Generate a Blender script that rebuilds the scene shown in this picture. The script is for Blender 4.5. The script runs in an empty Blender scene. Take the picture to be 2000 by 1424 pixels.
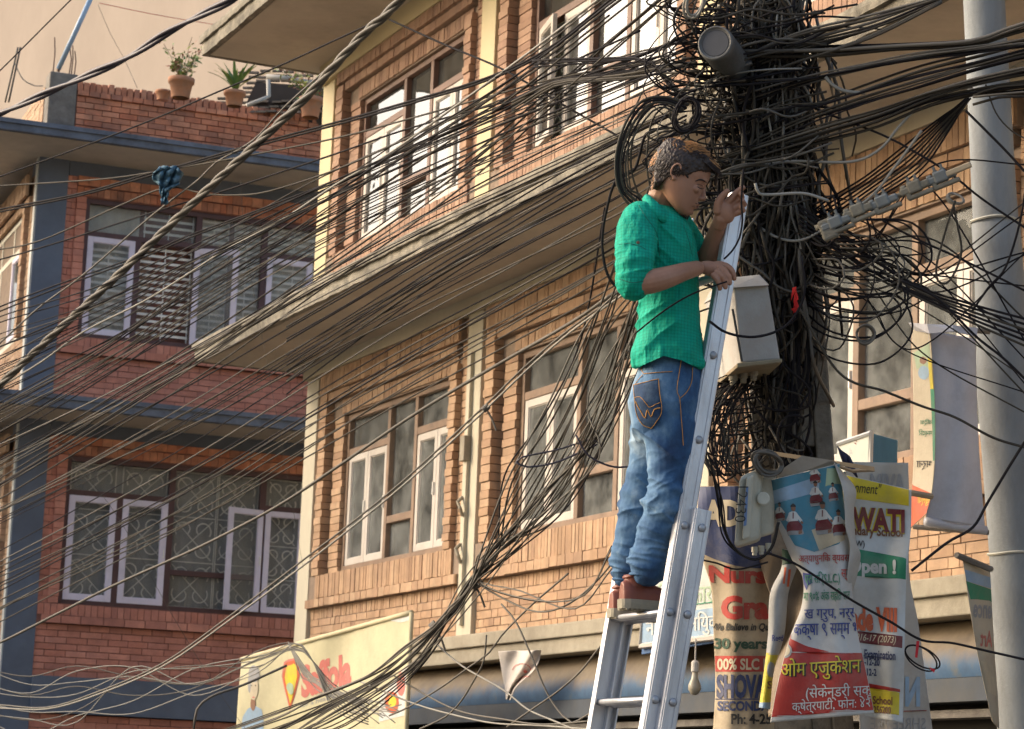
import bpy, bmesh, math, random
import numpy as np
from mathutils import Vector, Matrix, noise
R = math.radians
sc = bpy.context.scene
col = sc.collection
random.seed(7)
# ------------------------------------------------------------------ camera
FPX = 4800.0
PITCH, ROLL = R(10.35), R(2.247)
CAM = Vector((0, 0, 1.6))
cf = Vector((0, math.cos(PITCH), math.sin(PITCH)))
cu0 = Vector((0, -math.sin(PITCH), math.cos(PITCH)))
cr = Vector((1, 0, 0)) * math.cos(ROLL) + cu0 * math.sin(ROLL)
cu = cu0 * math.cos(ROLL) - Vector((1, 0, 0)) * math.sin(ROLL)
cd = bpy.data.cameras.new('camera')
cd.sensor_width = 36.0
cd.lens = 36.0 * FPX / 2000.0
cd.clip_end = 3000
cd.dof.use_dof = True; cd.dof.focus_distance = 9.0; cd.dof.aperture_fstop = 11.0
cam = bpy.data.objects.new('camera', cd)
col.objects.link(cam)
m = Matrix((cr, cu, -cf)).transposed().to_4x4()
m.translation = CAM
cam.matrix_world = m
sc.camera = cam
# ------------------------------------------------------------------ light
SUN_AZ, SUN_EL = R(-77), R(25)          # azimuth from +Y towards +X
w = bpy.data.worlds.new('World'); sc.world = w; w.use_nodes = True
nt = w.node_tree
bg = nt.nodes['Background']
sky = nt.nodes.new('ShaderNodeTexSky'); sky.sky_type = 'NISHITA'; sky.sun_disc = False
sky.sun_elevation = SUN_EL; sky.sun_rotation = SUN_AZ
sky.air_density = 1.0; sky.dust_density = 5.5; sky.ozone_density = 1.0
nt.links.new(sky.outputs[0], bg.inputs[0]); bg.inputs[1].default_value = 0.15
sd = bpy.data.lights.new('sun', 'SUN'); sd.energy = .4; sd.angle = R(25); sd.color = (1, .95, .88)
so = bpy.data.objects.new('sun', sd); col.objects.link(so)
sdir = Vector((math.sin(SUN_AZ) * math.cos(SUN_EL), math.cos(SUN_AZ) * math.cos(SUN_EL), math.sin(SUN_EL)))
so.rotation_euler = (-sdir).to_track_quat('-Z', 'Y').to_euler()
so.location = (-20, 5, 30)
sc.view_settings.view_transform = 'Standard'
sc.view_settings.look = 'None'
sc.view_settings.exposure = 1.27
sc.view_settings.gamma = 1
sc.cycles.use_denoising = True
sc.cycles.max_bounces = 8
sc.cycles.transparent_max_bounces = 12

# ------------------------------------------------------------------ helpers
def ray(x, y): return cf + cr * ((x - 1000) / FPX) - cu * ((y - 712) / FPX)
def at(x, y, d): return CAM + ray(x, y) * d

class Frame:                       # a vertical wall plane: u to the right, z up, off outwards
    def __init__(s, az, px, py, d, flip):
        a = R(az); o = at(px, py, d); s.o = Vector((o.x, o.y, 0))
        s.u = Vector((math.sin(a), math.cos(a), 0)) * flip; s.n = Vector((s.u.y, -s.u.x, 0))
    def __call__(s, u, z, off=0.0): return s.o + s.u * u + s.n * off + Vector((0, 0, z))
    def uz(s, x, y, off=0.0):
        r = ray(x, y); o = s.o + s.n * off; t = (o - CAM).dot(s.n) / r.dot(s.n); p = CAM + r * t
        return (p - o).dot(s.u), p.z
MF = Frame(-24.397, 650, 1000, 21, -1)      # main building, street front
LF = Frame(68.963, 160, 1000, 27, 1)        # corner building, front seen on the right

class MB:
    def __init__(s): s.v = []; s.f = []; s.mi = []; s.cur = 0
    def face(s, pts, mi=None):
        n = len(s.v); s.v += [tuple(p) for p in pts]; s.f.append(tuple(range(n, n + len(pts)))); s.mi.append(s.cur if mi is None else mi)
    def addm(s, vs, fs):
        n = len(s.v); s.v += [tuple(p) for p in vs]
        for f in fs: s.f.append(tuple(i + n for i in f)); s.mi.append(s.cur)
    def hexa(s, p):                # 8 points: 0-3 bottom ring, 4-7 top ring
        s.addm(p, [(0, 3, 2, 1), (4, 5, 6, 7), (0, 1, 5, 4), (1, 2, 6, 5), (2, 3, 7, 6), (3, 0, 4, 7)])
    def box(s, F, u0, u1, z0, z1, o0, o1):
        s.hexa([F(u0, z0, o1), F(u1, z0, o1), F(u1, z0, o0), F(u0, z0, o0), F(u0, z1, o1), F(u1, z1, o1), F(u1, z1, o0), F(u0, z1, o0)])
    def obox(s, c, ax, ay, az):    # centre and three half axes
        s.hexa([c - ax - ay - az, c + ax - ay - az, c + ax + ay - az, c - ax + ay - az, c - ax - ay + az, c + ax - ay + az, c + ax + ay + az, c - ax + ay + az])
    def tube(s, pts, r, n=6, caps=True, closed=False):
        pts = [Vector(p) for p in pts]; k = len(pts)
        rr = r if isinstance(r, (list, tuple)) else [r] * k
        base = len(s.v); nrm = None
        for i, p in enumerate(pts):
            a = pts[i - 1] if (i > 0 or closed) else p
            b = pts[(i + 1) % k] if (i < k - 1 or closed) else p
            t = (b - a)
            if t.length < 1e-9: t = Vector((0, 0, 1))
            t.normalize()
            if nrm is None:
                nrm = t.cross(Vector((0, 0, 1)) if abs(t.z) < .9 else Vector((1, 0, 0))).normalized()
            nrm = (nrm - t * nrm.dot(t))
            if nrm.length < 1e-6: nrm = t.orthogonal()
            nrm.normalize(); bi = t.cross(nrm)
            for j in range(n):
                a_ = 2 * math.pi * j / n
                s.v.append(tuple(p + (nrm * math.cos(a_) + bi * math.sin(a_)) * rr[i]))
        for i in range(k - 1 + (1 if closed else 0)):
            for j in range(n):
                a0 = base + i * n + j; a1 = base + i * n + (j + 1) % n; i2 = (i + 1) % k
                b0 = base + i2 * n + j; b1 = base + i2 * n + (j + 1) % n
                s.f.append((a0, a1, b1, b0)); s.mi.append(s.cur)
        if caps and not closed:
            s.f.append(tuple(base + j for j in range(n))[::-1]); s.mi.append(s.cur)
            s.f.append(tuple(base + (k - 1) * n + j for j in range(n))); s.mi.append(s.cur)
    def lathe(s, c, axis, prof, n=20, caps=True):   # prof: list of (dist along axis, radius)
        axis = Vector(axis).normalized(); e1 = axis.orthogonal().normalized(); e2 = axis.cross(e1); b = len(s.v); k = len(prof)
        for d, r in prof: s.v += [tuple(c + axis * d + (e1 * math.cos(2 * math.pi * j / n) + e2 * math.sin(2 * math.pi * j / n)) * r) for j in range(n)]
        for i in range(k - 1):
            for j in range(n): s.f.append((b + i * n + j, b + i * n + (j + 1) % n, b + (i + 1) * n + (j + 1) % n, b + (i + 1) * n + j)); s.mi.append(s.cur)
        if caps: s.f += [tuple(range(b, b + n))[::-1], tuple(range(b + (k - 1) * n, b + k * n))]; s.mi += [s.cur] * 2
    def grid(s, P):                # P[i][j] points
        n = len(s.v); a = len(P); b = len(P[0])
        for row in P: s.v += [tuple(p) for p in row]
        for i in range(a - 1):
            for j in range(b - 1):
                s.f.append((n + i * b + j, n + i * b + j + 1, n + (i + 1) * b + j + 1, n + (i + 1) * b + j)); s.mi.append(s.cur)
    def build(s, name, mats, parent=None, smooth=False, bevel=0):
        me = bpy.data.meshes.new(name); me.from_pydata(s.v, [], s.f)
        if not isinstance(mats, (list, tuple)): mats = [mats]
        for q in mats: me.materials.append(q)
        if len(mats) > 1: me.polygons.foreach_set('material_index', s.mi)
        if smooth: me.polygons.foreach_set('use_smooth', [True] * len(s.f))
        me.update()
        o = bpy.data.objects.new(name, me); col.objects.link(o)
        if bevel:
            b = o.modifiers.new('b', 'BEVEL'); b.width = bevel; b.segments = 2; b.limit_method = 'ANGLE'
        if parent is not None: par(o, parent)
        return o
def root_of(o):
    L = Vector((0, 0, 0))
    while o is not None: L = L + o.location; o = o.parent
    return L
def par(o, parent):
    o.parent = parent
    if parent.type == 'EMPTY' or parent.parent or parent.location.length > 0:
        e = parent
        while e.parent: e = e.parent
        if parent.type == 'EMPTY': o.matrix_parent_inverse = Matrix.Translation(-e.location)
def tag(o, label, cat, group=None, kind=None):
    if label: o['label'] = label
    if cat: o['category'] = cat
    if group: o['group'] = group
    if kind: o['kind'] = kind
    return o
def thing(name, loc, label, cat, group=None):
    o = bpy.data.objects.new(name, None); col.objects.link(o); o.location = loc; o.empty_display_size = .2
    return tag(o, label, cat, group)
def struct(o): o['kind'] = 'structure'; return o

# ------------------------------------------------------------------ materials
def nd(t, typ, **kw):
    n = t.nodes.new(typ)
    for k, v in kw.items(): setattr(n, k, v)
    return n
def ramp(t, fac, stops):
    r = nd(t, 'ShaderNodeValToRGB'); e = r.color_ramp.elements
    while len(e) < len(stops): e.new(.5)
    for i, (p, c) in enumerate(stops):
        e[i].position = p; e[i].color = (c[0], c[1], c[2], 1) if isinstance(c, (tuple, list)) else (c, c, c, 1)
    t.links.new(fac, r.inputs[0]); return r.outputs[0]
def noise_(t, scale, detail=6, rough=.6, stretch=None, seed=0):
    tc = nd(t, 'ShaderNodeTexCoord'); mp = nd(t, 'ShaderNodeMapping')
    t.links.new(tc.outputs['Object'], mp.inputs[0])
    mp.inputs['Location'].default_value = (seed, seed * .7, 0)
    if stretch: mp.inputs['Scale'].default_value = stretch
    n = nd(t, 'ShaderNodeTexNoise'); n.inputs['Scale'].default_value = scale; n.inputs['Detail'].default_value = detail; n.inputs['Roughness'].default_value = rough
    t.links.new(mp.outputs[0], n.inputs[0]); return n.outputs['Fac']
def mix(t, fac, a, b, mode='MIX'):
    x = nd(t, 'ShaderNodeMix', data_type='RGBA', blend_type=mode)
    for sock, v in ((x.inputs[0], fac), (x.inputs[6], a), (x.inputs[7], b)):
        if isinstance(v, (int, float)): sock.default_value = v
        elif isinstance(v, (tuple, list)): sock.default_value = (v[0], v[1], v[2], 1)
        else: t.links.new(v, sock)
    return x.outputs[2]
MC = {}
def mat(name, c, rough=.7, var=.12, scale=6, dirt=None, dirt_scale=2.0, dirt_amt=.5, bump=.0, bscale=60, metal=0, stretch=None, island=None, spec=.4, trans=0, sheen=0):
    if name in MC: return MC[name]
    M_ = bpy.data.materials.new(name); M_.use_nodes = True; t = M_.node_tree; b = t.nodes['Principled BSDF']
    out = None
    lo = tuple(max(0, v * (1 - var)) for v in c); hi = tuple(min(1, v * (1 + var)) for v in c)
    out = ramp(t, noise_(t, scale, 7, .65, stretch), [(.3, lo), (.7, hi)])
    if island:
        g = nd(t, 'ShaderNodeNewGeometry')
        ic = ramp(t, g.outputs['Random Per Island'], [(i / max(1, len(island) - 1), x) for i, x in enumerate(island)])
        out = mix(t, 1.0, ic, ramp(t, noise_(t, scale, 7, .65), [(.3, 1 - var), (.7, 1 + var)]), 'MULTIPLY')
    if dirt:
        f = ramp(t, noise_(t, dirt_scale, 9, .7, stretch, 3), [(.45, 0.0), (.7, dirt_amt)])
        out = mix(t, f, out, dirt)
    t.links.new(out, b.inputs['Base Color'])
    b.inputs['Roughness'].default_value = rough; b.inputs['Metallic'].default_value = metal
    b.inputs['Specular IOR Level'].default_value = spec
    if trans: b.inputs['Transmission Weight'].default_value = trans
    if sheen: b.inputs['Sheen Weight'].default_value = sheen
    if bump:
        bn = nd(t, 'ShaderNodeBump'); bn.inputs['Strength'].default_value = bump; bn.inputs['Distance'].default_value = .01
        t.links.new(noise_(t, bscale, 8, .7, None, 5), bn.inputs['Height']); t.links.new(bn.outputs[0], b.inputs['Normal'])
    MC[name] = M_; return M_
brick_tan = mat('brick_tan', (.5, .3, .17), .85, .18, 9, (.24, .16, .11), 1.6, .5, .5, 90, island=[(.43, .275, .165), (.49, .325, .20), (.38, .235, .135), (.46, .29, .175), (.33, .20, .12)])
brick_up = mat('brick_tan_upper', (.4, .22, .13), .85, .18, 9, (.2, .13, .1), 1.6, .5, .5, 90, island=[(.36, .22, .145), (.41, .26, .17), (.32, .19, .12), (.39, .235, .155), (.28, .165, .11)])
brick_red = mat('brick_red', (.3, .1, .07), .85, .15, 9, (.16, .06, .05), 1.2, .4, .5, 90, island=[(.56, .225, .155), (.61, .265, .185), (.50, .195, .13), (.58, .24, .165), (.44, .185, .135)])
brick_org = mat('brick_orange', (.4, .13, .06), .85, .2, 9, (.14, .08, .06), 2.5, .7, .6, 90, island=[(.58, .215, .115), (.64, .29, .17), (.50, .17, .09), (.60, .24, .13), (.34, .15, .10)])
mortar = mat('mortar', (.25, .185, .135), .95, .2, 12, bump=.3)
mortar_red = mat('mortar_red', (.22, .10, .075), .95, .2, 12, bump=.3)
yel = mat('cream_paint', (.52, .47, .35), .7, .06, 2.5, (.36, .30, .2), 2.2, .45, .15, 40, stretch=(1, 1, .3))
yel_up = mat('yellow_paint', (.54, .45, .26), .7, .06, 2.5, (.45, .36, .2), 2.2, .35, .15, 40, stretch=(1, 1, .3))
under = mat('plaster_soffit', (.52, .45, .355), .85, .08, 1.5, (.26, .22, .17), .9, .6, .15, 30)
conc = mat('weathered_concrete', (.27, .24, .185), .92, .3, 14, (.045, .04, .03), 3.2, .95, .9, 45)
conc_l = mat('pale_concrete', (.34, .30, .225), .9, .15, 9, (.16, .13, .09), 2.0, .6, .5, 45)
conc_d = mat('dark_concrete', (.2, .18, .155), .92, .25, 9, (.06, .05, .045), 2.4, .7, .8, 45)
slate = mat('slate_blue_paint', (.115, .135, .175), .65, .12, 3, (.06, .065, .08), 1.5, .4, .15, 40)
slate_edge = mat('slate_blue_edge', (.13, .15, .19), .7, .2, 5, (.05, .05, .055), 4, .8, .5, 50)
wood = mat('brown_window_wood', (.17, .09, .06), .55, .25, 5, (.08, .05, .04), 3, .4, .2, 60, stretch=(1, 1, .2))
wood_w = mat('weathered_window_wood', (.24, .155, .10), .6, .25, 5, (.10, .07, .05), 3, .5, .2, 60)
wood_d = mat('maroon_window_wood', (.085, .04, .04), .5, .2, 5, bump=.1)
white = mat('white_casement_paint', (.54, .49, .43), .5, .06, 4, (.38, .32, .26), 3.0, .5, .1, 50)
lilac = mat('pale_lilac_paint', (.72, .65, .74), .5, .05, 4, (.40, .36, .38), 3.0, .3, .1, 50)
darkroom = mat('dark_interior', (.02, .018, .015), .9, .1)
grille_m = mat('pale_iron_grille', (.80, .77, .70), .5, .1)
def glass_mat(name, ior, tint=(.75, .8, .78), rough=.015, dust=.12):
    M_ = bpy.data.materials.new(name); M_.use_nodes = True; t = M_.node_tree; t.nodes.clear()
    o = nd(t, 'ShaderNodeOutputMaterial'); tr = nd(t, 'ShaderNodeBsdfTransparent'); gl = nd(t, 'ShaderNodeBsdfGlossy'); df = nd(t, 'ShaderNodeBsdfDiffuse')
    tr.inputs[0].default_value = (*tint, 1); gl.inputs['Roughness'].default_value = rough; df.inputs[0].default_value = (.46, .47, .44, 1)
    fr = nd(t, 'ShaderNodeFresnel'); fr.inputs[0].default_value = ior
    n = noise_(t, 1.3, 4, .6); bn = nd(t, 'ShaderNodeBump'); bn.inputs['Strength'].default_value = .05; bn.inputs['Distance'].default_value = .05; t.links.new(n, bn.inputs['Height']); t.links.new(bn.outputs[0], gl.inputs['Normal'])
    m1 = nd(t, 'ShaderNodeMixShader'); m2 = nd(t, 'ShaderNodeMixShader')
    dn = ramp(t, noise_(t, 4, 8, .7, None, 2), [(.35, dust * .4), (.75, dust * 2)])
    t.links.new(dn, m1.inputs[0]); t.links.new(tr.outputs[0], m1.inputs[1]); t.links.new(df.outputs[0], m1.inputs[2])
    t.links.new(fr.outputs[0], m2.inputs[0]); t.links.new(m1.outputs[0], m2.inputs[1]); t.links.new(gl.outputs[0], m2.inputs[2])
    t.links.new(m2.outputs[0], o.inputs[0]); MC[name] = M_; return M_
glass = glass_mat('window_glass', 3.2)
glass_l = glass_mat('dust_haze_window_glass', 1.22, (.95, .97, .95), dust=.24)  # dust raised to a grey haze that brightens the lower panes
glass_b = glass_mat('clear_window_glass', 1.2, (.97, .97, .97), dust=.09)
def curtain_mat(name, c1, c2, kind):
    M_ = bpy.data.materials.new(name); M_.use_nodes = True; t = M_.node_tree; b = t.nodes['Principled BSDF']; b.inputs['Roughness'].default_value = .9
    tc = nd(t, 'ShaderNodeTexCoord'); mp = nd(t, 'ShaderNodeMapping'); t.links.new(tc.outputs['Object'], mp.inputs[0])
    if kind == 'louver': mp.inputs['Rotation'].default_value = (0, R(90), 0)
    wv = nd(t, 'ShaderNodeTexWave'); wv.wave_type = 'BANDS'; wv.bands_direction = 'Z'
    wv.inputs['Scale'].default_value = 1.5 if kind == 'louver' else 1.1
    mp.inputs['Rotation'].default_value = (0, 0, 0)
    wv.inputs['Distortion'].default_value = .3 if kind == 'louver' else 2.5; wv.inputs['Detail'].default_value = 2
    t.links.new(mp.outputs[0], wv.inputs[0])
    base = ramp(t, noise_(t, 3, 6, .6), [(.3, c1), (.7, tuple(v * .75 for v in c1))])
    f = ramp(t, wv.outputs['Fac'], [(.80, 0.0), (.93, .8)])
    t.links.new(mix(t, f, base, c2), b.inputs['Base Color']); MC[name] = M_; return M_
curtain = curtain_mat('sheer_curtain', (.50, .51, .45), (.85, .83, .74), 'wave')
curtain_pl = mat('plain_curtain', (.50, .48, .42), .9, .15, 2, stretch=(3, 3, .3))

# ------------------------------------------------------------------ brick fields
def jit(a): return random.uniform(-a, a)
def bricks(mb, F, u0, u1, z0, z1, off, course=.056, blen=.115, gap=.0065, vertical=False, proud=.008, rough=.003, pattern=None):
    """brick boxes in a rectangle of a wall, standing proud of 'off'"""
    if vertical:                       # soldier course: bricks on end, 'blen' wide
        u = u0
        while u < u1 - .01:
            w_ = min(blen * random.uniform(.9, 1.1), u1 - u)
            mb.box(F, u + gap / 2, u + w_ - gap / 2, z0 + gap / 2 + jit(rough), z1 - gap / 2 + jit(rough), off - .03, off + proud + jit(rough)); u += w_
        return
    k = max(1, round((z1 - z0) / course)); ch = (z1 - z0) / k
    for i in range(k):
        z = z0 + i * ch; u = u0; first = True
        while u < u1 - .004:
            bl = blen * (2 if random.random() < (.35 if pattern == 'mixed' else 0) else 1)
            w_ = bl * random.uniform(.93, 1.07)
            if first: w_ *= (.5 if i % 2 else 1.0); first = False
            w_ = min(w_, u1 - u)
            if u1 - (u + w_) < .03: w_ = u1 - u
            mb.box(F, u + gap / 2, u + w_ - gap / 2, z + gap / 2 + jit(.0015), z + ch - gap / 2 + jit(.0015), off - .03, off + proud + jit(rough)); u += w_
def toothed(mb, F, u0, u1, z0, z1, off, depth=.12, course=.062):
    """a column of bricks whose ends stick out unevenly"""
    k = max(1, round((z1 - z0) / course)); ch = (z1 - z0) / k
    for i in range(k):
        z = z0 + i * ch; a = .006 if i % 2 else 0
        mb.box(F, u0 + jit(.003), u1 + jit(.003), z + .0028, z + ch - .0028, off - depth, off + a + jit(.004))
# ================================================================== MAIN BUILDING
ground = MB(); ground.grid([[Vector((x, y, 0)) for x in (-400, 400)] for y in (-200, 600)])
struct(ground.build('ground', mat('dusty_ground', (.2, .17, .13), .95, .2, .5)))
road = MB(); road.grid([[Vector((x, y, .004)) for x in (-9.5, 2.2)] for y in (-60, 22.0)])
struct(road.build('road', mat('asphalt', (.05, .05, .05), .9, .2, 1)))

main = thing('brick_building', MF(4, 0, 0), 'tan brick building with cream pilasters, concrete floor ledges and long multi-pane windows', 'building')
U_END = 13.6
core = MB()
core.box(MF, -.66, U_END, 0, 8.22, -8, -.26)
core.build('wall', mortar, main)
BAY = [(-.40, 2.86), (3.13, 6.37), (6.64, 9.88), (10.15, 13.39)]
PIL = [(-.69, -.40), (2.86, 3.13), (6.37, 6.64), (9.88, 10.15), (13.39, 13.6)]
WW = 2.43
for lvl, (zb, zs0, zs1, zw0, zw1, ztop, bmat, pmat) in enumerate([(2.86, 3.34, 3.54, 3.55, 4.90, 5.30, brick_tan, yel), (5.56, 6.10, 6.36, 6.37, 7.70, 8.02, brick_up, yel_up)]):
    br = MB(); mo = MB()
    for (a, b) in BAY:
        w0 = a + .53; w1 = w0 + WW
        # wall below the sill: plain stretcher work
        mo.box(MF, a, b, zb, zs0, -.26, .0)
        bricks(br, MF, a, b, zb, zs0 - .17, 0, .067, .10, pattern='mixed')
        bricks(br, MF, a, b, zs0 - .17, zs0 - .075, 0, blen=.046, vertical=True)
        bricks(br, MF, a, b, zs0 - .075, zs0, .055, blen=.12, vertical=True, proud=.012)
        mo.box(MF, a, b, zs0 - .075, zs0, 0, .05)
        # sill: soldiers
        mo.box(MF, a, b, zs0, zs1, -.26, .035)
        bricks(br, MF, a + .2, b - .12, zs0, zs1, .04, blen=.052, vertical=True, proud=.014)
        bricks(br, MF, a, a + .2, zs0, zs1, .02, blen=.052, vertical=True); bricks(br, MF, b - .12, b, zs0, zs1, .02, blen=.052, vertical=True)
        # jambs: two toothed steps on either side
        mo.box(MF, a, a + .17, zs1, ztop, -.26, -.005)
        bricks(br, MF, a, a + .10, zs1, ztop, 0, .062, .12)
        toothed(br, MF, a + .10, a + .26, zs1, ztop - .12, .055, .3)
        toothed(br, MF, a + .31, w0, zs1, zw1, -.015, .23)
        mo.box(MF, a + .26, a + .312, zs1, ztop, -.26, -.06)
        toothed(br, MF, w1, w1 + .13, zs1, zw1 + .06, .055, .3)
        bricks(br, MF, w1 + .13, b, zs1, ztop, 0, .062, .10)
        mo.box(MF, w1 + .13, b, zs1, ztop, -.26, -.005)
        # lintel: two projecting soldier rows
        mo.box(MF, a + .10, b - .10, zw1, ztop, -.26, -.02)
        bricks(br, MF, w0 - .05, w1 + .02, zw1 + .01, zw1 + .14, -.02, blen=.055, vertical=True, proud=.014)
        mo.box(MF, a + .26, w1 + .10, zw1 + .14, zw1 + .22, -.26, .03)
        bricks(br, MF, a + .26, w1 + .10, zw1 + .14, zw1 + .22, .035, .075, .13)
        bricks(br, MF, a + .12, b - .12, zw1 + .22, ztop, .06, blen=.055, vertical=True, proud=.014)
        mo.box(MF, a + .12, b - .12, zw1 + .22, ztop, -.26, .05)
    mo.build('mortar', mortar, main)
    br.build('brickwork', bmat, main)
    for (a, b) in PIL:
        q = MB(); q.box(MF, a, b, zb, ztop + .12, -.26, .045); o = q.build('pilaster', pmat, main, bevel=.006)
    # beam under the slab
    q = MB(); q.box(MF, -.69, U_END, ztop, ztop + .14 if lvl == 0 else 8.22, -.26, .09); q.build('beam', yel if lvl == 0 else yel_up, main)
q = MB(); q.box(MF, -.66, U_END, 5.30, 5.6, -.26, .02); q.build('wall', yel, main)
# left end wall in cream paint
q = MB(); q.box(MF, -.695, -.66, 0, 8.22, -8, -.02); q.build('end_wall', yel, main)
# floor slab with a stepped, weathered edge
def slab(u0, u1, o1, zb, zt, name='floor_slab'):
    q = MB(); q.box(MF, u0, u1, zb + .01, zt, -8.2, o1 - .005)
    s_ = q.build(name, conc_l, main)
    q = MB(); q.box(MF, u0 + .05, u1, zb, zb + .008, -8.1, o1 - .06); q.build('soffit', under, s_)
    # lumpy edge
    for (za, zc, ex) in ((zb - .004, zb + (zt - zb) * .62, 0.0), (zb + (zt - zb) * .62, zt + .004, .028)):
        q = MB(); nU = int((u1 - u0) / .05); rows = []
        for i in range(nU + 1):
            u = u0 + (u1 - u0) * i / nU; a = noise.noise(Vector((u * 6, za * 9, 1))) * .012; b_ = noise.noise(Vector((u * 11, za * 7, 5))) * .008
            rows.append([MF(u, za + b_, o1 - .05), MF(u, za + b_, o1 + ex + a), MF(u, (za + zc) / 2, o1 + ex + a * .6 + .004), MF(u, zc + b_ * .5, o1 + ex + a), MF(u, zc + b_ * .5, o1 - .1)])
        q.grid(rows); q.face([rows[0][i] for i in range(5)]); q.build('slab_edge', conc, s_)
        q = MB(); q.box(MF, u0 - ex - .003, u0 + .04, za, zc, -8.2, o1 + ex); q.build('slab_end', conc, s_)
    return s_
slab(-1.0, U_END + .6, 1.0, 5.42, 5.575)
slab(-.93, U_END + .6, 1.13, 8.20, 8.38, 'roof_slab')
# ledge over the shops
q = MB(); q.box(MF, -.69, U_END, 2.765, 2.86, -.3, .16); q.box(MF, -.69, U_END, 2.66, 2.765, -.3, .13); q.build('ledge', conc_l, main, bevel=.008)
# ---- windows
def ring(mb, F, u0, u1, z0, z1, t, o0, o1, tb=None):
    tb = t if tb is None else tb
    mb.box(F, u0, u0 + t, z0, z1, o0, o1); mb.box(F, u1 - t, u1, z0, z1, o0, o1)
    mb.box(F, u0 + t, u1 - t, z0, z0 + tb, o0, o1); mb.box(F, u0 + t, u1 - t, z1 - t, z1, o0, o1)
class Rot:                         # a frame swung about a vertical hinge line
    def __init__(s, F, uh, oh, ang):
        s.F = F; s.uh = uh; s.oh = oh; s.c = math.cos(ang); s.s = math.sin(ang)
    def __call__(s, u, z, off=0):
        du = u - s.uh; do = off - s.oh
        return s.F(s.uh + du * s.c - do * s.s, z, s.oh + du * s.s + do * s.c)
def casement(F, u0, u1, z0, z1, o, parent, m_, gm, t=.055, name='casement'):
    q = MB(); ring(q, F, u0, u1, z0, z1, t, o, o + .035); ring(q, F, u0 + t - .004, u1 - t + .004, z0 + t - .004, z1 - t + .004, .012, o + .006, o + .026)
    c = q.build(name, m_, parent, bevel=.003)
    g = MB(); g.box(F, u0 + t, u1 - t, z0 + t, z1 - t, o + .013, o + .017); g.build('pane', gm, parent)
    h = MB(); h.box(F, u1 - .03, u1 - .018, (z0 + z1) / 2 - .05, (z0 + z1) / 2 + .05, o + .035, o + .05); h.build('handle', grille_m, parent)
    return c
def scroll(mb, F, cu_, cz, r, o, th=.0075):
    for sx, sz in ((-1, -1), (1, -1), (1, 1), (-1, 1)):
        pts = []
        for k in range(13):
            a = -.6 + k / 12 * 4.4
            rr = r * .5 * (1 - .035 * k)
            pts.append(F(cu_ + sx * (r * .5 + rr * math.cos(a) * .95 - r * .02), cz + sz * (r * .5 + rr * math.sin(a) * .95), o))
        mb.tube(pts, th, 4)
    mb.tube([F(cu_ - r, cz - r, o), F(cu_ + r, cz + r, o)], th * .8, 4); mb.tube([F(cu_ - r, cz + r, o), F(cu_ + r, cz - r, o)], th * .8, 4)
def grille(F, u0, u1, z0, z1, o, parent, kind='scroll', mt=grille_m):
    q = MB()
    if kind == 'bars':
        n = int((z1 - z0) / .075)
        for i in range(1, n): z = z0 + (z1 - z0) * i / n; q.box(F, u0, u1, z - .014, z + .014, o, o + .006)
        for f_ in (0.02, .5, .98): u = u0 + (u1 - u0) * f_; q.box(F, u - .006, u + .006, z0, z1, o + .006, o + .012)
    else:
        w_ = (u1 - u0); nx = max(1, round(w_ / .36)); cw = w_ / nx; nz = max(1, round((z1 - z0) / cw)); ch = (z1 - z0) / nz
        for i in range(nx):
            for j in range(nz): scroll(q, F, u0 + cw * (i + .5), z0 + ch * (j + .5), min(cw, ch) * .44, o)
        for i in range(nx + 1): q.tube([F(u0 + cw * i, z0, o), F(u0 + cw * i, z1, o)], .006, 4)
        for j in range(nz + 1): q.tube([F(u0, z0 + ch * j, o), F(u1, z0 + ch * j, o)], .006, 4)
    return q.build('grille', mt, parent)
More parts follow.
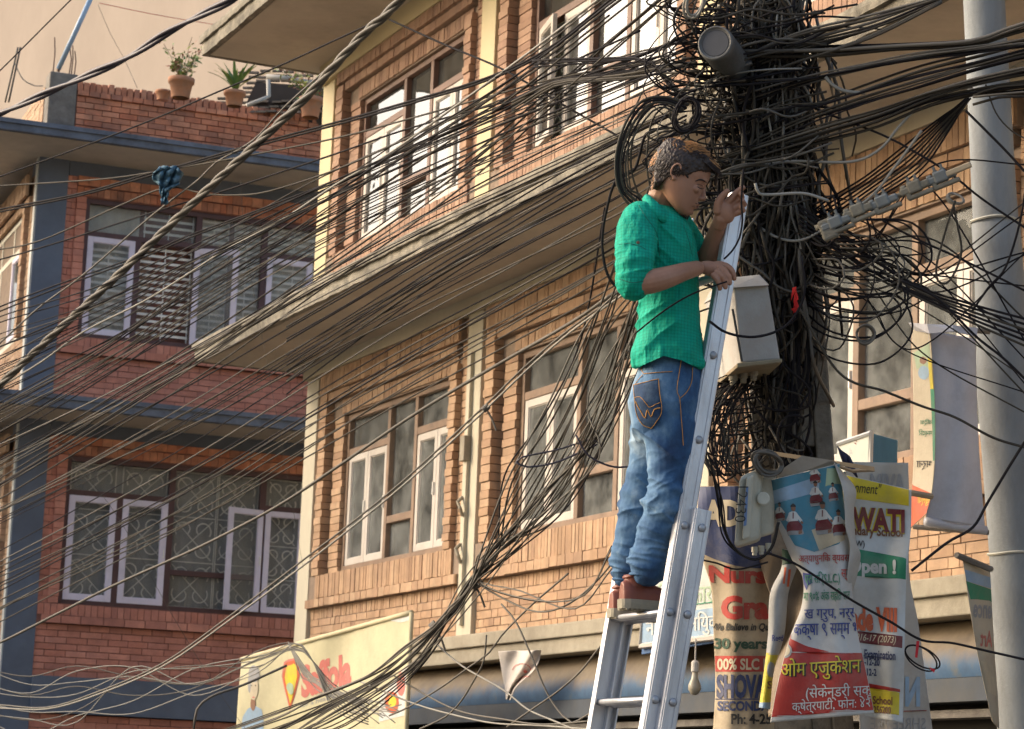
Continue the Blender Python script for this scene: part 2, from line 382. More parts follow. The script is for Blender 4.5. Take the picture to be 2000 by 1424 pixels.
def main_window(w0, z0, z1, gm, wm, cm, open_first=False, gr=False):
    H = z1 - z0; F = MF; oF = -.13
    fr = MB(); ring(fr, F, w0, w0 + WW, z0, z1, .05, oF, oF + .08)
    m1, m2 = w0 + .95, w0 + 1.53; t = .03
    for mm in (m1, m2): fr.box(F, mm - t, mm + t, z0 + .05, z1 - .05, oF, oF + .078)
    zt = z1 - .33; zl = z0 + .36
    fr.box(F, w0 + .05, m1 - t, zt - .03, zt + .03, oF, oF + .076); fr.box(F, m2 + t, w0 + WW - .05, zt - .03, zt + .03, oF, oF + .076)
    fr.box(F, m1 + t, m2 - t, zl - .03, zl + .03, oF, oF + .076)
    ftp = fr.build('window', wm, main, bevel=.004)
    g = MB()
    for a, b, c, d in ((w0 + .05, m1 - t, zt + .03, z1 - .05), (m2 + t, w0 + WW - .05, zt + .03, z1 - .05), (m1 + t, m2 - t, zl + .03, z1 - .05), (m1 + t, m2 - t, z0 + .05, zl - .03)):
        g.box(F, a, b, c, d, oF + .03, oF + .034)
    g.build('pane', gm, ftp)
    cw = (m1 - t - w0 - .05) / 2
    for i, a in enumerate((w0 + .05, w0 + .05 + cw, m2 + t, m2 + t + (w0 + WW - .05 - m2 - t) / 2)):
        c_ = cw if i < 2 else (w0 + WW - .05 - m2 - t) / 2
        FF = F
        if open_first and i == 0: FF = Rot(F, a, oF + .05, R(12))
        casement(FF, a + .003, a + c_ - .003, z0 + .053, zt - .033, oF + .035, ftp, white, gm)
        if open_first and i == 0: grille(F, a, a + c_, z0 + .05, zt - .03, oF, ftp)
    # curtain folds behind the glass
    q = MB(); n = 90; rows = []
    for zz in (z0 + .02, z1 - .02):
        rows.append([F(w0 + .03 + (WW - .06) * k / n, zz, -.215 + .012 * math.sin(k * 1.3) + .006 * math.sin(k * .37)) for k in range(n + 1)])
    q.grid(rows); q.build('curtain', cm, ftp, smooth=True)
    if gr: grille(F, w0 + .03, w0 + WW - .03, z0 + .03, z1 - .03, -.155, ftp)
for i, (a, b) in enumerate(BAY[:4]):
    main_window(a + .53, 3.55, 4.90, glass_l, wood_w, curtain, gr=(i in (1, 2)))
    main_window(a + .53, 6.37, 7.70, glass, wood, curtain_pl, open_first=(i == 1))
# ---- shop front below the ledge
fb = MB(); nU = 60; rows = []
worn = bpy.data.materials.new('worn_blue_ochre_paint'); worn.use_nodes = True
t = worn.node_tree; b = t.nodes['Principled BSDF']; b.inputs['Roughness'].default_value = .7
tc = nd(t, 'ShaderNodeTexCoord'); sp = nd(t, 'ShaderNodeSeparateXYZ'); t.links.new(tc.outputs['Object'], sp.inputs[0])
ad = nd(t, 'ShaderNodeMath', operation='ADD'); mu = nd(t, 'ShaderNodeMath', operation='MULTIPLY'); mu.inputs[1].default_value = .22
t.links.new(noise_(t, 2.6, 8, .7, (1, 1, .35)), mu.inputs[0]); t.links.new(sp.outputs[2], ad.inputs[0]); t.links.new(mu.outputs[0], ad.inputs[1])
cc = ramp(t, ad.outputs[0], [(0, (.05, .15, .30)), (1, (.30, .22, .12))])
mr = nd(t, 'ShaderNodeMapRange'); mr.inputs[1].default_value = 2.53; mr.inputs[2].default_value = 2.62; t.links.new(ad.outputs[0], mr.inputs[0])
bl = ramp(t, noise_(t, 5, 8, .7), [(.3, (.025, .055, .11)), (.55, (.035, .09, .17)), (.75, (.11, .11, .09))])  # worn blue and ochre, both darkened for the shadow under the ledge
oc = ramp(t, noise_(t, 3, 8, .7), [(.3, (.09, .065, .04)), (.7, (.20, .15, .09))])
t.links.new(mix(t, mr.outputs[0], bl, oc), b.inputs['Base Color'])
for i in range(nU + 1):
    u = -.6 + (U_END + .5) * i / nU; r_ = []
    for k in range(9):
        a = k / 8; z = 2.655 - .30 * a; o = -.05 + .16 * math.sin(a * math.pi * .62)
        r_.append(MF(u, z, o))
    rows.append(r_)
fb.grid(rows); fb.build('shutter_hood', worn, main, smooth=True)
q = MB(); q.box(MF, -.6, U_END, 2.235, 2.352, -.1, .11); q.build('shutter_lip', mat('dark_slate_lip', (.05, .06, .075), .7, .2, 4, (.09, .08, .06), 3, .5), main)
q = MB(); q.box(MF, -.6, U_END, 2.16, 2.20, -.1, .04); q.box(MF, -.6, U_END, 2.02, 2.07, -.1, .02); q.build('shutter_rail', conc_d, main)
q = MB(); q.box(MF, -.66, U_END, 0, 2.66, -.6, -.12); q.build('shop_front', darkroom, main)
# conduit on the pilaster with junction boxes
cp = thing('wiring_conduit', MF(3.0, 3.3, .05), 'cream cable conduit with small junction box on the pilaster between the lower windows', 'conduit')
q = MB(); q.box(MF, 2.95, 3.00, 2.95, 5.0, .046, .075); q.build('channel', yel, cp, bevel=.003)
q = MB(); q.box(MF, 2.925, 3.01, 4.17, 4.36, .046, .105); q.build('junction_box', conc_l, cp, bevel=.006)
for z in (3.9, 3.55): q = MB(); q.tube([MF(2.96, z, .08), MF(2.97, z - .04, .12), MF(3.0, z - .09, .11), MF(2.98, z - .14, .08)], .014, 6); q.build('clip', conc_l, cp)

# ================================================================== CORNER BUILDING (left)
lb = thing('corner_building', LF(1, 0, 0), 'red brick corner building with slate blue corner pillar and slabs, potted plants on its parapet', 'building')
LS = Frame(68.963 - 90, 160, 1000, 27, -1)
cpt = LF(-.75, 0, 0); LS.o = cpt                # u runs towards the corner (0), off points to the street on the left
UE = 3.6
q = MB(); q.box(LF, -.72, UE, 0, 8.66, -7, -.22); q.build('wall', mortar_red, lb)
mo = MB()
LW0, LW1 = -.2, 3.3
for zb, zs0, zw0, zw1, zt1, dark in ((2.87, 3.44, 3.66, 5.29, 5.5, True), (5.78, 6.42, 6.62, 8.21, 8.44, False)):
    brr, bro = MB(), MB()
    mo.box(LF, -.42, UE, zb, zs0, -.22, 0); bricks(brr, LF, -.42, UE, zb, zs0, 0, .075, .235, gap=.009)
    mo.box(LF, -.42, UE, zs0, zw0, -.22, .04)
    bricks(brr, LF, -.38, UE, zs0, zs0 + .09, .075, blen=.235, vertical=True, gap=.009); mo.box(LF, -.38, UE, zs0, zs0 + .09, 0, .07)
    bricks(brr, LF, -.42, UE, zs0 + .09, zw0 - .005, .04, blen=.075, vertical=True, gap=.007)
    mo.box(LF, -.42, LW0, zw0, zw1, -.22, -.01)
    bricks(brr, LF, -.42, -.31, zw0, zt1, 0, .075, .11); toothed(brr, LF, -.31, LW0, zw0, zw1, .045, .24, .075)
    mo.box(LF, -.31, UE, zw1, zt1, -.22, 0)
    bricks(bro, LF, -.31, UE, zw1 + .01, zw1 + .12, .01, blen=.075, vertical=True, gap=.006); bricks(bro, LF, -.31, UE, zw1 + .12, zt1, .05, blen=.12, vertical=True, gap=.006)
    mo.box(LF, -.31, UE, zw1 + .12, zt1, 0, .045)
    q = MB(); q.box(LF, -.41, UE, zt1, zt1 + .24, -.22, .02); q.build('beam', slate, lb)
    brr.build('brickwork', brick_red, lb); bro.build('lintel_bricks', brick_org, lb)
mo.build('mortar', mortar_red, lb)
q = MB(); q.box(LF, -.75, -.42, 0, 8.66, -.4, .03); q.build('corner_pillar', slate, lb)
q = MB(); q.box(LS, -.12, .0, 0, 8.66, .001, .015); q.build('pillar_edge', mat('pale_trim', (.55, .55, .5), .7), lb)
q = MB(); q.box(LF, -.42, UE, 2.48, 2.87, -.22, .10); q.build('lower_band', slate, lb)
q = MB(); bricks(q, LF, -.42, UE, 0.5, 2.47, 0, .075, .235); q.build('brickwork', brick_red, lb)
# side front (seen very steeply at the left); tan brick and cream frames hold painted sunlight
sb, sm = MB(), MB()
for zb, zs0, zw0, zw1, zt1 in ((2.87, 3.44, 3.66, 5.2, 5.5), (5.78, 6.42, 6.62, 8.1, 8.44)):
    sm.box(LS, -7, -.12, zb, zt1 + .22, -.3, -.01)
    bricks(sb, LS, -7, -.12, zb, zw0, 0, .075, .235); bricks(sb, LS, -.35, -.12, zw0, zt1, .0, .075, .11)
    toothed(sb, LS, -.5, -.35, zw0, zw1, .06, .3, .075)
    bricks(sb, LS, -7, -.2, zw1, zw1 + .1, .04, blen=.075, vertical=True); bricks(sb, LS, -7, -.2, zw1 + .1, zt1, .09, blen=.12, vertical=True)
    fr = MB(); ring(fr, LS, -4.2, -.5, zw0, zw1, .06, -.08, .0)
    for mm in (-1.3, -2.1, -3.0): fr.box(LS, mm - .03, mm + .03, zw0 + .06, zw1 - .06, -.08, -.002)
    fr.box(LS, -4.14, -.56, zw1 - .42, zw1 - .36, -.078, -.004)
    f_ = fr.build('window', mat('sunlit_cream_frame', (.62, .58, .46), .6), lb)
    g = MB(); g.box(LS, -4.1, -.6, zw0 + .1, zw1 - .1, -.05, -.045); g.build('pane', glass_l, f_)
    g = MB(); g.box(LS, -4.1, -.6, zw0 + .1, zw1 - .1, -.11, -.1); g.build('curtain', mat('yellow_curtain', (.55, .48, .32), .9, .12, 3, stretch=(4, 4, .3)), f_)
    casement(LS, -1.25, -.6, zw0 + .06, zw1 - .44, -.02, f_, lilac, glass_l)
sm.build('mortar', mortar, lb); sb.build('brickwork', brick_tan, lb)
# slabs: the plan follows both fronts
def lslab(o1, u0, zb, zt, name):
    q = MB(); A = LF(u0, 0, o1); B = LF(UE + .2, 0, o1); C_ = LF(UE + .2, 0, -7); D = LF(u0, 0, -7)
    P = [A, B, C_, D]
    q.hexa([p + Vector((0, 0, zb)) for p in P] + [p + Vector((0, 0, zt)) for p in P]); o = q.build(name, slate_edge, lb, bevel=.01)
    s_ = MB(); s_.box(LF, u0 + .06, UE + .1, zb - .006, zb - .002, -7, o1 - .06); s_.build('soffit', under, o)
    e_ = MB(); e_.box(LF, u0 - .02, UE, zt - .045, zt + .004, -7, o1 + .025); e_.build('slab_edge', slate_edge, o)
lslab(.95, -1.85, 8.61, 8.735, 'roof_slab'); lslab(.92, -1.75, 5.66, 5.80, 'floor_slab')
# parapet at the slab edge
pb, pm = MB(), MB(); po = .82
PU0, PU1 = -.54, UE
pm.box(LF, PU0, PU1, 8.735, 9.27, po - .11, po - .01)
bricks(pb, LF, PU0, PU1, 8.74, 9.13, po, .065, .20, gap=.009, rough=.006)
bricks(pb, LF, PU0, PU1, 9.13, 9.19, po + .03, .06, .12, gap=.008, rough=.006)
u = PU0
while u < PU1:                       # uneven bricks on end along the top
    h = random.uniform(-.012, .012); d = random.choice([0, .0, .015, -.015])
    pb.box(LF, u, u + .058, 9.192, 9.29 + h, po - .115 + d, po + .018 + d + jit(.01)); u += .068 + random.choice([0, 0, .003, .008])
pl = pm.build('parapet', mortar_red, lb); pb.build('brickwork', brick_org, pl)
q = MB(); q.box(LF, -.85, -.545, 8.735, 9.36, po - .22, po + .03); q.build('parapet_post', conc_d, pl, bevel=.015)
LP = Frame(68.963 - 90, 0, 0, 1, -1); LP.o = LF(-.85, 0, po - .22)
q = MB(); bricks(q, LP, -5, 0, 8.74, 9.24, 0.0, .065, .2); q.box(LP, -5, 0, 8.74, 9.2, -.1, -.005); q.build('side_parapet', brick_tan, pl)  # tan brick stands for yellow sunlight on the parapet side
for du, dh in ((-.80, .42), (-.63, .33), (-.60, .36), (-.57, .3)):
    q = MB(); q.tube([LF(du, 9.3, po - .1), LF(du + jit(.02), 9.36 + dh * .6, po - .1), LF(du + jit(.03), 9.36 + dh, po - .1)], .007, 5); q.build('rebar', mat('rusty_steel', (.12, .07, .05), .8), pl)
# corner-building windows
def lwin(z0, z1, kind):
    F = LF; oF = -.1; fr = MB(); W1 = 3.3
    ring(fr, F, LW0, W1, z0, z1, .055, oF, oF + .08)
    ms = [(.86, .72), (1.62, 1.62)] if kind else []
    if kind == 'up': mul = [.80, 1.42, 1.98]
    else: mul = [.98, 1.95, 2.6]
    zt = z1 - .40
    f_ = None
    if kind == 'up':
        fr.box(F, LW0 + .05, 1.38, zt - .03, zt + .03, oF, oF + .076)
        fr.box(F, .36, .42, z0, zt, oF, oF + .077) if False else None
        for mm in (.43 + .0, 1.12, 1.90): fr.box(F, mm - .035, mm + .035, z0 + .05, (zt if mm < 1 else z1 - .05), oF, oF + .077)
        fr.box(F, 1.935, W1, zt - .03, zt + .03, oF, oF + .076)
        f_ = fr.build('window', wood_d, lb, bevel=.004)
        cs = [(-.15, .39, None), (1.0, 1.50, R(-22)), (1.94, 2.48, None)]
        hi = zt - .03
        casement(F, -.145, .395, z0 + .05, hi, oF + .05, f_, lilac, glass_b, .06)
        casement(Rot(F, 1.08, oF + .06, R(24)), 1.09, 1.60, z0 + .05, hi, oF + .05, f_, lilac, glass_b, .06)
        casement(F, 1.94, 2.48, z0 + .05, hi, oF + .05, f_, lilac, glass_b, .06)
        g = MB(); g.box(F, -.15, 1.09, zt + .03, z1 - .05, oF + .02, oF + .024); g.box(F, 1.15, 1.87, z0 + .05, z1 - .05, oF + .02, oF + .024); g.box(F, 1.93, W1, zt + .03, z1 - .05, oF + .02, oF + .024); g.build('pane', glass_b, f_)
        grille(F, -.15, .4, z0 + .06, zt, -.13, f_, 'bars'); grille(F, .46, 1.08, z0 + .06, zt, -.13, f_, 'bars'); grille(F, 1.14, 1.5, z0 + .06, z1, -.13, f_, 'bars'); grille(F, 1.55, 1.88, z0 + .06, z1, -.13, f_, 'bars'); grille(F, 1.95, 2.6, z0 + .06, z1, -.13, f_, 'bars'); grille(F, .5, 1.08, zt + .04, z1 - .05, -.13, f_, 'bars')
        q = MB(); q.box(F, 1.495, 1.555, z0 + .05, z1 - .05, -.14, -.11); q.build('inner_post', wood, f_)
        q = MB(); q.grid([[F(-.16 + (.62 + .0) * k / 20, zz, -.18 + .012 * math.sin(k * 1.7)) for k in range(21)] for zz in (z0, z1)]); q.grid([[F(1.1 + 1.9 * k / 50, zz, -.18 + .012 * math.sin(k * 1.7)) for k in range(51)] for zz in (z0, z1)]); q.build('curtain', curtain_pl, f_, smooth=True)
        q = MB(); q.box(F, .46, .62, z0 + .05, zt, -.2, -.19); q.build('curtain', mat('patterned_curtain', (.3, .2, .15), .9, .6, 9), f_)
    else:
        for mm, top in ((.42, zt), (1.0, z1 - .05), (2.05, z1 - .05)): fr.box(F, mm - .035, mm + .035, z0 + .05, top, oF, oF + .077)
        fr.box(F, LW0 + .05, .97, zt - .03, zt + .03, oF, oF + .076); fr.box(F, 2.08, W1, zt - .03, zt + .03, oF, oF + .076); fr.box(F, 1.035, 2.02, z0 + .40, z0 + .46, oF, oF + .076)
        f_ = fr.build('window', wood_d, lb, bevel=.004)
        hi = zt - .03
        casement(F, -.145, .385, z0 + .05, hi, oF + .05, f_, lilac, glass_b, .065); casement(F, .455, .965, z0 + .05, hi, oF + .05, f_, lilac, glass_b, .065)
        casement(Rot(F, 2.06, oF + .08, R(-14)), 1.62, 2.06, z0 + .05, hi, oF + .06, f_, lilac, glass_b, .06)
        casement(F, 2.09, 2.55, z0 + .05, hi, oF + .05, f_, lilac, glass_b, .06)
        g = MB(); g.box(F, -.15, .97, zt + .03, z1 - .05, oF + .02, oF + .024); g.box(F, 1.03, 2.02, z0 + .46, z1 - .05, oF + .02, oF + .024); g.box(F, 1.03, 2.02, z0 + .05, z0 + .40, oF + .02, oF + .024); g.box(F, 2.09, W1, zt + .03, z1 - .05, oF + .02, oF + .024); g.build('pane', glass_b, f_)
        for a, b_ in ((-.12, .38), (.46, .96), (1.04, 1.54), (1.56, 2.02), (2.1, 2.52), (2.56, 3.0)): grille(F, a, b_, z0 + .06, z1 - .06, -.125, f_)
        q = MB(); q.grid([[F(-.16 + 3.3 * k / 80, zz, -.19 + .012 * math.sin(k * 1.7)) for k in range(81)] for zz in (z0, z1)]); q.build('curtain', mat('grey_curtain', (.26, .26, .26), .9, .2, 3, stretch=(4, 4, .3)), f_, smooth=True)
lwin(6.62, 8.21, 'up'); lwin(3.66, 5.29, 'low')

# ================================================================== FAR WALL behind
pk = MB(); A = at(1000, 900, 40)
d_ = Vector((math.sin(R(-45)), math.cos(R(-45)), 0)) * -1; n_ = Vector((-d_.y, d_.x, 0))
A0 = Vector((A.x, A.y, 0)) - d_ * 20
q = MB(); P = [A0, A0 + d_ * 26, A0 + d_ * 26 + n_ * 9, A0 + n_ * 9]
q.hexa([p + Vector((0, 0, 0)) for p in P] + [p + Vector((0, 0, 24)) for p in P])
far = q.build('plaster_building', mat('peach_plaster', (.36, .295, .24), .9, .08, .6, (.28, .23, .19), .8, .35, .1, 20, stretch=(1, 1, .5)))
tag(far, 'tall blank peach plastered house wall filling the top left behind the red brick building', 'building')

# building across the street, left of the view: it is what the lower panes mirror
ob_ = thing('opposite_building', MF(-20, 0, 10.5), 'plain brick building across the street, outside the view, mirrored in the lower panes', 'building')
q = MB(); q.box(MF, -32, -10.5, 0, 10.4, 10.5, 18); q.build('wall', mat('opposite_brick', (.48, .44, .38), .9, .25, 3), ob_)
for z_ in (2.9, 5.7, 8.5, 10.4):
    q = MB(); q.box(MF, -32.3, -10.2, z_, z_ + .15, 9.9, 18.2); q.build('floor_slab', conc_l, ob_)
    if z_ < 10:
        for k in range(6): q = MB(); ring(q, MF, -31 + k * 3.4, -29 + k * 3.4, z_ + .8, z_ + 2.2, .08, 10.42, 10.52); w__ = q.build('window', white, ob_); q = MB(); q.box(MF, -30.95 + k * 3.4, -29.05 + k * 3.4, z_ + .85, z_ + 2.15, 10.46, 10.49); q.build('pane', curtain_pl, w__)
# ================================================================== POLES
def lerp(a, b, t): return a + (b - a) * t
def pl_interp(tab, y):              # tab: [(y, v...)]
    if y <= tab[0][0]: i = 0
    elif y >= tab[-1][0]: i = len(tab) - 2
    else:
        i = 0
        while tab[i + 1][0] < y: i += 1
    t = (y - tab[i][0]) / (tab[i + 1][0] - tab[i][0])
    return [lerp(tab[i][k], tab[i + 1][k], t) for k in range(1, len(tab[i]))]
PD = 9.75
pole = thing('concrete_pole', at(1545, 3200, PD), 'old square concrete utility pole with rectangular holes, buried under a huge mass of cables', 'utility pole')
pconc = mat('pole_concrete', (.25, .225, .185), .95, .25, 14, (.07, .06, .05), 3, .8, 1, 45)
def pole_pt(x, y, dd): return at(x, y, PD + dd)
XL = lambda y: 1468 + (y - 900) * .027
XR = lambda y: 1630 + (y - 900) * .072
def pole_block(mb, f0, f1, y0, y1, d0=-.10, d1=.12):
    def q(f, y, d): return pole_pt(lerp(XL(y), XR(y), f), y, d)
    mb.hexa([q(f0, y1, d0), q(f1, y1, d0), q(f1, y1, d1), q(f0, y1, d1), q(f0, y0, d0), q(f1, y0, d0), q(f1, y0, d1), q(f0, y0, d1)])
q = MB()
pole_block(q, 0, .56, -700, 3000, -.095, .12); pole_block(q, .78, 1, -700, 3000)
ys = [-700, -520, -400, -230, -110, 60, 180, 330, 450, 590, 618, 706, 748, 872, 930, 1100, 1250, 3000]
for i in range(0, len(ys) - 1, 2): pole_block(q, .56, .78, ys[i], ys[i + 1], -.09, .12)
q.build('shaft', pconc, pole, bevel=.008)
q = MB(); pole_block(q, .56, .78, -700, 3000, .03, .05); q.build('hole_back', conc_d, pole)
sp_ = thing('steel_pole', at(2080, 2800, 10.5), 'pale grey round steel pole with stepped joints at the right edge', 'utility pole')
tab = [(-500, 1893, 35), (0, 1922, 40), (370, 1941, 43), (432, 1945, 44), (436, 1945, 47), (560, 1953, 48), (680, 1958, 50), (715, 1960, 56), (800, 1966, 54), (1100, 1987, 53), (1414, 2004, 56), (2800, 2085, 66)]
spm = mat('galvanised_grey', (.28, .30, .31), .75, .15, 4, (.14, .13, .12), 3.5, .6, .35, 60, stretch=(1, 1, .25), spec=.2)
q = MB(); pp, rr_ = [], []
for y in sorted(set([t[0] for t in tab] + list(range(-480, 2800, 60)))):
    x, r = pl_interp(tab, y); pp.append(at(x, y, 10.5)); rr_.append(r * 10.5 / FPX)
q.tube(pp, rr_, 32); q.build('shaft', spm, sp_, smooth=True)
for y in (434, 1085): q = MB(); x, r = pl_interp(tab, y); c_ = at(x, y, 10.5); R_ = (r + 2.5) * 10.5 / FPX; q.tube([c_ + Vector((math.cos(a) * R_, math.sin(a) * R_, .004 * math.sin(3 * a))) for a in [k * math.pi / 16 for k in range(32)]], .006, 5, closed=True); q.build('weld_ring', mat('old_string', (.5, .48, .4), .9), sp_)

# ================================================================== LADDER
alu = mat('brushed_aluminium', (.62, .63, .66), .38, .08, 6, (.25, .24, .24), 7, .5, .15, 90, metal=.65, stretch=(1, 1, .2))
alu_d = mat('ladder_rivet', (.35, .36, .38), .5, metal=.6)
lad = thing('extension_ladder', at(1300, 2300, 8.8), 'silver aluminium extension ladder leaning on the cable covered pole, carrying the man', 'ladder')
NB, NT = at(1271, 1424, 8.62), at(1446, 379, 8.95)       # centre line of the near rail, image bottom and top
rd = Vector((-.42, .907, 0)).normalized()
FB, FT = NB + rd * .43, NT + rd * .43
ldir = (NT - NB).normalized()
lnrm = ldir.cross(rd).normalized()                 # out of the ladder plane
if lnrm.x < 0: lnrm = -lnrm                        # towards the pole (right)
def chan(mb, a, b, side, w_=.033, fl=.026, th=.004):
    """C channel from a to b; web lies across the rung axis, flanges point inwards (side)"""
    d = (b - a).normalized(); n = lnrm
    def slabp(c0, c1, hw, ht, ax, at_):
        mb.hexa([c0 - ax * hw - at_ * ht, c0 + ax * hw - at_ * ht, c0 + ax * hw + at_ * ht, c0 - ax * hw + at_ * ht, c1 - ax * hw - at_ * ht, c1 + ax * hw - at_ * ht, c1 + ax * hw + at_ * ht, c1 - ax * hw + at_ * ht])
    slabp(a, b, w_, th, n, rd)
    for s_ in (-1, 1):
        c = n * (s_ * (w_ - th * .5)) + rd * (side * fl / 2)
        slabp(a + c, b + c, th, fl / 2 + .002, n, rd)
        c = n * (s_ * (w_ - .012)) - rd * (side * .005)
        slabp(a + c, b + c, .007, .003, n, rd)
low = -ldir * 3.2
def rail(a, b, side, name='rail'):
    q = MB(); chan(q, a, b, side); return q.build(name, alu, lad, bevel=.0015)
rail(NB + low, NT, 1); rail(FB + low, FT, -1)
# base section lies on the far side (towards the pole) and ends lower
bo = lnrm * .048 - rd * .028
s_top = 0.405
def onl(s): return NB + (NT - NB) * s
rail(NB + low + bo, onl(s_top) + bo, 1, 'base_rail')
fo = lnrm * .048 + rd * .028
rail(FB + low + fo, FB + (FT - FB) * .24 + fo, -1, 'base_rail')
step = .312; L = (NT - NB).length
s0 = .212 * L
for k in range(-12, 5):
    p = NB + ldir * (s0 + step * k); q = MB(); r0_ = rd * .43
    for s_ in (-1, 0, 1):
        c = lnrm * (s_ * .012); q.tube([p + c + rd * .003, p + c + r0_ - rd * .003], .0105 if s_ else .013, 8)
    q.build('rung', alu, lad, smooth=True)
    for off_, base in ((Vector((0, 0, 0)), 0), (bo, 1)):
        if base and s0 + step * k > s_top * L - .04: continue
        q = MB(); c = p + off_ + (lnrm * -.004 if not base else lnrm * .004); q.lathe(c - rd * .001, -rd, [(0, .015), (.008, .015), (.013, .011), (.015, .004)], 14); q.build('rivet', alu_d, lad, smooth=True)
    if s0 + step * k < s_top * L:
        q = MB(); pb_ = p + bo + rd * .03
        for s_ in (-1, 1): q.tube([pb_ + lnrm * (s_ * .011), pb_ + lnrm * (s_ * .011) + rd * .43], .011, 8)
        q.build('base_rung', alu, lad, smooth=True)
# rung lock hook
p = NB + ldir * (s0 - .03) + bo * .3 + rd * .07
q = MB(); q.obox(p - ldir * .04, lnrm * .012, rd * .010, ldir * .055); q.obox(p - ldir * .10 + lnrm * .012, lnrm * .012, rd * .010, ldir * .03); q.build('rung_lock', mat('dark_cast_metal', (.10, .08, .08), .6, metal=.4), lad, bevel=.004)

# ================================================================== HARDWARE
old_grey = mat('old_grey_metal', (.13, .13, .125), .55, .2, 8, (.08, .07, .06), 5, .6, .4, 50, metal=.2)
t_ = thing('metal_canister', at(1395, 80, 9.2), 'round grey metal canister with a recessed end hanging in the cables above the man', 'canister')
a_, b_ = at(1397, 84, 9.18), at(1443, 140, 9.50); ax = (b_ - a_); Ld = ax.length
q = MB(); q.lathe(a_, ax, [(0.003, .052), (.003, .0585), (-.006, .061), (.0, .067), (.02, .069), (.05, .068), (Ld * .8, .066), (Ld * .85, .071), (Ld, .071)], 32, False); q.build('shell', old_grey, t_, smooth=True, bevel=0)
q = MB(); q.lathe(a_ + ax.normalized() * .002, ax, [(0, .0001), (0, .050), (.004, .0525)], 32); q.build('end_cap', mat('dark_end_cap', (.07, .07, .075), .6), t_)
q = MB(); e1, e2 = at(1400, 146, 9.35), at(1468, 122, 9.35); q.tube([e1, e2], .009, 8); q.build('strap_rod', old_grey, t_)
# cabinet
cab = thing('service_cabinet', at(1470, 700, 9.3), 'rust stained pale metal cabinet with pitched lid, hanging behind the ladder', 'cabinet')
cabm = mat('pale_cabinet_paint', (.40, .38, .35), .6, .08, 5, (.26, .16, .09), 4.5, .35, .2, 40)
F4 = [at(1448, 708, 9.2), at(1524, 702, 9.23), at(1500, 556, 9.25), at(1433, 560, 9.22)]
B4 = [at(1400, 748, 9.55), at(1490, 738, 9.6), at(1470, 575, 9.6), at(1377, 592, 9.55)]
q = MB(); q.hexa([F4[0], F4[1], B4[1], B4[0], F4[3], F4[2], B4[2], B4[3]]); q.build('housing', cabm, cab, bevel=.006)
F5 = [at(1429, 562, 9.19), at(1504, 557, 9.22), at(1484, 536, 9.3), at(1436, 541, 9.3)]; B5 = [at(1373, 594, 9.56), at(1474, 576, 9.6), at(1465, 560, 9.55), at(1385, 570, 9.5)]
q = MB(); q.hexa([F5[0], F5[1], B5[1], B5[0], F5[3], F5[2], B5[2], B5[3]]); q.build('lid', cabm, cab, bevel=.005)
q = MB(); q.hexa([at(1440, 718, 9.18), at(1528, 708, 9.2), at(1492, 742, 9.6), at(1396, 756, 9.58), at(1440, 709, 9.18), at(1528, 700, 9.2), at(1492, 734, 9.6), at(1396, 748, 9.58)]); q.build('base_tray', mat('rusty_tray', (.30, .25, .16), .8, .2, 6, (.18, .10, .05), 4, .7), cab, bevel=.004)
for x, y in ((1432, 738), (1452, 733), (1472, 728)): q = MB(); c = at(x, y, 9.35); q.lathe(c + Vector((0, 0, .02)), (0, 0, -1), [(0, .017), (.03, .017), (.033, .012), (.05, .012)], 12); q.build('cable_gland', conc_l, cab)
q = MB(); q.tube([at(1431, 604, 9.2), at(1441, 660, 9.19), at(1449, 706, 9.18)], .005, 6); q.build('door_seam', mat('black_rubber', (.03, .03, .03), .6), cab)
# meter box
mt = thing('meter_box', at(1465, 1060, 8.95), 'dirty cream plastic meter box scribbled with digits, left of the pupils banner', 'meter box')
mcm = mat('dirty_cream_plastic', (.48, .46, .37), .5, .06, 5, (.22, .19, .13), 7, .5, .1, 50)
def hexpx(mb, f, b_):
    mb.hexa([at(*f[0]), at(*f[1]), at(*b_[1]), at(*b_[0]), at(*f[3]), at(*f[2]), at(*b_[2]), at(*b_[3])])
q = MB(); hexpx(q, [(1433, 1070, 8.95), (1483, 1054, 9.0), (1488, 912, 9.0), (1444, 930, 8.95)], [(1437, 1073, 9.04), (1487, 1058, 9.09), (1492, 914, 9.09), (1449, 932, 9.04)]); q.build('cover', mcm, mt, bevel=.016)
q = MB(); hexpx(q, [(1449, 1056, 8.935), (1466, 1050, 8.95), (1472, 926, 8.95), (1458, 933, 8.935)], [(1449, 1056, 8.97), (1466, 1050, 8.98), (1472, 926, 8.98), (1458, 933, 8.97)]); q.build('cover_ridge', mcm, mt, bevel=.008)
q = MB(); hexpx(q, [(1445, 1062, 9.06), (1512, 1042, 9.08), (1516, 925, 9.08), (1458, 940, 9.06)], [(1445, 1062, 9.18), (1512, 1042, 9.2), (1516, 925, 9.2), (1458, 940, 9.18)]); q.build('back_shell', mcm, mt, bevel=.012)
q = MB(); q.lathe(at(1490, 975, 9.0), (0, -1, 0), [(0, .024), (.02, .024), (.022, .02)], 16); q.build('latch_knob', mcm, mt, bevel=0)
for x, y in ((1474, 1076), (1487, 1074), (1501, 1069)): q = MB(); c = at(x, y, 9.1); q.lathe(c + Vector((0, 0, .015)), (0, 0, -1), [(0, .012), (.02, .012), (.022, .009), (.032, .009)], 12); q.build('cable_gland', mcm, mt)
q = MB(); hexpx(q, [(1452, 1028, 8.925), (1458, 1026, 8.93), (1462, 950, 8.93), (1457, 952, 8.925)], [(1452, 1028, 8.94), (1458, 1026, 8.94), (1462, 950, 8.94), (1457, 952, 8.94)]); q.build('sticker', mat('blue_sticker', (.12, .2, .36), .5), mt)
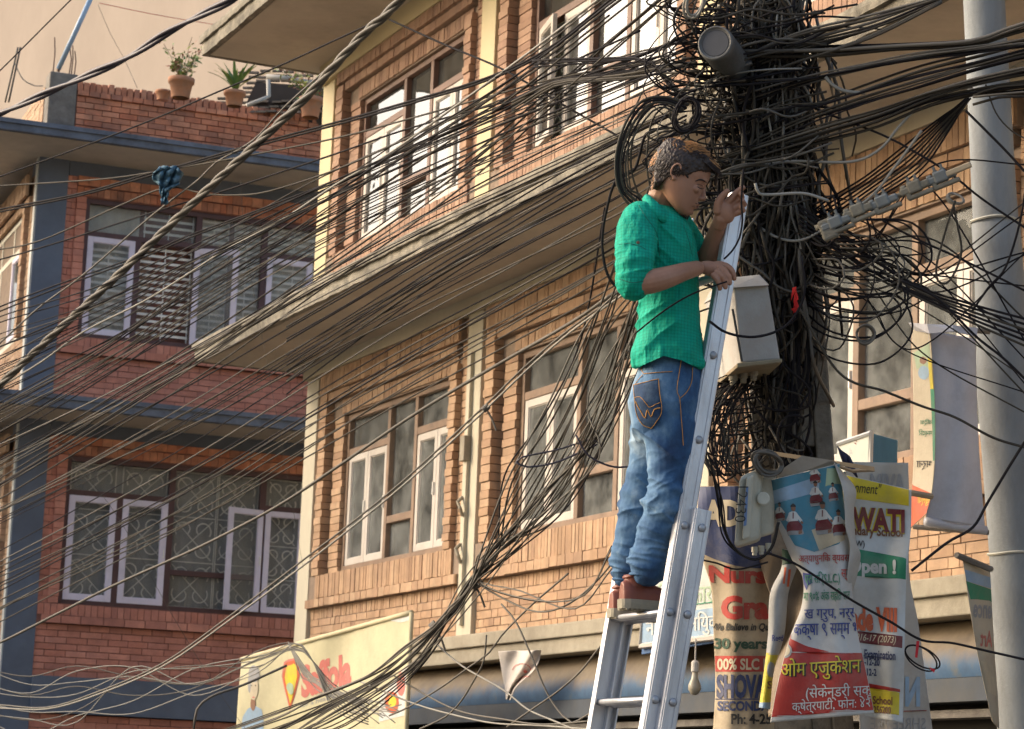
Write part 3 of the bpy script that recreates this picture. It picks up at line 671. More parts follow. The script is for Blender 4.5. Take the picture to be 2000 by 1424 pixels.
# clamp string
cs_ = thing('cable_clamp_string', at(1740, 390, 9.4), 'string of bulky grey bolted cable clamps strung between the two poles', 'cable clamp')
clm = mat('dusty_clamp', (.22, .20, .155), .8, .3, 14, (.09, .08, .06), 6, .6, .3, 70); clb = mat('blue_grey_clamp', (.17, .18, .175), .5, .2, 8, metal=.3)
A_, B_ = at(1592, 446, 9.2), at(1885, 326, 9.05); axs = (B_ - A_).normalized(); upv = (cu - axs * cu.dot(axs)).normalized(); sdv = axs.cross(upv)
q = MB(); q.tube([A_, at(1665, 420, 9.17), at(1790, 368, 9.1), B_], .011, 8); q.build('rod', clm, cs_, smooth=True)
for i, (x, y, big) in enumerate([(1633, 436, 1), (1676, 412, 0), (1725, 395, 0), (1787, 367, 0), (1838, 347, 0)]):
    c = at(x, y, 9.16 - i * .02)
    q = MB(); q.obox(c, axs * .058, upv * .014, sdv * .022); q.obox(c + upv * .004, axs * .026, upv * .022, sdv * .026); q.obox(c - axs * .04 + upv * .006, axs * .012, upv * .018, sdv * .02); q.build('clamp_body', clm if i % 2 else clb, cs_, bevel=.007)
    q = MB(); q.obox(c - upv * .030 + axs * .012, axs * .05, upv * .008, sdv * .02); q.obox(c - upv * .014 - axs * .03, axs * .01, upv * .022, sdv * .02); q.build('clamp_shell', clm, cs_, bevel=.005)
    q = MB()
    for dx_ in (-.014, .014):
        q.lathe(c + axs * dx_ + upv * .02, upv, [(0, .010), (.012, .010), (.012, .0055), (.028, .0055)], 6)
    q.build('bolt', clb, cs_)
q = MB(); q.obox(at(1618, 448, 9.17), axs * .03, upv * .04, sdv * .022); q.build('clamp_body', clm, cs_, bevel=.01)
q = MB(); q.obox(at(1872, 331, 9.05), axs * .05, upv * .011, sdv * .012); q.build('end_sleeve', mat('tan_sleeve', (.40, .31, .2), .7), cs_, bevel=.005)
# small box sign at the window
F_ = Frame(-24.397, 650, 1000, 21, -1)
jb = thing('box_sign', at(1695, 880, 11.6), 'small box sign with white face and blue side behind the long banners', 'sign')
P4 = [at(1632, 925, 12.0), at(1699, 912, 11.6), at(1701, 846, 11.6), at(1636, 868, 12.0)]
Bk = [at(1690, 925, 12.7), at(1752, 905, 12.3), at(1753, 860, 12.3), at(1690, 872, 12.7)]
q = MB(); q.hexa([P4[0], P4[1], Bk[1], Bk[0], P4[3], P4[2], Bk[2], Bk[3]]); q.build('housing', mat('blue_sign_side', (.05, .17, .33), .85, .1, spec=.1), jb)
q = MB(); e = Vector((0, -.006, 0)); q.hexa([P4[0] + e, P4[1] + e, P4[1] + e * .2, P4[0] + e * .2, P4[3] + e, P4[2] + e, P4[2] + e * .2, P4[3] + e * .2]); q.build('face', mat('white_sign_face', (.55, .55, .47), .5, .05), jb)
q = MB(); q.tube([P4[3] + e * 2, P4[2] + e * 2, P4[1] + e * 2], .012, 6); q.build('face_frame', mat('silver_frame', (.6, .6, .58), .4, metal=.5), jb)

# ================================================================== CLOTH BANNERS
class Sheet:
    """hanging sheet: rows of (xl,yl,xr,yr,dl,dr) measured top to bottom; bulge(s,t) metres towards the street"""
    def __init__(s, rows, bulge=None, ns=14, nt_=30):
        s.rows = rows; s.b = bulge or (lambda a, b: 0); s.ns = ns; s.nt = nt_
    def row(s, t):
        f = t * (len(s.rows) - 1); i = min(int(max(f, 0)), len(s.rows) - 2); k = f - i
        r0, r1 = s.rows[i], s.rows[i + 1]
        rm = s.rows[i - 1] if i > 0 else [2 * a - b for a, b in zip(r0, r1)]
        rp = s.rows[i + 2] if i + 2 < len(s.rows) else [2 * b - a for a, b in zip(r0, r1)]
        return [.5 * ((2 * b) + (c - a) * k + (2 * a - 5 * b + 4 * c - d) * k * k + (-a + 3 * b - 3 * c + d) * k ** 3) for a, b, c, d in zip(rm, r0, r1, rp)]
    def px(s, a, t):
        r = s.row(t); return lerp(r[0], r[2], a), lerp(r[1], r[3], a), lerp(r[4], r[5], a) - s.b(a, t)
    def P(s, a, t, e=0): x, y, d = s.px(a, t); return at(x, y, d - e)
    def inv(s, x, y):
        a, t = .5, .5
        for _ in range(9):
            x0, y0, _d = s.px(a, t); h = 1e-3
            x1, y1, _d = s.px(a + h, t); x2, y2, _d = s.px(a, t + h)
            A = (x1 - x0) / h; B = (x2 - x0) / h; C_ = (y1 - y0) / h; D = (y2 - y0) / h
            det = A * D - B * C_
            if abs(det) < 1e-6: break
            dx, dy = x - x0, y - y0
            a += (D * dx - B * dy) / det; t += (A * dy - C_ * dx) / det
            a = max(-.6, min(1.6, a)); t = max(-.15, min(1.15, t))
        return a, t
    def build(s, name, m_, parent=None):
        s.ns *= 3; s.nt *= 3; q = MB(); q.grid([[s.P(i / s.ns, j / s.nt) for i in range(s.ns + 1)] for j in range(s.nt + 1)])
        o = q.build(name, m_, parent, smooth=True); sm_ = o.modifiers.new('s', 'SOLIDIFY'); sm_.thickness = .0015; sm_.offset = 1
        return o
    def poly(s, mb, pts, e=.002, sub=10, clip=True):
        """printed patch with a px outline (convex-ish): rows between its left and right sides"""
        ys_ = [p[1] for p in pts]; y0, y1 = min(ys_), max(ys_); rows = []
        n = max(2, int((y1 - y0) / 2.5))
        for j in range(n + 1):
            y = lerp(y0 + .01, y1 - .01, j / n); xs = []
            for k in range(len(pts)):
                (xa, ya), (xb, yb) = pts[k], pts[(k + 1) % len(pts)]
                if (ya <= y < yb) or (yb <= y < ya): xs.append(xa + (xb - xa) * (y - ya) / (yb - ya))
            if len(xs) < 2: continue
            a, b_ = min(xs), max(xs); r_ = []
            for k in range(sub * 2 + 1):
                sa, t = s.inv(lerp(a, b_, k / sub / 2), y)
                if clip: sa = max(.004, min(.996, sa)); t = max(.002, min(.998, t))
                r_.append(s.P(sa, t, e))
            rows.append(r_)
        if len(rows) > 1: mb.grid(rows)
def text_mesh(body, bold=0, shear=0):
    c = bpy.data.curves.new('t', 'FONT'); c.body = body; c.offset = bold; c.shear = shear; c.resolution_u = 3
    o = bpy.data.objects.new('t', c); col.objects.link(o); bpy.context.view_layer.update()
    me = bpy.data.meshes.new_from_object(o.evaluated_get(bpy.context.evaluated_depsgraph_get()))
    bm = bmesh.new(); bm.from_mesh(me); bmesh.ops.triangulate(bm, faces=bm.faces)
    for _p in range(3):
        le = [e for e in bm.edges if e.calc_length() > .11]
        if le: bmesh.ops.subdivide_edges(bm, edges=le, cuts=1); bmesh.ops.triangulate(bm, faces=bm.faces)
    vs = [tuple(v.co) for v in bm.verts]; fs = [tuple(v.index for v in f.verts) for f in bm.faces]
    bm.free(); bpy.data.objects.remove(o); bpy.data.meshes.remove(me); bpy.data.curves.remove(c)
    return vs, fs
def put_text(mb, S, body, x0, x1, yt, yb, slope=0, bold=.02, shear=0, mirror=False, e=.004, clip=(0, 1), outline=0, rot=False):
    if bold and any(ord(ch) > 0x900 for ch in body):      # thicken by printing twice: outlines of this script must not be offset
        dx = bold * abs(yb - yt) * .55
        put_text(mb, S, body, x0 - dx * .5, x1 - dx * .5, yt, yb, slope, 0, shear, mirror, e, clip)
        put_text(mb, S, body, x0 + dx * .5, x1 + dx * .5, yt, yb, slope, 0, shear, mirror, e + .0012, clip); return
    vs, fs = text_mesh(body, bold, shear)
    if not vs: return
    ax0 = min(v[0] for v in vs); ax1 = max(v[0] for v in vs); ay0 = min(v[1] for v in vs); ay1 = max(v[1] for v in vs)
    if not any(ord(ch) > 0x900 for ch in body): ay0 = max(ay0, -.02) if not any(ch in 'gpy,()' for ch in body) else ay0
    W = []; ok = []
    for v in vs:
        fx = (v[0] - ax0) / (ax1 - ax0); fy = (v[1] - ay0) / (ay1 - ay0)
        if mirror: fx = 1 - fx
        x = lerp(x0, x1, fx); y = lerp(yb, yt, fy) + slope * (x - x0)
        a, t = S.inv(x, y); ok.append(clip[0] - .0 <= a <= clip[1] and 0 <= t <= 1); W.append(S.P(a, t, e))
    mb.addm(W, [f for f in fs if all(ok[i] for i in f)])
def disc(cx, cy, rx, ry, n=14): return [(cx + rx * math.cos(2 * math.pi * k / n + .1), cy + ry * math.sin(2 * math.pi * k / n + .1)) for k in range(n)]
INK = dict(navy=(.03, .045, .12), red=(.42, .04, .03), green=(.03, .22, .12), blue=(.035, .06, .26), yellow=(.62, .5, .03), white=(.62, .62, .58), black=(.02, .02, .02), maroon=(.16, .025, .03), brown=(.17, .07, .03), orange=(.55, .1, .03), cream=(.55, .47, .33), pink=(.55, .16, .13), dgreen=(.015, .06, .035), grey=(.3, .3, .3), lgreen=(.35, .45, .30), skin=(.25, .12, .07), teal=(.06, .22, .3), lblue=(.28, .40, .52))
def ink(n): return mat('print_' + n, INK[n], .55, .12, 12, (.25, .22, .18), 9, .35)
class Inks:
    def __init__(s): s.n = []; s.mb = MB()
    def use(s, n):
        if n not in s.n: s.n.append(n)
        s.mb.cur = s.n.index(n); return s.mb
    def build(s, name, parent):
        if s.mb.v: return s.mb.build(name, [ink(n) for n in s.n], parent)
def cloth(name, c, dirt=(.2, .16, .11), amt=.5, ds=5): return mat(name, c, .6, .06, 4, dirt, ds, amt, .25, 25)

# -- banner with the school name wrapped round the pole
b1 = thing('school_banner', at(1445, 950, 9.3), 'stained beige school banner with navy top and red stripe beside the ladder', 'banner')
S = Sheet([(1367, 950, 1506, 948, 9.40, 9.42), (1362, 1000, 1506, 1000, 9.40, 9.42), (1371, 1085, 1508, 1085, 9.40, 9.42), (1389, 1150, 1508, 1150, 9.4, 9.42), (1393, 1225, 1512, 1225, 9.4, 9.42), (1397, 1340, 1512, 1340, 9.4, 9.42), (1391, 1450, 1512, 1450, 9.4, 9.42)],
          lambda s, t: .10 * math.sin(min(1, max(0, s)) * math.pi * .9) + .006 * math.sin(s * 14 + t * 5))
S.build('cloth', cloth('stained_beige_cloth', (.42, .34, .23), (.15, .11, .07), .7), b1)
I = Inks()
S.poly(I.use('navy'), [(1340, 940), (1530, 940), (1530, 1112), (1490, 1112), (1440, 1106), (1400, 1094), (1375, 1083), (1350, 1060)], .0018)
S.poly(I.use('red'), [(1380, 1281), (1530, 1281), (1530, 1312), (1380, 1312)], .0018)
put_text(I.use('cream'), S, 'ADHI', 1374, 1492, 976, 1027, bold=.045)
put_text(I.use('red'), S, 'Nursery', 1384, 1576, 1104, 1148, .02, .05)
put_text(I.use('red'), S, 'Grade', 1408, 1560, 1163, 1208, 0, .05)
put_text(I.use('black'), S, 'We Believe in Quality', 1390, 1530, 1217, 1236, 0, .03, .25)
put_text(I.use('dgreen'), S, '30 years of', 1395, 1535, 1246, 1274, 0, .035)
put_text(I.use('cream'), S, '100% SLC R', 1393, 1505, 1286, 1308, 0, .03)
put_text(I.use('navy'), S, 'SHOVANA', 1399, 1540, 1317, 1362, 0, .05)
put_text(I.use('navy'), S, 'SECONDARY', 1401, 1530, 1369, 1388, 0, .04)
S.poly(I.use('navy'), [(1394, 1364.5), (1520, 1364.5), (1520, 1366.5), (1394, 1366.5)], .003)
put_text(I.use('black'), S, 'Ph: 4-254', 1428, 1520, 1394, 1414, 0, .03)
I.build('lettering', b1)

# -- flared banner with Devanagari print and a photo of pupils
b2 = thing('pupil_photo_banner', at(1600, 900, 9.1), 'waisted banner with a pupils photo above and red foot with yellow lettering', 'banner')
S = Sheet([(1493, 940, 1640, 905, 9.12, 9.05), (1519, 1025, 1652, 1010, 9.1, 9.05), (1546, 1092, 1664, 1090, 9.08, 9.05), (1568, 1130, 1664, 1135, 9.05, 9.04), (1565, 1185, 1668, 1180, 9.04, 9.04), (1541, 1250, 1675, 1235, 9.03, 9.04), (1520, 1330, 1692, 1312, 9.0, 9.0), (1504, 1411, 1708, 1394, 9.0, 9.0)],
          lambda s, t: .030 * math.sin(s * 9 + 1.2 * t) * (1 - .5 * t) + .05 * math.sin(max(0, min(1, s)) * math.pi), 30, 44)
S.build('cloth', cloth('white_flex_cloth', (.52, .51, .48), (.25, .22, .18), .5), b2)
q = MB(); hexpx(q, [(1508, 889, 9.15), (1708, 920, 8.98), (1708, 912, 8.98), (1508, 881, 9.15)], [(1508, 889, 9.17), (1708, 920, 9.0), (1708, 912, 9.0), (1508, 881, 9.17)]); q.build('top_stick', mat('bare_stick', (.35, .25, .15), .8, .2), b2)
q = MB(); c0 = [S.P(.0, .0), S.P(.45, -.0), S.P(.98, .0)]; pk_ = at(1566, 890, 9.0); q.grid([[c0[0], c0[1]], [lerp(c0[0], pk_, .6), pk_]]); q.grid([[c0[1], c0[2]], [pk_, at(1625, 899, 9.0)]]); q.build('top_flap', MC['white_flex_cloth'], b2)
I = Inks()
S.poly(I.use('teal'), [(1480, 925), (1600, 898), (1650, 900), (1656, 1010), (1640, 1062), (1590, 1078), (1552, 1065), (1520, 1010)], .0015, 26)
S.poly(I.use('lblue'), [(1505, 960), (1600, 930), (1600, 960), (1510, 985)], .0022, 12)
S.poly(I.use('lgreen'), [(1615, 915), (1650, 910), (1652, 945), (1612, 950)], .0022, 12)
S.poly(I.use('cream'), [(1585, 1035), (1652, 1015), (1650, 1055), (1600, 1075)], .0022, 16)
for cx, cy, k in ((1549, 990, 1.0), (1606, 985, 1.05), (1592, 944, .8), (1590, 908, .66), (1637, 1000, .85), (1522, 985, .6), (1626, 946, .6)):
    Z = lambda pts: [(cx + x_ * k, cy + y_ * k) for x_, y_ in pts]
    S.poly(I.use('grey'), Z([(-14, 44), (18, 42), (22, 54), (-10, 57)]), .0024, 5)
    S.poly(I.use('maroon'), Z([(-8, 27), (9, 26), (19, 38), (17, 47), (-12, 49), (-13, 38)]), .003, 6)
    S.poly(I.use('white'), Z([(-9, 12), (-3, 9), (4, 9), (9, 13), (10, 29), (-9, 30)]), .0034, 6)
    S.poly(I.use('white'), Z([(8, 13), (19, 27), (16, 31), (6, 20)]), .0036, 4); S.poly(I.use('white'), Z([(-8, 13), (-14, 26), (-11, 29), (-5, 20)]), .0036, 4)
    S.poly(I.use('maroon'), Z([(-1, 11), (1.5, 11), (1, 23), (-1, 23)]), .004, 2)
    S.poly(I.use('skin'), Z([(16, 27), (21, 31), (18, 34), (14, 31)]), .0042, 3); S.poly(I.use('skin'), Z([(10, 46), (17, 45), (18, 53), (11, 54)]), .0042, 3)
    S.poly(I.use('skin'), disc(cx + .5, cy + 3 * k, 4.6 * k, 6.2 * k), .004, 5)
    S.poly(I.use('black'), Z([(-5.4, 0), (-4, -5), (0, -7), (4.5, -5), (5.6, 0), (4, -1.5), (-4, -1)]), .0046, 5)
S.poly(I.use('red'), disc(1500, 1005, 10, 8), .003, 5)
I.build('pupils_photo', b2); I = Inks()
S.poly(I.use('red'), [(1480, 1245), (1541, 1246), (1575, 1262), (1620, 1273), (1720, 1276), (1730, 1385), (1490, 1402)], .0015, 26)
put_text(I.use('red'), S, 'अत्याधुनिक व्यवस्था', 1560, 1672, 1080, 1103, -.02, .02)
put_text(I.use('red'), S, 'स्ता', 1643, 1665, 1112, 1134, 0, .02)
S.poly(I.use('blue'), [(1568, 1118), (1576, 1124), (1584, 1119), (1582, 1130), (1588, 1139), (1579, 1142), (1575, 1153), (1570, 1142), (1566, 1135)], .002, 5)
put_text(I.use('green'), S, 'एस सि (S.L.C.)', 1572, 1640, 1117, 1145, -.03, .03)
put_text(I.use('green'), S, 'मा ९०% अंक सहित सत', 1569, 1660, 1151, 1177, -.03, .02)
put_text(I.use('blue'), S, 'ख ग्रुप, नर्सरी', 1571, 1690, 1183, 1216, -.03, .03)
put_text(I.use('blue'), S, 'कक्षा ९ सम्म भर्ना', 1550, 1705, 1219, 1251, -.03, .03)
put_text(I.use('black'), S, 'ओम एजुकेशन', 1528, 1684, 1289, 1334, -.06, .045, e=.0035)
put_text(I.use('yellow'), S, 'ओम एजुकेशन', 1525, 1681, 1287, 1332, -.06, .025, e=.006)
put_text(I.use('white'), S, '(सेकेन्डरी स्कूल)', 1574, 1725, 1338, 1371, -.05, .02)
put_text(I.use('white'), S, 'क्षेत्रपाटी, फोन: ४२६', 1547, 1712, 1367, 1396, -.06, .02)
S.poly(I.use('grey'), disc(1532, 1271, 15, 15), .003, 8); S.poly(I.use('cream'), disc(1532, 1271, 11, 11), .004, 8)
I.build('lettering', b2)

# -- long banner to the right
b3 = thing('admission_banner', at(1720, 940, 9.2), 'long white school banner with yellow top and foot, green band and red numerals', 'banner')
S = Sheet([(1640, 925, 1780, 957, 9.2, 9.15), (1648, 1000, 1779, 1030, 9.2, 9.15), (1654, 1110, 1771, 1120, 9.2, 9.15), (1658, 1200, 1768, 1210, 9.2, 9.15), (1672, 1300, 1766, 1310, 9.2, 9.15), (1690, 1398, 1763, 1412, 9.2, 9.15)],
          lambda s, t: .014 * math.sin(s * 7 + 3 * t) + .01 * math.sin(t * 17 + 2 * s), 22, 44)
S.build('cloth', cloth('pale_flex_cloth', (.55, .57, .56), (.30, .27, .22), .35), b3)
I = Inks()
S.poly(I.use('yellow'), [(1630, 925), (1775, 945), (1775, 988), (1640, 970)], .0015, 20)
put_text(I.use('black'), S, 'environment"', 1625, 1722, 936, 957, .1, .0, .3)
put_text(I.use('yellow'), S, 'SARASWATI', 1551, 1767, 982, 1027, .06, .085, clip=(.06, 1), e=.003)
put_text(I.use('maroon'), S, 'SARASWATI', 1551, 1767, 982, 1027, .06, .04, clip=(.06, 1), e=.005)
put_text(I.use('brown'), S, 'Secondary School', 1628, 1763, 1025, 1049, .04, .03, clip=(.1, 1))
put_text(I.use('black'), S, '(NEW)', 1650, 1689, 1055, 1071, .02, .02, clip=(.1, 1))
S.poly(I.use('green'), [(1640, 1066), (1770, 1090), (1769, 1132), (1640, 1124)], .0015, 20)
put_text(I.use('white'), S, 'Open !', 1655, 1750, 1090, 1127, .03, .04, clip=(.1, 1))
put_text(I.use('orange'), S, 'Grade VIII', 1630, 1752, 1182, 1228, .04, .05, clip=(.1, 1))
S.poly(I.use('maroon'), [(1650, 1230), (1763, 1242), (1762, 1266), (1655, 1252)], .0015, 16)
put_text(I.use('cream'), S, '2016-17 (2073)', 1664, 1750, 1236, 1254, .08, .01, .3, clip=(.08, 1))
put_text(I.use('navy'), S, 'Entrance Examination', 1640, 1749, 1265, 1283, .06, .03, clip=(.1, 1))
S.poly(I.use('navy'), [(1684, 1280), (1748, 1286), (1748, 1287.5), (1684, 1281.5)], .003, 8)
put_text(I.use('navy'), S, '2072-12-20', 1665, 1718, 1284, 1298, .05, .03, clip=(.1, 1))
put_text(I.use('navy'), S, '2072-12-2', 1665, 1712, 1304, 1318, .05, .03, clip=(.1, 1))
S.poly(I.use('red'), [(1670, 1330), (1758, 1346), (1758, 1352), (1670, 1340)], .002, 12)
S.poly(I.use('yellow'), [(1670, 1338), (1757, 1352), (1756, 1397), (1670, 1386)], .0015, 16)
put_text(I.use('brown'), S, 'Secondary School', 1640, 1743, 1355, 1376, .06, .03, clip=(.2, 1))
put_text(I.use('brown'), S, '4256200', 1700, 1740, 1378, 1392, .05, .03, clip=(.1, 1))
I.build('lettering', b3)
q = MB(); q.tube([at(1628, 908, 9.1), at(1665, 920, 9.08), at(1708, 918, 9.06)], .007, 6); q.build('hanging_stick', MC['bare_stick'], b3); q = MB(); q.tube([at(1776, 962, 9.2), at(1820, 970, 9.25)], .012, 6); q.build('hanging_stick', MC['bare_stick'], b3)
# folded back corner of the banner
fl = Sheet([(1629, 903, 1650, 925, 9.0, 9.12), (1645, 950, 1672, 957, 8.98, 9.05), (1650, 990, 1668, 998, 8.97, 9.05), (1652, 1030, 1672, 1055, 8.97, 9.05), (1660, 1070, 1681, 1085, 9.0, 9.05), (1655, 1120, 1674, 1125, 9.0, 9.08), (1650, 1165, 1664, 1160, 9.02, 9.08)], lambda s, t: .012 * math.sin(s * 3), 8, 24)
fl.build('folded_corner', cloth('banner_reverse', (.44, .42, .38), (.2, .18, .15), .5), b3)
# -- banner behind, printed on the far face
b4 = thing('faded_banner', at(1750, 905, 9.5), 'faded whitish banner hanging behind the admission banner, its print seen in reverse', 'banner')
S = Sheet([(1650, 902, 1774, 904, 9.5, 9.5), (1655, 1000, 1776, 1000, 9.5, 9.5), (1660, 1120, 1776, 1120, 9.5, 9.5), (1670, 1220, 1793, 1215, 9.5, 9.5), (1675, 1330, 1806, 1310, 9.5, 9.5), (1680, 1440, 1823, 1440, 9.5, 9.5)], lambda s, t: .02 * math.sin(s * 8 + t * 4), 18, 30)
S.build('cloth', cloth('worn_white_cloth', (.46, .43, .38), (.3, .24, .18), .5), b4)
I = Inks(); put_text(I.use('grey'), S, 'MIVA', 1700, 1768, 925, 965, 0, .04); put_text(I.use('lblue'), S, 'N', 1768, 1797, 1322, 1378, 0, .05, mirror=True); put_text(I.use('grey'), S, 'SHREE PRE', 1700, 1808, 1402, 1425, 0, .0, mirror=True)
S.poly(I.use('red'), [(1765, 1388), (1810, 1387), (1810, 1389), (1765, 1390)], .003, 6); S.poly(I.use('orange'), [(1806, 1290), (1816, 1310), (1822, 1345), (1812, 1340)], .003, 4)
I.build('lettering', b4)
# -- rolled strip between the two pole banners
b5 = thing('rolled_banner', at(1520, 1100, 9.1), 'narrow rolled up banner strip, white above and yellow below, tucked between the two pole banners', 'banner')
S = Sheet([(1527, 1072, 1562, 1075, 9.12, 9.15), (1526, 1110, 1556, 1110, 9.12, 9.14), (1504, 1160, 1540, 1160, 9.1, 9.12), (1500, 1240, 1532, 1240, 9.1, 9.12), (1492, 1310, 1512, 1310, 9.08, 9.1), (1482, 1382, 1504, 1386, 9.06, 9.08)], lambda s, t: .03 * math.sin(max(0, min(1, s)) * math.pi), 10, 26)
S.build('cloth', cloth('grey_white_cloth', (.42, .42, .40), (.2, .17, .14), .5), b5)
I = Inks(); S.poly(I.use('yellow'), [(1480, 1272), (1530, 1280), (1515, 1372), (1470, 1372)], .002, 8); S.poly(I.use('dgreen'), [(1524, 1072), (1562, 1074), (1556, 1100), (1528, 1104)], .002, 8); S.poly(I.use('lblue'), [(1475, 1372), (1510, 1372), (1510, 1390), (1475, 1388)], .002, 6)
S.poly(I.use('orange'), [(1532, 1108), (1536, 1108), (1533, 1140), (1529, 1140)], .003, 3); S.poly(I.use('orange'), [(1540, 1112), (1545, 1112), (1541, 1146), (1537, 1146)], .003, 3)
put_text(I.use('blue'), S, 'Regd', 1508, 1530, 1240, 1256, 0, .02); S.poly(I.use('grey'), disc(1506, 1308, 8, 16), .003, 5); put_text(I.use('brown'), S, 'S', 1499, 1508, 1330, 1345, 0, .03)
I.build('lettering', b5)
# brown torn lining
b6 = thing('torn_sacking', at(1560, 1150, 9.2), 'torn brown sacking hanging behind the waisted banner', 'cloth')
S = Sheet([(1480, 1085, 1572, 1080, 9.35, 9.3), (1500, 1150, 1572, 1150, 9.3, 9.3), (1528, 1220, 1572, 1200, 9.2, 9.2), (1505, 1300, 1560, 1290, 9.15, 9.15), (1500, 1400, 1540, 1400, 9.12, 9.12)], lambda s, t: .03 * math.sin(s * 5 + t * 6), 10, 20)
S.build('cloth', cloth('brown_sacking', (.20, .145, .09), (.08, .06, .04), .7), b6)
# -- grey blank banner and its printed fold at the steel pole
b7 = thing('blank_grey_banner', at(1860, 640, 10.1), 'blank grey banner back beside the steel pole, with folded top and printed side strip', 'banner')
S = Sheet([(1812, 645, 1906, 662, 10.1, 10.2), (1822, 760, 1908, 765, 10.1, 10.2), (1826, 870, 1912, 870, 10.1, 10.2), (1822, 940, 1917, 945, 10.1, 10.2), (1808, 1012, 1924, 1030, 10.1, 10.2)], lambda s, t: .03 * math.sin(s * 3.1) + .008 * math.sin(s * 9 + t * 3), 14, 26)
S.build('cloth', cloth('grey_flex_back', (.56, .56, .60), (.16, .12, .10), .45, 1.8), b7)
S2 = Sheet([(1780, 632, 1816, 640, 10.28, 10.08), (1782, 700, 1822, 720, 10.28, 10.08), (1784, 800, 1826, 800, 10.28, 10.08), (1784, 900, 1826, 890, 10.28, 10.08), (1780, 970, 1820, 960, 10.28, 10.08), (1777, 1034, 1809, 1004, 10.28, 10.08)], None, 8, 20)
S2.build('printed_strip', cloth('ivory_print_strip', (.52, .45, .33), (.3, .24, .16), .4), b7)
I = Inks(); S2.poly(I.use('green'), [(1817, 760), (1824, 760), (1830, 840), (1828, 900), (1822, 900), (1821, 840)], .004, 4); S2.poly(I.use('lgreen'), [(1784, 690), (1815, 670), (1818, 720), (1790, 720)], .003, 6); S2.poly(I.use('orange'), [(1777, 945), (1822, 965), (1812, 1000), (1777, 1032)], .003, 8)
S2.poly(I.use('yellow'), [(1812, 700), (1819, 700), (1823, 760), (1817, 760)], .0045, 3)
S2.poly(I.use('skin'), disc(1803, 704, 7, 8), .005, 5); S2.poly(I.use('lblue'), disc(1804, 728, 11, 14), .004, 5)
put_text(I.use('green'), S2, 'विद्या', 1797, 1820, 818, 832, 0, .01, mirror=True); put_text(I.use('green'), S2, 'मन्दिर', 1794, 1820, 838, 854, 0, .01, mirror=True); put_text(I.use('black'), S2, 'भर्ना', 1790, 1819, 900, 918, 0, .02, mirror=True); put_text(I.use('yellow'), S2, 'खुल्यो', 1792, 1816, 965, 988, 0, .02, mirror=True)
I.build('lettering', b7)
q = MB(); T = [(1776, 630, 10.27), (1812, 633, 10.06), (1860, 636, 10.03), (1908, 641, 10.12)]; Bm = [(1786, 645, 10.27), (1816, 652, 10.04), (1862, 648, 10.0), (1907, 658, 10.1)]
q.grid([[at(*p) for p in T], [at(*p) for p in Bm]]); o = q.build('folded_top', MC['grey_flex_back'], b7); m_ = o.modifiers.new('s', 'SOLIDIFY'); m_.thickness = .004
q = MB(); q.tube([at(1808, 1018, 10.1), at(1925, 1036, 10.2)], .02, 8); q.build('bottom_roll', MC['grey_flex_back'], b7, smooth=True)
q = MB(); q.tube([at(1785, 1029, 10.4), at(1930, 1040, 10.2)], .012, 6); q.tube([at(1905, 646, 10.15), at(1930, 648, 10.3)], .012, 6); q.build('support_bar', conc_d, b7)
# -- narrow banner lower right
b8 = thing('translucent_banner', at(1910, 1090, 10.2), 'narrow translucent banner with green top at the lower part of the steel pole', 'banner')
S = Sheet([(1880, 1092, 1934, 1115, 10.1, 10.25), (1886, 1130, 1936, 1150, 10.1, 10.25), (1893, 1180, 1938, 1190, 10.1, 10.25), (1908, 1270, 1943, 1280, 10.12, 10.25), (1925, 1350, 1949, 1360, 10.15, 10.25), (1937, 1408, 1952, 1424, 10.2, 10.25)], lambda s, t: .012 * math.sin(s * 5), 8, 26)
S.build('cloth', cloth('ivory_translucent_cloth', (.50, .44, .33), (.33, .20, .10), .5), b8)
I = Inks(); S.poly(I.use('lblue'), [(1884, 1112), (1936, 1128), (1938, 1150), (1888, 1135)], .002, 6); S.poly(I.use('green'), [(1887, 1135), (1938, 1152), (1940, 1178), (1925, 1168), (1896, 1172)], .0025, 8)
put_text(I.use('grey'), S, 'Science', 1901, 1960, 1168, 1205, .1, .03, mirror=True); S.poly(I.use('cream'), [(1915, 1290), (1940, 1300), (1946, 1360), (1928, 1350)], .003, 6); put_text(I.use('pink'), S, 'Art', 1915, 1938, 1230, 1262, .1, .02, mirror=True)
I.build('lettering', b8)
q = MB(); q.tube([at(1868, 1084, 10.05), at(1936, 1112, 10.2)], .013, 6); q.build('top_stick', conc_d, b8)
# -- yellow advertising banner
b9 = thing('yellow_banner', at(640, 1250, 18), 'large faded yellow advertising banner with red lettering, a heart and a portrait', 'banner')
S = Sheet([(472, 1288, 804, 1196, 19, 16.6), (466, 1350, 800, 1290, 19, 16.6), (460, 1440, 795, 1390, 19, 16.6), (455, 1520, 790, 1480, 19, 16.6)], lambda s, t: .05 * math.sin(s * 6 + t * 3) + .04 * math.sin(s * 17 + t * 2) * (1 - t), 40, 20)
S.build('cloth', cloth('yellow_flex_cloth', (.56, .51, .32), (.36, .31, .2), .5, 2.5), b9)
q = MB(); q.tube([S.P(k / 12, 0) for k in range(13)], .018, 6); q.tube([S.P(1, k / 8) for k in range(9)], .018, 6); q.build('hem_rope', mat('pale_hem', (.55, .48, .3), .8), b9, smooth=True)
I = Inks()
put_text(I.use('pink'), S, 'Saffola', 588, 686, 1300, 1362, -.28, .05)
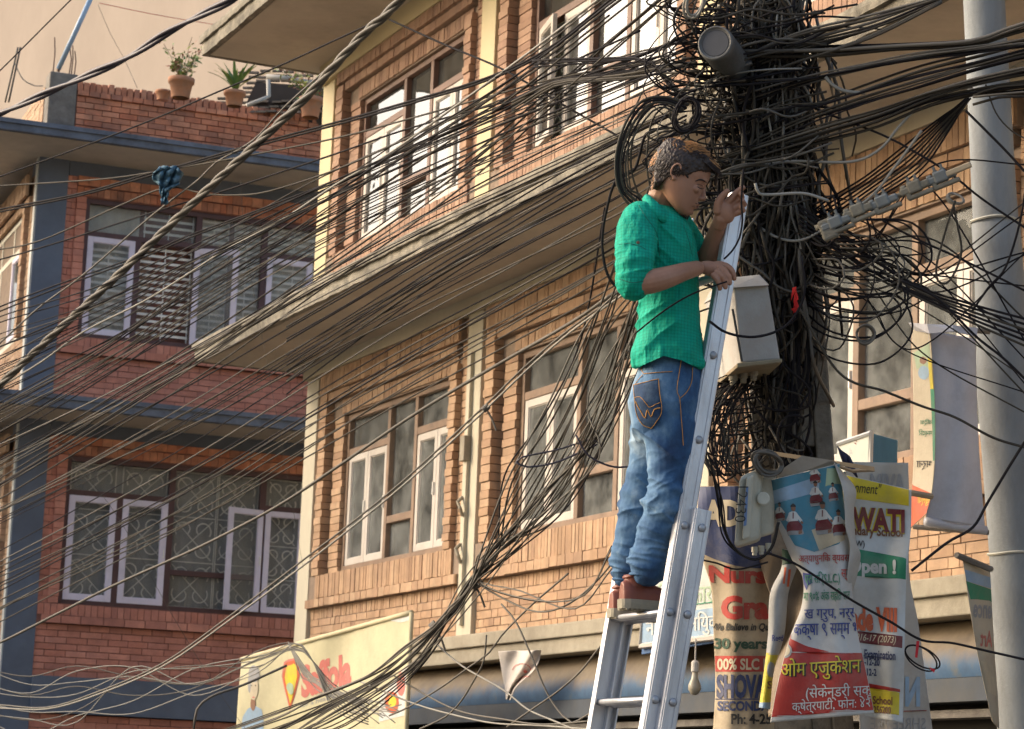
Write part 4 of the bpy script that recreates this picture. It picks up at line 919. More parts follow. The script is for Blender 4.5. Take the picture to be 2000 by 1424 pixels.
def heart(cx, cy, w_, h): return [(cx - w_, cy - h * .35), (cx - w_ * .75, cy - h * .9), (cx - w_ * .3, cy - h), (cx, cy - h * .75), (cx + w_ * .4, cy - h * 1.1), (cx + w_ * .9, cy - h * .95), (cx + w_, cy - h * .4), (cx + w_ * .5, cy + h * .35), (cx - w_ * .1, cy + h), (cx - w_ * .6, cy + h * .3)]
I.build('brand_lettering', b9); I = Inks()
S.poly(I.use('pink'), heart(568, 1338, 18, 50), .006, 8); S.poly(I.use('orange'), heart(568, 1338, 16, 46), .010, 8); S.poly(I.use('yellow'), heart(568, 1337, 12, 38), .014, 8)
for k in range(3): S.poly(I.use('lgreen'), disc(566 + k, 1342 + k * 5, 7 - k, 9 - 2 * k), .018 + k * .004, 5)
I.build('heart_emblem', b9); I = Inks()
S.poly(I.use('lblue'), [(470, 1432), (474, 1400), (484, 1384), (498, 1378), (511, 1386), (515, 1410), (513, 1440), (470, 1440)], .006, 8)
S.poly(I.use('skin'), disc(494, 1375, 5, 14), .008, 5)
S.poly(I.use('cream'), disc(495, 1342, 9, 26), .010, 6); S.poly(I.use('pink'), disc(495, 1362, 3.5, 1.6), .013, 3)
S.poly(I.use('grey'), disc(496, 1316, 11, 17), .0115, 6); S.poly(I.use('grey'), disc(487, 1336, 3, 18), .0115, 4)
for ex in (491, 499): S.poly(I.use('black'), disc(ex, 1339, 1.6, 1.4), .014, 3)
I.build('portrait', b9); I = Inks()
S.poly(I.use('white'), [(742, 1360), (795, 1300), (800, 1395), (740, 1410)], .006, 8); S.poly(I.use('orange'), disc(765, 1372, 14, 22), .010, 6); S.poly(I.use('pink'), disc(783, 1336, 8, 24), .012, 6); S.poly(I.use('yellow'), disc(766, 1370, 8, 12), .014, 5); S.poly(I.use('white'), disc(780, 1206, 22, 10), .006, 8)
I.build('product_picture', b9); I = Inks()
put_text(I.use('grey'), S, 'for a healthy heart', 586, 690, 1374, 1386, -.3, .01)
I.build('lettering', b9)
# -- small torn cloth under the ledge
b10 = thing('torn_flag', at(1015, 1275, 16.5), 'small torn white cloth with red scribble hanging from the ledge above the blue shutter', 'cloth')
S = Sheet([(973, 1272, 1057, 1270, 16.6, 16.2), (977, 1295, 1053, 1290, 16.6, 16.2), (982, 1325, 1040, 1312, 16.55, 16.25), (987, 1350, 1010, 1340, 16.5, 16.4), (988, 1366, 998, 1368, 16.5, 16.45)], lambda s, t: .05 * math.sin(s * 10 + t * 6) * (.3 + s), 18, 18)
S.build('cloth', cloth('torn_white_cloth', (.58, .52, .46), (.4, .34, .28), .5), b10)
I = Inks()
def arc(mb, S_, cx, cy, rx, ry, a0, a1, w_=1.3, e=.02, n=12):
    for k in range(n):
        a = a0 + (a1 - a0) * k / n; b_ = a0 + (a1 - a0) * (k + 1) / n; P_ = []
        for rr, aa in ((0, a), (0, b_), (w_, b_), (w_, a)):
            s_, t2 = S_.inv(cx + (rx + rr) * math.cos(aa), cy - (ry + rr) * math.sin(aa)); P_.append(S_.P(s_, t2, e))
        mb.face(P_)
arc(I.use('red'), S, 1019, 1309, 17, 12, 0, math.pi); arc(I.use('red'), S, 1030, 1334, 18, 12, 1.2, 3.2); S.poly(I.use('red'), disc(1026, 1312, 4, 4), .02, 4); S.poly(I.use('red'), disc(1025, 1331, 3, 3), .02, 4)
I.build('scribble', b10)
# -- blue and white signboard behind the ladder
b11 = thing('blue_signboard', at(1325, 1270, 15.3), 'blue framed white signboard with green and pale Devanagari letters, half hidden behind the ladder', 'sign')
S = Sheet([(1262, 1130, 1412, 1070, 14.9, 14.1), (1256, 1180, 1412, 1150, 14.9, 14.1), (1252, 1262, 1412, 1243, 14.9, 14.1)], None, 10, 10)
S.build('panel', cloth('white_sign_panel', (.50, .52, .48), (.35, .32, .25), .4), b11)
q = MB(); hexpx(q, [(1253, 1278, 14.92), (1414, 1252, 14.12), (1414, 1240, 14.12), (1254, 1266, 14.92)], [(1262, 1278, 15.3), (1424, 1252, 14.5), (1424, 1240, 14.5), (1262, 1266, 15.3)]); q.build('bottom_box', mat('blue_sign_edge', (.06, .13, .28), .6, .15), b11)
q = MB(); q.tube([S.P(0, 0), S.P(0, 1), S.P(1, 1)], .02, 6); q.build('frame', white, b11)
I = Inks(); S.poly(I.use('lblue'), [(1250, 1205), (1412, 1185), (1412, 1240), (1250, 1258)], .006, 10); put_text(I.use('lgreen'), S, 'फिटनेस कारण', 1262, 1412, 1142, 1186, -.08, .03); put_text(I.use('white'), S, 'नियमित नियुक्ति', 1262, 1440, 1205, 1252, -.1, .04, e=.012)
S.poly(I.use('green'), [(1262, 1192), (1412, 1172), (1412, 1174), (1262, 1194)], .01, 8)
I.build('lettering', b11)
# letters for the box sign and the meter box
class Plane4:
    def __init__(s, c, ar, up_, n): s.c, s.ar, s.up, s.n = c, ar, up_, n
def text_plane(parent, body, c, ax_, up_, w_, m_, bold=.0, shear=0, name='lettering'):
    vs, fs = text_mesh(body, bold, shear); x0 = min(v[0] for v in vs); x1 = max(v[0] for v in vs); y0 = min(v[1] for v in vs); y1 = max(v[1] for v in vs); k = w_ / (x1 - x0)
    q = MB(); q.addm([c + ax_ * ((v[0] - (x0 + x1) / 2) * k) + up_ * ((v[1] - (y0 + y1) / 2) * k) for v in vs], fs); return q.build(name, m_, parent)
axj = (P4[1] - P4[0]).normalized(); upj = Vector((0, 0, 1)); cj = (P4[0] + P4[1] + P4[2] + P4[3]) / 4 + Vector((0, -.012, 0))
text_plane(jb, 'Jasmine', cj + axj * .01 + upj * .015, axj, upj, .13, ink('grey'), 0, .1)
q = MB()
for k in range(5): q.lathe(cj + axj * (.03 + .011 * math.cos(k * 1.257)) + upj * (.058 + .011 * math.sin(k * 1.257)), (0, -1, 0), [(0, .005), (.001, .005)], 8)
q.build('flower_mark', ink('pink'), jb)
up_m = (at(1444, 930, 8.94) - at(1433, 1070, 8.94)).normalized()
text_plane(mt, '12430', at(1448, 985, 8.918), -up_m, (at(1460, 985, 8.918) - at(1440, 985, 8.918)).normalized(), .13, ink('black'), -.01, 0, 'scribbled_digits')
# hanging bulb under the signboard
hb = thing('hanging_bulb', at(1358, 1310, 13.5), 'pale light bulb in a white holder hanging from a thin wire beneath the signboard', 'light bulb')
q = MB(); c = at(1358, 1290, 13.5); q.lathe(c, (0, 0, -1), [(0, .012), (.01, .022), (.06, .022), (.065, .016)], 12); q.tube([c, c + Vector((0, 0, .12))], .004, 5); q.build('holder', white, hb)
q = MB(); q.lathe(c + Vector((0, 0, -.06)), (0, 0, -1), [(0, .014), (.04, .02), (.075, .035), (.10, .035), (.125, .018), (.13, .002)], 14); q.build('bulb', mat('bulb_glass', (.36, .32, .24), .35), hb, smooth=True)
# ================================================================== CABLES
rc = random.Random(21)
cab_b = mat('black_cable', (.018, .016, .018), .65, .3, 3, (.04, .034, .028), 2.5, .4, spec=.06)
cab_d = mat('dusty_brown_cable', (.045, .038, .029), .65, .3, 3, (.10, .085, .065), 2.5, .5, spec=.2)
cab_g = mat('dusty_grey_cable', (.11, .097, .078), .6, .25, 3, (.08, .07, .06), 2.5, .5)
cab_l = mat('pale_grey_cable', (.27, .255, .22), .6, .15, 3, (.2, .18, .15), 2.5, .4)
cab_p = mat('dark_violet_cable', (.035, .03, .048), .5, .2, 3, (.09, .08, .09), 2.0, .4)
CM = [cab_b, cab_d, cab_g, cab_l]
def dep(x):
    return 9.45 + (1400 - x) * .0033 if x < 1400 else 9.45 - (x - 1400) * .0006
def cat(P, n):
    out = []
    for i in range(len(P) - 1):
        p0 = P[i - 1] if i else [2 * a - b for a, b in zip(P[0], P[1])]
        p1, p2 = P[i], P[i + 1]; p3 = P[i + 2] if i + 2 < len(P) else [2 * b - a for a, b in zip(p1, p2)]
        L_ = max(1, int(math.hypot(p2[0] - p1[0], p2[1] - p1[1]) / n))
        for k in range(L_):
            t = k / L_
            out.append([.5 * ((2 * b) + (c - a) * t + (2 * a - 5 * b + 4 * c - d) * t * t + (-a + 3 * b - 3 * c + d) * t ** 3) for a, b, c, d in zip(p0, p1, p2, p3)])
    out.append(list(P[-1])); return out
def path3(pts, n=22, dd=0.0, D=None):
    P = [(p[0], p[1], (D(p[0]) if D else dep(p[0])) + dd if len(p) < 3 else p[2]) for p in pts]
    return [at(*p) for p in cat(P, n)]
def wire(pts, r, m_, label, cat_='cable', group='overhead cables', dd=0.0, D=None, name='overhead_cable', n=22, seg=6):
    q = MB(); q.tube(path3(pts, n, dd, D), r, seg)
    o = q.build(name, m_, smooth=True); tag(o, label, cat_, group); return o
def twisted(pts, r, m_, label, k=3, pitch=.16, name='twisted_cable', sep=.85):
    base = path3(pts, 6); q = MB(); acc = [0]
    for a, b in zip(base, base[1:]): acc.append(acc[-1] + (b - a).length)
    n = None
    st = [[] for _ in range(k)]
    for i, p in enumerate(base):
        t = (base[min(i + 1, len(base) - 1)] - base[max(i - 1, 0)]).normalized()
        if n is None: n = t.orthogonal().normalized()
        n = (n - t * n.dot(t)).normalized(); b = t.cross(n)
        for j in range(k):
            a = acc[i] / pitch * 2 * math.pi / 2 + j * 2 * math.pi / k
            st[j].append(p + (n * math.cos(a) + b * math.sin(a)) * r * sep)
    for s_ in st: q.tube(s_, r, 7)
    o = q.build(name, m_, smooth=True); tag(o, label, 'cable'); return o
twisted([(480, -30), (455, -2), (395, 28), (330, 62), (250, 112), (165, 150), (90, 182), (0, 222), (-70, 246)], .0125, cab_p, 'thick dark violet twisted cable crossing the peach wall at top left', 2, .55)
twisted([(830, -60), (790, -10), (750, 32), (715, 62), (650, 132), (600, 188), (530, 255), (430, 347), (330, 442), (230, 538), (130, 630), (60, 695), (0, 752), (-70, 815)], .0125, cab_g, 'thick dusty twisted cable climbing from the left edge to the roof slab', 3, .22)
W = lambda pts, r, m_, l, **k: wire(pts, r, m_, l, **k)
W([(665, 112), (560, 205), (495, 274), (422, 317), (389, 350), (297, 421), (165, 535), (76, 601), (0, 670), (-70, 730)], .005, cab_g, 'grey cable running close above the thick dusty twisted cable', group=None)
W([(200, -60), (138, 0), (60, 78), (0, 138), (-60, 195)], .0045, cab_b, 'lone black cable cutting the top left corner', group=None, dd=2)
W([(-60, 368), (0, 345), (165, 285), (297, 234), (429, 178), (561, 122), (660, 76), (735, 42)], .0045, cab_b, 'long black cable rising over the red parapet to the soffit', group=None)
W([(760, 38), (870, 88), (985, 137), (1100, 205), (1210, 268), (1290, 320)], .005, cab_b, 'black cable sloping down to the right across the upper windows', group=None)
for k in range(2):
    W([(-60, 425 + 5 * k), (0, 409 + 5 * k), (165, 376 + 4 * k), (297, 337 + 5 * k), (346, 325 + 4 * k), (495, 282 + 5 * k), (660, 238 + 5 * k), (797, 199 + 5 * k), (954, 151 + 5 * k), (1072, 94 + 5 * k), (1210, -15 + 6 * k)], .0055, cab_b, 'one of the paired black cables that carry the blue rag', group='cables carrying the blue rag')
W([(-60, 366), (0, 363), (198, 350), (307, 335), (396, 320), (495, 302), (660, 269), (800, 232), (950, 190), (1100, 150), (1290, 118)], .0045, cab_d, 'brown cable meeting the blue rag from the far left', group=None)
W([(-50, 492), (0, 487), (82, 469), (231, 403), (307, 371), (346, 366), (396, 378), (462, 381), (528, 373), (660, 330), (800, 268), (950, 195), (1060, 128), (1190, 30)], .0045, cab_d, 'slack cable drooping beneath the blue rag', group=None)
W([(-60, 520), (0, 507), (125, 470), (317, 409), (412, 381), (561, 332), (660, 299), (777, 258), (900, 222), (1033, 185), (1111, 145), (1290, 95)], .0045, cab_b, 'black cable passing just under the rag and above the slab', group=None)
for k in range(2):
    W([(-60, 625 + 9 * k), (0, 599 + 9 * k), (115, 555 + 7 * k), (287, 495 + 5 * k), (363, 462 + 5 * k), (495, 414 + 4 * k), (660, 350 + 5 * k), (800, 290 + 8 * k), (950, 225 + 9 * k), (1080, 160 + 7 * k), (1290, 110 + 9 * k)], .0045, cab_b, 'one of two close black cables crossing the upper louvred window', group='close pair over the louvred window')
W([(-60, 700), (0, 677), (115, 628), (165, 606), (363, 515), (442, 482), (660, 378), (800, 300), (950, 215), (1100, 130), (1250, 60)], .0045, cab_b, 'black cable over the middle of the louvred window', group=None)
W([(-60, 790), (0, 756), (82, 706), (165, 647), (280, 589), (363, 538), (429, 495), (495, 459), (561, 423), (660, 358), (760, 300), (900, 200), (1050, 90), (1180, -10)], .0055, cab_l, 'pale thick cable running along the louvred window', group=None)
W([(-60, 1275), (0, 1255), (100, 1205), (217, 1146), (317, 1101), (407, 1060), (543, 988), (660, 911), (805, 812), (962, 718), (1119, 628), (1215, 562), (1330, 500)], .0075, cab_g, 'thick grey cable at the lower edge of the big fan of cables', group=None)
for k in range(2):
    W([(-40, 1382 + 6 * k), (0, 1377 + 6 * k), (90, 1382 + 3 * k), (181, 1355 + 5 * k), (317, 1296 + 6 * k), (452, 1201 + 8 * k), (588, 1097 + 11 * k), (701, 1010 + 9 * k), (805, 924 + 9 * k), (940, 799 + 9 * k), (1029, 713 + 10 * k), (1115, 641 + 7 * k), (1230, 560 + 6 * k)], .0048, cab_l if k else cab_g, 'one of two slack pale cables sagging low over the corner building', group='slack pale cable pair')
def tab_at(T, x):
    return pl_interp(T, x)[0]
COLN = {cab_b: 'black', cab_d: 'dusty brown', cab_g: 'dusty grey', cab_l: 'pale', cab_p: 'violet'}
def ordn(i):
    return ['topmost', 'second', 'third', 'fourth', 'fifth', 'sixth', 'seventh', 'eighth', 'ninth', 'tenth'][i] if i < 10 else '%d%s' % (i + 1, {1: 'st', 2: 'nd', 3: 'rd'}.get((i + 1) % 10 if i + 1 > 20 else 0, 'th'))
def family(n, xs, up, lo, seed, lab, grp, jl=.05, jr=.05, cm=None, rr=(.0025, .0044), wob=4, clump=.35, dd=.25, warp=1.0):
    g = random.Random(seed); cms = cm or [cab_b, cab_b, cab_d, cab_d, cab_g]; out = []
    centers = [g.random() for _ in range(max(3, n // 5))]
    for i in range(n):
        t = ((i + g.random()) / n) ** warp
        if g.random() < clump: t = min(centers, key=lambda c: abs(c - t)) + g.gauss(0, .012)
        a = t + g.gauss(0, jl); b = t + g.gauss(0, jr); pts = []
        ph = g.random() * 6; N = len(xs)
        for k, x in enumerate(xs):
            f = k / (N - 1); tt = max(-.04, min(1.04, lerp(a, b, f)))
            w_ = wob * math.sin(f * 5 + ph) + g.gauss(0, wob * .25)
            pts.append((x, lerp(up[k], lo[k], tt) + w_))
        d_ = g.uniform(-dd, dd); out.append((pts, g.uniform(*rr), g.choice(cms), d_))
    out.sort(key=lambda o_: o_[0][2][1] if len(o_[0]) > 4 else o_[0][1][1])
    for i, (pts, r, m_, d_) in enumerate(out):
        W(pts, r, m_, '%s cable, %s of the %s, counted downwards at its %s' % (COLN[m_], ordn(i), grp, 'left end' if xs[0] < 1200 else 'pole end'), group=grp, dd=d_, n=26, seg=5)
XA = [-70, 0, 200, 400, 600, 800, 1000, 1200, 1340]
family(40, XA, [745, 715, 612, 498, 385, 290, 205, 130, 90], [1280, 1238, 1135, 1030, 905, 780, 665, 545, 440], 3, 'thin dusty cable in the fan sweeping from the pole down to the left edge', 'great left fan', jl=.05, jr=.08, clump=.45)
family(11, XA, [640, 600, 545, 462, 372, 280, 190, 118, 60], [830, 790, 690, 575, 470, 375, 290, 200, 130], 5, 'thin black cable crossing the upper fan at a flatter angle', 'flat upper fan', jl=.12, jr=.12, cm=[cab_b, cab_b, cab_d])
XB = [-70, 0, 200, 400, 600, 800, 930, 1050, 1200, 1340]
family(12, XB, [790, 750, 640, 500, 375, 245, 170, 95, -15, -110], [1020, 985, 860, 735, 590, 450, 350, 240, 105, -20], 8, 'black cable climbing steeply past the upper windows out of the top of view', 'steep window strand', jl=.08, jr=.06, cm=[cab_b, cab_b, cab_d], rr=(.0034, .0052))
XM = [560, 700, 850, 1000, 1120, 1240, 1340]
family(9, XM, [640, 560, 470, 385, 318, 255, 205], [770, 665, 560, 470, 400, 335, 285], 11, 'black cable in the dense strand along the slab edge', 'slab edge strand', jl=.1, jr=.08, cm=[cab_b, cab_b, cab_d], rr=(.0034, .0052))
XC = [1040, 1100, 1170, 1240, 1275, 1340]
family(4, XC, [120, 116, 114, 112, 122, 190], [132, 127, 123, 118, 132, 215], 12, 'black cable in the level bundle in front of the open casement', 'open casement bundle', cm=[cab_b], rr=(.004, .005), wob=1, clump=0)
family(9, [1000, 1082, 1144, 1216, 1276, 1360], [190, 155, 147, 140, 130, 118], [225, 172, 163, 155, 146, 140], 13, 'black cable in the level bundle over the second upper window', 'upper window bundle', cm=[cab_b, cab_d], rr=(.004, .0055), wob=2, clump=0)
# bundle running down to the yellow banner
g = random.Random(17)
for i in range(15):
    t = g.random(); s_ = g.gauss(0, 1); f = i / 14
    top = (1210 + 130 * f + g.gauss(0, 12), 330 + 260 * g.random())
    pts = [top, (lerp(1135, 1235, f), lerp(620, 700, t)), (lerp(1060, 1190, f), lerp(770, 860, t)), (lerp(985, 1090, f), lerp(930, 1010, f)), (960 + 22 * s_ * .5, 1075 + 8 * g.gauss(0, 1)), (925 + 5 * s_, 1140 - 4 * s_), (885 + 4 * s_, 1190 + 3 * s_), (850 + 3 * s_, 1228 + 2.5 * s_), (800 + 6 * s_, 1268 + 6 * s_ + 14 * t), (735 + 10 * s_, 1312 + 28 * t), (640 + 14 * s_, 1350 + 50 * t), (540, 1385 + 75 * t), (430 - 50 * t, 1425 + 80 * t)]
    W(pts, g.uniform(.003, .0048), g.choice([cab_b, cab_d, cab_d, cab_g]), 'dark cable in the gathered bundle tied above the right end of the yellow banner', group='gathered bundle above the yellow banner', dd=g.uniform(-.1, .1), n=18, seg=5)
for i in range(14):
    f = g.random()
    pts = [(1225 + 60 * g.random(), 520 + 160 * g.random()), (1190 + 30 * g.gauss(0, .6), 740 + 60 * f), (1130 + 30 * g.gauss(0, .8), 860 + 60 * f), (1050 + 40 * g.gauss(0, .6), 985 + 50 * f), (990 + 20 * g.gauss(0, 1), 1050 + 30 * f), (935, 1128 + 10 * f), (1010 + 60 * f, 1150 + 40 * f), (1120 + 40 * f, 1195 - 60 * f), (1195, 1120 - 90 * f)] if i < 4 else [(1215 + 80 * g.random(), 560 + 130 * g.random()), (1150 + 50 * g.random(), 760 + 110 * f), (1040 + 60 * g.random(), 930 + 70 * f), (930 + 12 * g.gauss(0, 1), 1125 + 8 * g.gauss(0, 1)), (820, 1275 + 30 * f), (640 + 40 * f, 1365 + 60 * f), (560, 1440)]
    W(pts, .0034, g.choice([cab_b, cab_d, cab_g]), 'loose thin cable hanging over the second lower window', group='loose cables over the second lower window', dd=g.uniform(-.1, .15), n=18, seg=5)
# ties
for (x, y, r, l) in ((850, 1226, 12, 'pale knotted tie holding the gathered bundle over the ledge'), (927, 1142, 9, 'small tie where the gathered bundle crosses the pilaster'), (949, 797, 5, 'small dark clip on the cables by the pilaster')):
    q = MB(); c = at(x, y, dep(x)); R_ = r * dep(x) / FPX; ax_ = (cr * .75 + cu * .65).normalized(); e1 = ax_.cross(cf).normalized(); e2 = ax_.cross(e1)
    for k in range(4): q.tube([c + ax_ * (.008 * (k - 1.5)) + (e1 * math.cos(a) + e2 * math.sin(a)) * R_ for a in [j * math.pi / 8 for j in range(16)]], .005, 5, closed=True)
    q.tube([c, c + Vector((.03, 0, -.05)), c + Vector((.05, 0, -.1))], .005, 5); tag(q.build('cable_tie', cab_g), l, 'cable tie')
# pale loose wires low in the picture
low = [([(852, 1258), (903, 1301), (984, 1348), (1030, 1385), (1087, 1410), (1160, 1440)], 'white kinked wire falling in front of the torn white cloth'),
       ([(979, 1180), (1007, 1214), (1037, 1279), (1069, 1355), (1099, 1398), (1117, 1412), (1158, 1390)], 'grey wire curling down right of the torn cloth'),
       ([(770, 1320), (800, 1339), (892, 1387), (984, 1405), (1060, 1415), (1155, 1408)], 'grey wire lying along the shutter lip'),
       ([(700, 1330), (800, 1371), (869, 1392), (961, 1412), (1053, 1417), (1160, 1425)], 'pale wire sagging lowest before the shutters'),
       ([(760, 1398), (800, 1380), (864, 1341), (908, 1309), (956, 1274), (979, 1242), (1035, 1185), (1110, 1120)], 'dark wire rising left of the torn cloth'),
       ([(1250, 1195), (1180, 1255), (1135, 1310), (1090, 1350), (1040, 1385), (990, 1420)], 'thin wire rising from the shutters toward the ladder'),
       ([(925, 1135), (985, 1170), (1050, 1195), (1110, 1180), (1170, 1130), (1225, 1060)], 'slack black wire looping below the second lower window'),
       ([(820, 1424), (870, 1400), (900, 1370), (925, 1330), (945, 1290), (950, 1240)], 'thin wire beside the ledge left end')]
for p_, l in low: W(p_, .0042, cab_l if 'pale' in l or 'white' in l else cab_g, l, group=None, n=14)
for k in range(9):
    y0 = 1300 + 14 * k; g2 = random.Random(k)
    W([(-30, y0 + g2.uniform(-10, 10)), (60, y0 + 15 + g2.uniform(-12, 12)), (150, y0 + 5 + g2.uniform(-25, 25)), (260, 1340 + g2.uniform(-45, 60)), (380, 1330 + g2.uniform(-30, 40)), (500, 1290 + g2.uniform(-20, 30)), (575, 1262 + g2.uniform(-6, 8)), (610, 1290), (650, 1335 + 6 * k), (720, 1375 + 5 * k)], .0034, cab_l if k % 3 else cab_g, 'pale tangled wire drooping across the bottom of the corner building to the yellow banner', group='pale wires at lower left', D=lambda x: 14 + (600 - x) * .002, n=16, seg=5)
for k in range(12):
    g2 = random.Random(40 + k)
    W([(563, 1258 + g2.uniform(-5, 5)), (575 + 2 * k * .4, 1285), (590 + k * 1.5, 1318 + g2.uniform(-8, 8)), (625 + k * 2, 1350 + g2.uniform(-14, 10)), (680 + k * 4, 1378 + g2.uniform(-20, 14)), (740 + k * 4, 1395 + g2.uniform(-30, 20))], .0034, cab_l, 'pale thin wire in the sheaf hanging over the yellow banner lettering', group='pale sheaf over the yellow banner', D=lambda x: 15.6 - (x - 560) * .004, n=14, seg=5)
for (p_, r, l) in (([(378, 1430), (385, 1385), (410, 1362), (440, 1350), (475, 1338), (560, 1300)], .009, 'fat pale conduit curving up beside the yellow banner'), ([(75, 810), (60, 770), (130, 880), (230, 1010), (330, 1190), (420, 1340), (480, 1424)], .0016, 'hair thin wire slanting down over the lower left windows'), ([(470, 350), (480, 480), (520, 700), (570, 980), (592, 1110)], .0012, 'hair thin wire hanging before the gap between the buildings')):
    W(p_, r, cab_g, l, group=None, D=lambda x: 16, n=16)
# right side
R1 = [([(1440, 110), (1560, 62), (1700, 32), (1840, -10)], [(1440, 165), (1560, 118), (1700, 70), (1860, 5)], 11, 'dark cable leaving the pole for the top right corner', 'top right strand'),
      ([(1420, 190), (1584, 146), (1688, 125), (1792, 104), (1922, 86), (2060, 62)], [(1420, 225), (1584, 166), (1688, 142), (1792, 124), (1922, 108), (2060, 92)], 7, 'dusty cable in the main strand crossing high over the steel pole', 'main steel pole strand'),
      ([(1440, 96), (1610, 90), (1753, 86), (1896, 78), (1961, 55), (2060, 15)], [(1440, 116), (1610, 116), (1753, 104), (1896, 95), (1961, 75), (2060, 50)], 5, 'thick black cable running nearly level to the steel pole', 'level black strand'),
      ([(1400, 270), (1545, 215), (1662, 175), (1800, 130), (1922, 105), (2060, 70)], [(1400, 330), (1545, 255), (1662, 212), (1800, 172), (1922, 135), (2060, 105)], 10, 'thin cable fanning from the pole middle to the upper right', 'upper right fan'),
      ([(1400, 310), (1480, 285), (1610, 245), (1714, 215), (1818, 178), (1922, 145), (2060, 105)], [(1400, 345), (1480, 315), (1610, 278), (1714, 250), (1818, 208), (1922, 185), (2060, 170)], 12, 'dusty cable in the lower strand tied to the steel pole', 'lower steel pole strand'),
      ([(1900, 172), (1950, 165), (2060, 150)], [(1885, 200), (1950, 190), (2060, 190)], 6, 'brown cable in the sleeve right of the steel pole tie', 'sleeve strand')]
for j, (U_, L_, n_, lab, grp) in enumerate(R1):
    family(n_, [p[0] for p in U_], [p[1] for p in U_], [p[1] for p in L_], 30 + j, lab, grp, jl=.12, jr=.1, cm=[cab_b, cab_d, cab_d, cab_g], rr=(.0034, .006) if j != 2 else (.006, .009), wob=3, clump=.3, dd=.05)
g = random.Random(71)
for k in range(9):
    t = k / 8
    W([(1892 + g.uniform(-4, 4), 192 + g.uniform(-4, 6)), (1830 + 20 * t, 235 + 25 * t), (1760 + 40 * t, 290 + 40 * t), (1690 + 30 * t, 345 + 40 * t), (1610 + 20 * t, 395 + 60 * t), (1560, 440 + 60 * t)], .0038, g.choice([cab_b, cab_d]), 'dark cable fanning down to the left from the steel pole tie', group='fan down from the steel pole tie', dd=.1, n=16)
RW = [([(1400, 350), (1480, 324), (1545, 315), (1662, 316), (1719, 291), (1756, 247), (1805, 198), (1850, 178), (1900, 170)], cab_l, .0055, 'pale cable curving up from the man toward the steel pole tie'),
      ([(1886, 216), (1961, 291), (2010, 345)], cab_b, .005, 'black cable crossing the steel pole diagonally below the tie'),
      ([(1560, 190), (1594, 213), (1722, 203 + 60), (1792, 300), (1857, 340), (1920, 390), (2010, 450)], cab_b, .0045, 'black cable slanting down right through the fan'),
      ([(1440, 400), (1500, 455), (1560, 470), (1620, 440), (1700, 385), (1745, 330), (1800, 255)], cab_l, .0055, 'pale cable dipping below the clamp string'),
      ([(1721, 429), (1778, 461), (1864, 500), (1940, 537), (2010, 572)], cab_b, .0045, 'dark cable passing over the upper panes to the steel pole'),
      ([(1560, 600), (1640, 729), (1730, 765), (1802, 794), (1865, 815), (1940, 855), (2010, 876)], cab_d, .0048, 'long slack cable crossing the blank grey banner'),
      ([(1760, 548), (1829, 582), (1906, 657), (1960, 700), (2010, 748)], cab_b, .0048, 'black cable crossing the top of the grey banner to the right edge'),
      ([(2010, 300), (1995, 420), (1965, 520), (1932, 560), (1899, 607)], cab_b, .0045, 'black cable hanging in front of the steel pole'),
      ([(1925, 165), (1945, 220), (1975, 255), (2010, 275)], cab_d, .003, 'thin cord drooping on the upper steel pole'),
      ([(2010, 850), (1975, 905), (1930, 980), (1900, 1030), (1850, 1060), (1780, 1115)], cab_b, .0055, 'black cable swooping past the grey banner foot'),
      ([(2010, 1290), (1930, 1272), (1860, 1256), (1800, 1250), (1740, 1215), (1660, 1170), (1560, 1105), (1500, 1080)], cab_b, .0048, 'black cable running across the school banners to the steel pole'),
      ([(1372, 1094), (1400, 1100), (1440, 1112), (1500, 1098)], cab_b, .0035, 'thin wire crossing the navy top of the beige banner'),
      ([(1240, 652), (1290, 612), (1335, 583), (1372, 566), (1420, 550)], cab_b, .0032, 'thin black wire passing in front of the green shirt'),
      ([(1385, 627), (1420, 650), (1475, 658), (1530, 640), (1562, 600), (1572, 560), (1565, 500)], cab_b, .005, 'black cable drooping before the cabinet and ladder'),
      ([(1452, 330), (1448, 395), (1450, 430), (1444, 465), (1430, 490), (1414, 506)], cab_b, .004, 'dark blue wire held between the fingers of the man'),
      ([(1250, 300), (1275, 292), (1300, 290), (1330, 280)], cab_g, .006, 'grey cable loop behind the hair of the man'),
      ([(1490, 250), (1478, 300), (1455, 350), (1449, 400)], cab_g, .0045, 'grey wire hanging down to the raised hand')]
for p_, m_, r, l in RW:
    front = 'held' in l or 'shirt' in l or 'cabinet' in l
    W(p_, r, m_, l, group=None, n=10, D=(lambda x: 8.72) if 'shirt' in l else ((lambda x: 8.75) if front else ((lambda x: 8.8) if ('school' in l or 'navy' in l or 'grey banner' in l) else None)))
for k in range(6):
    g2 = random.Random(90 + k); o_ = 9 * k
    W([(1560, 400 + o_), (1640, 460 + o_ * .9), (1720, 520 + o_ * .5 + g2.uniform(-8, 8)), (1800, 562 + o_ * .5), (1900, 595 + o_ * .8), (2010, 625 + o_ * 1.2)], .0048, g2.choice([cab_b, cab_b, cab_d]), 'dark cable in the strand sloping down over the lower panes to the steel pole', group='strand over the lower panes', dd=.0, n=16)
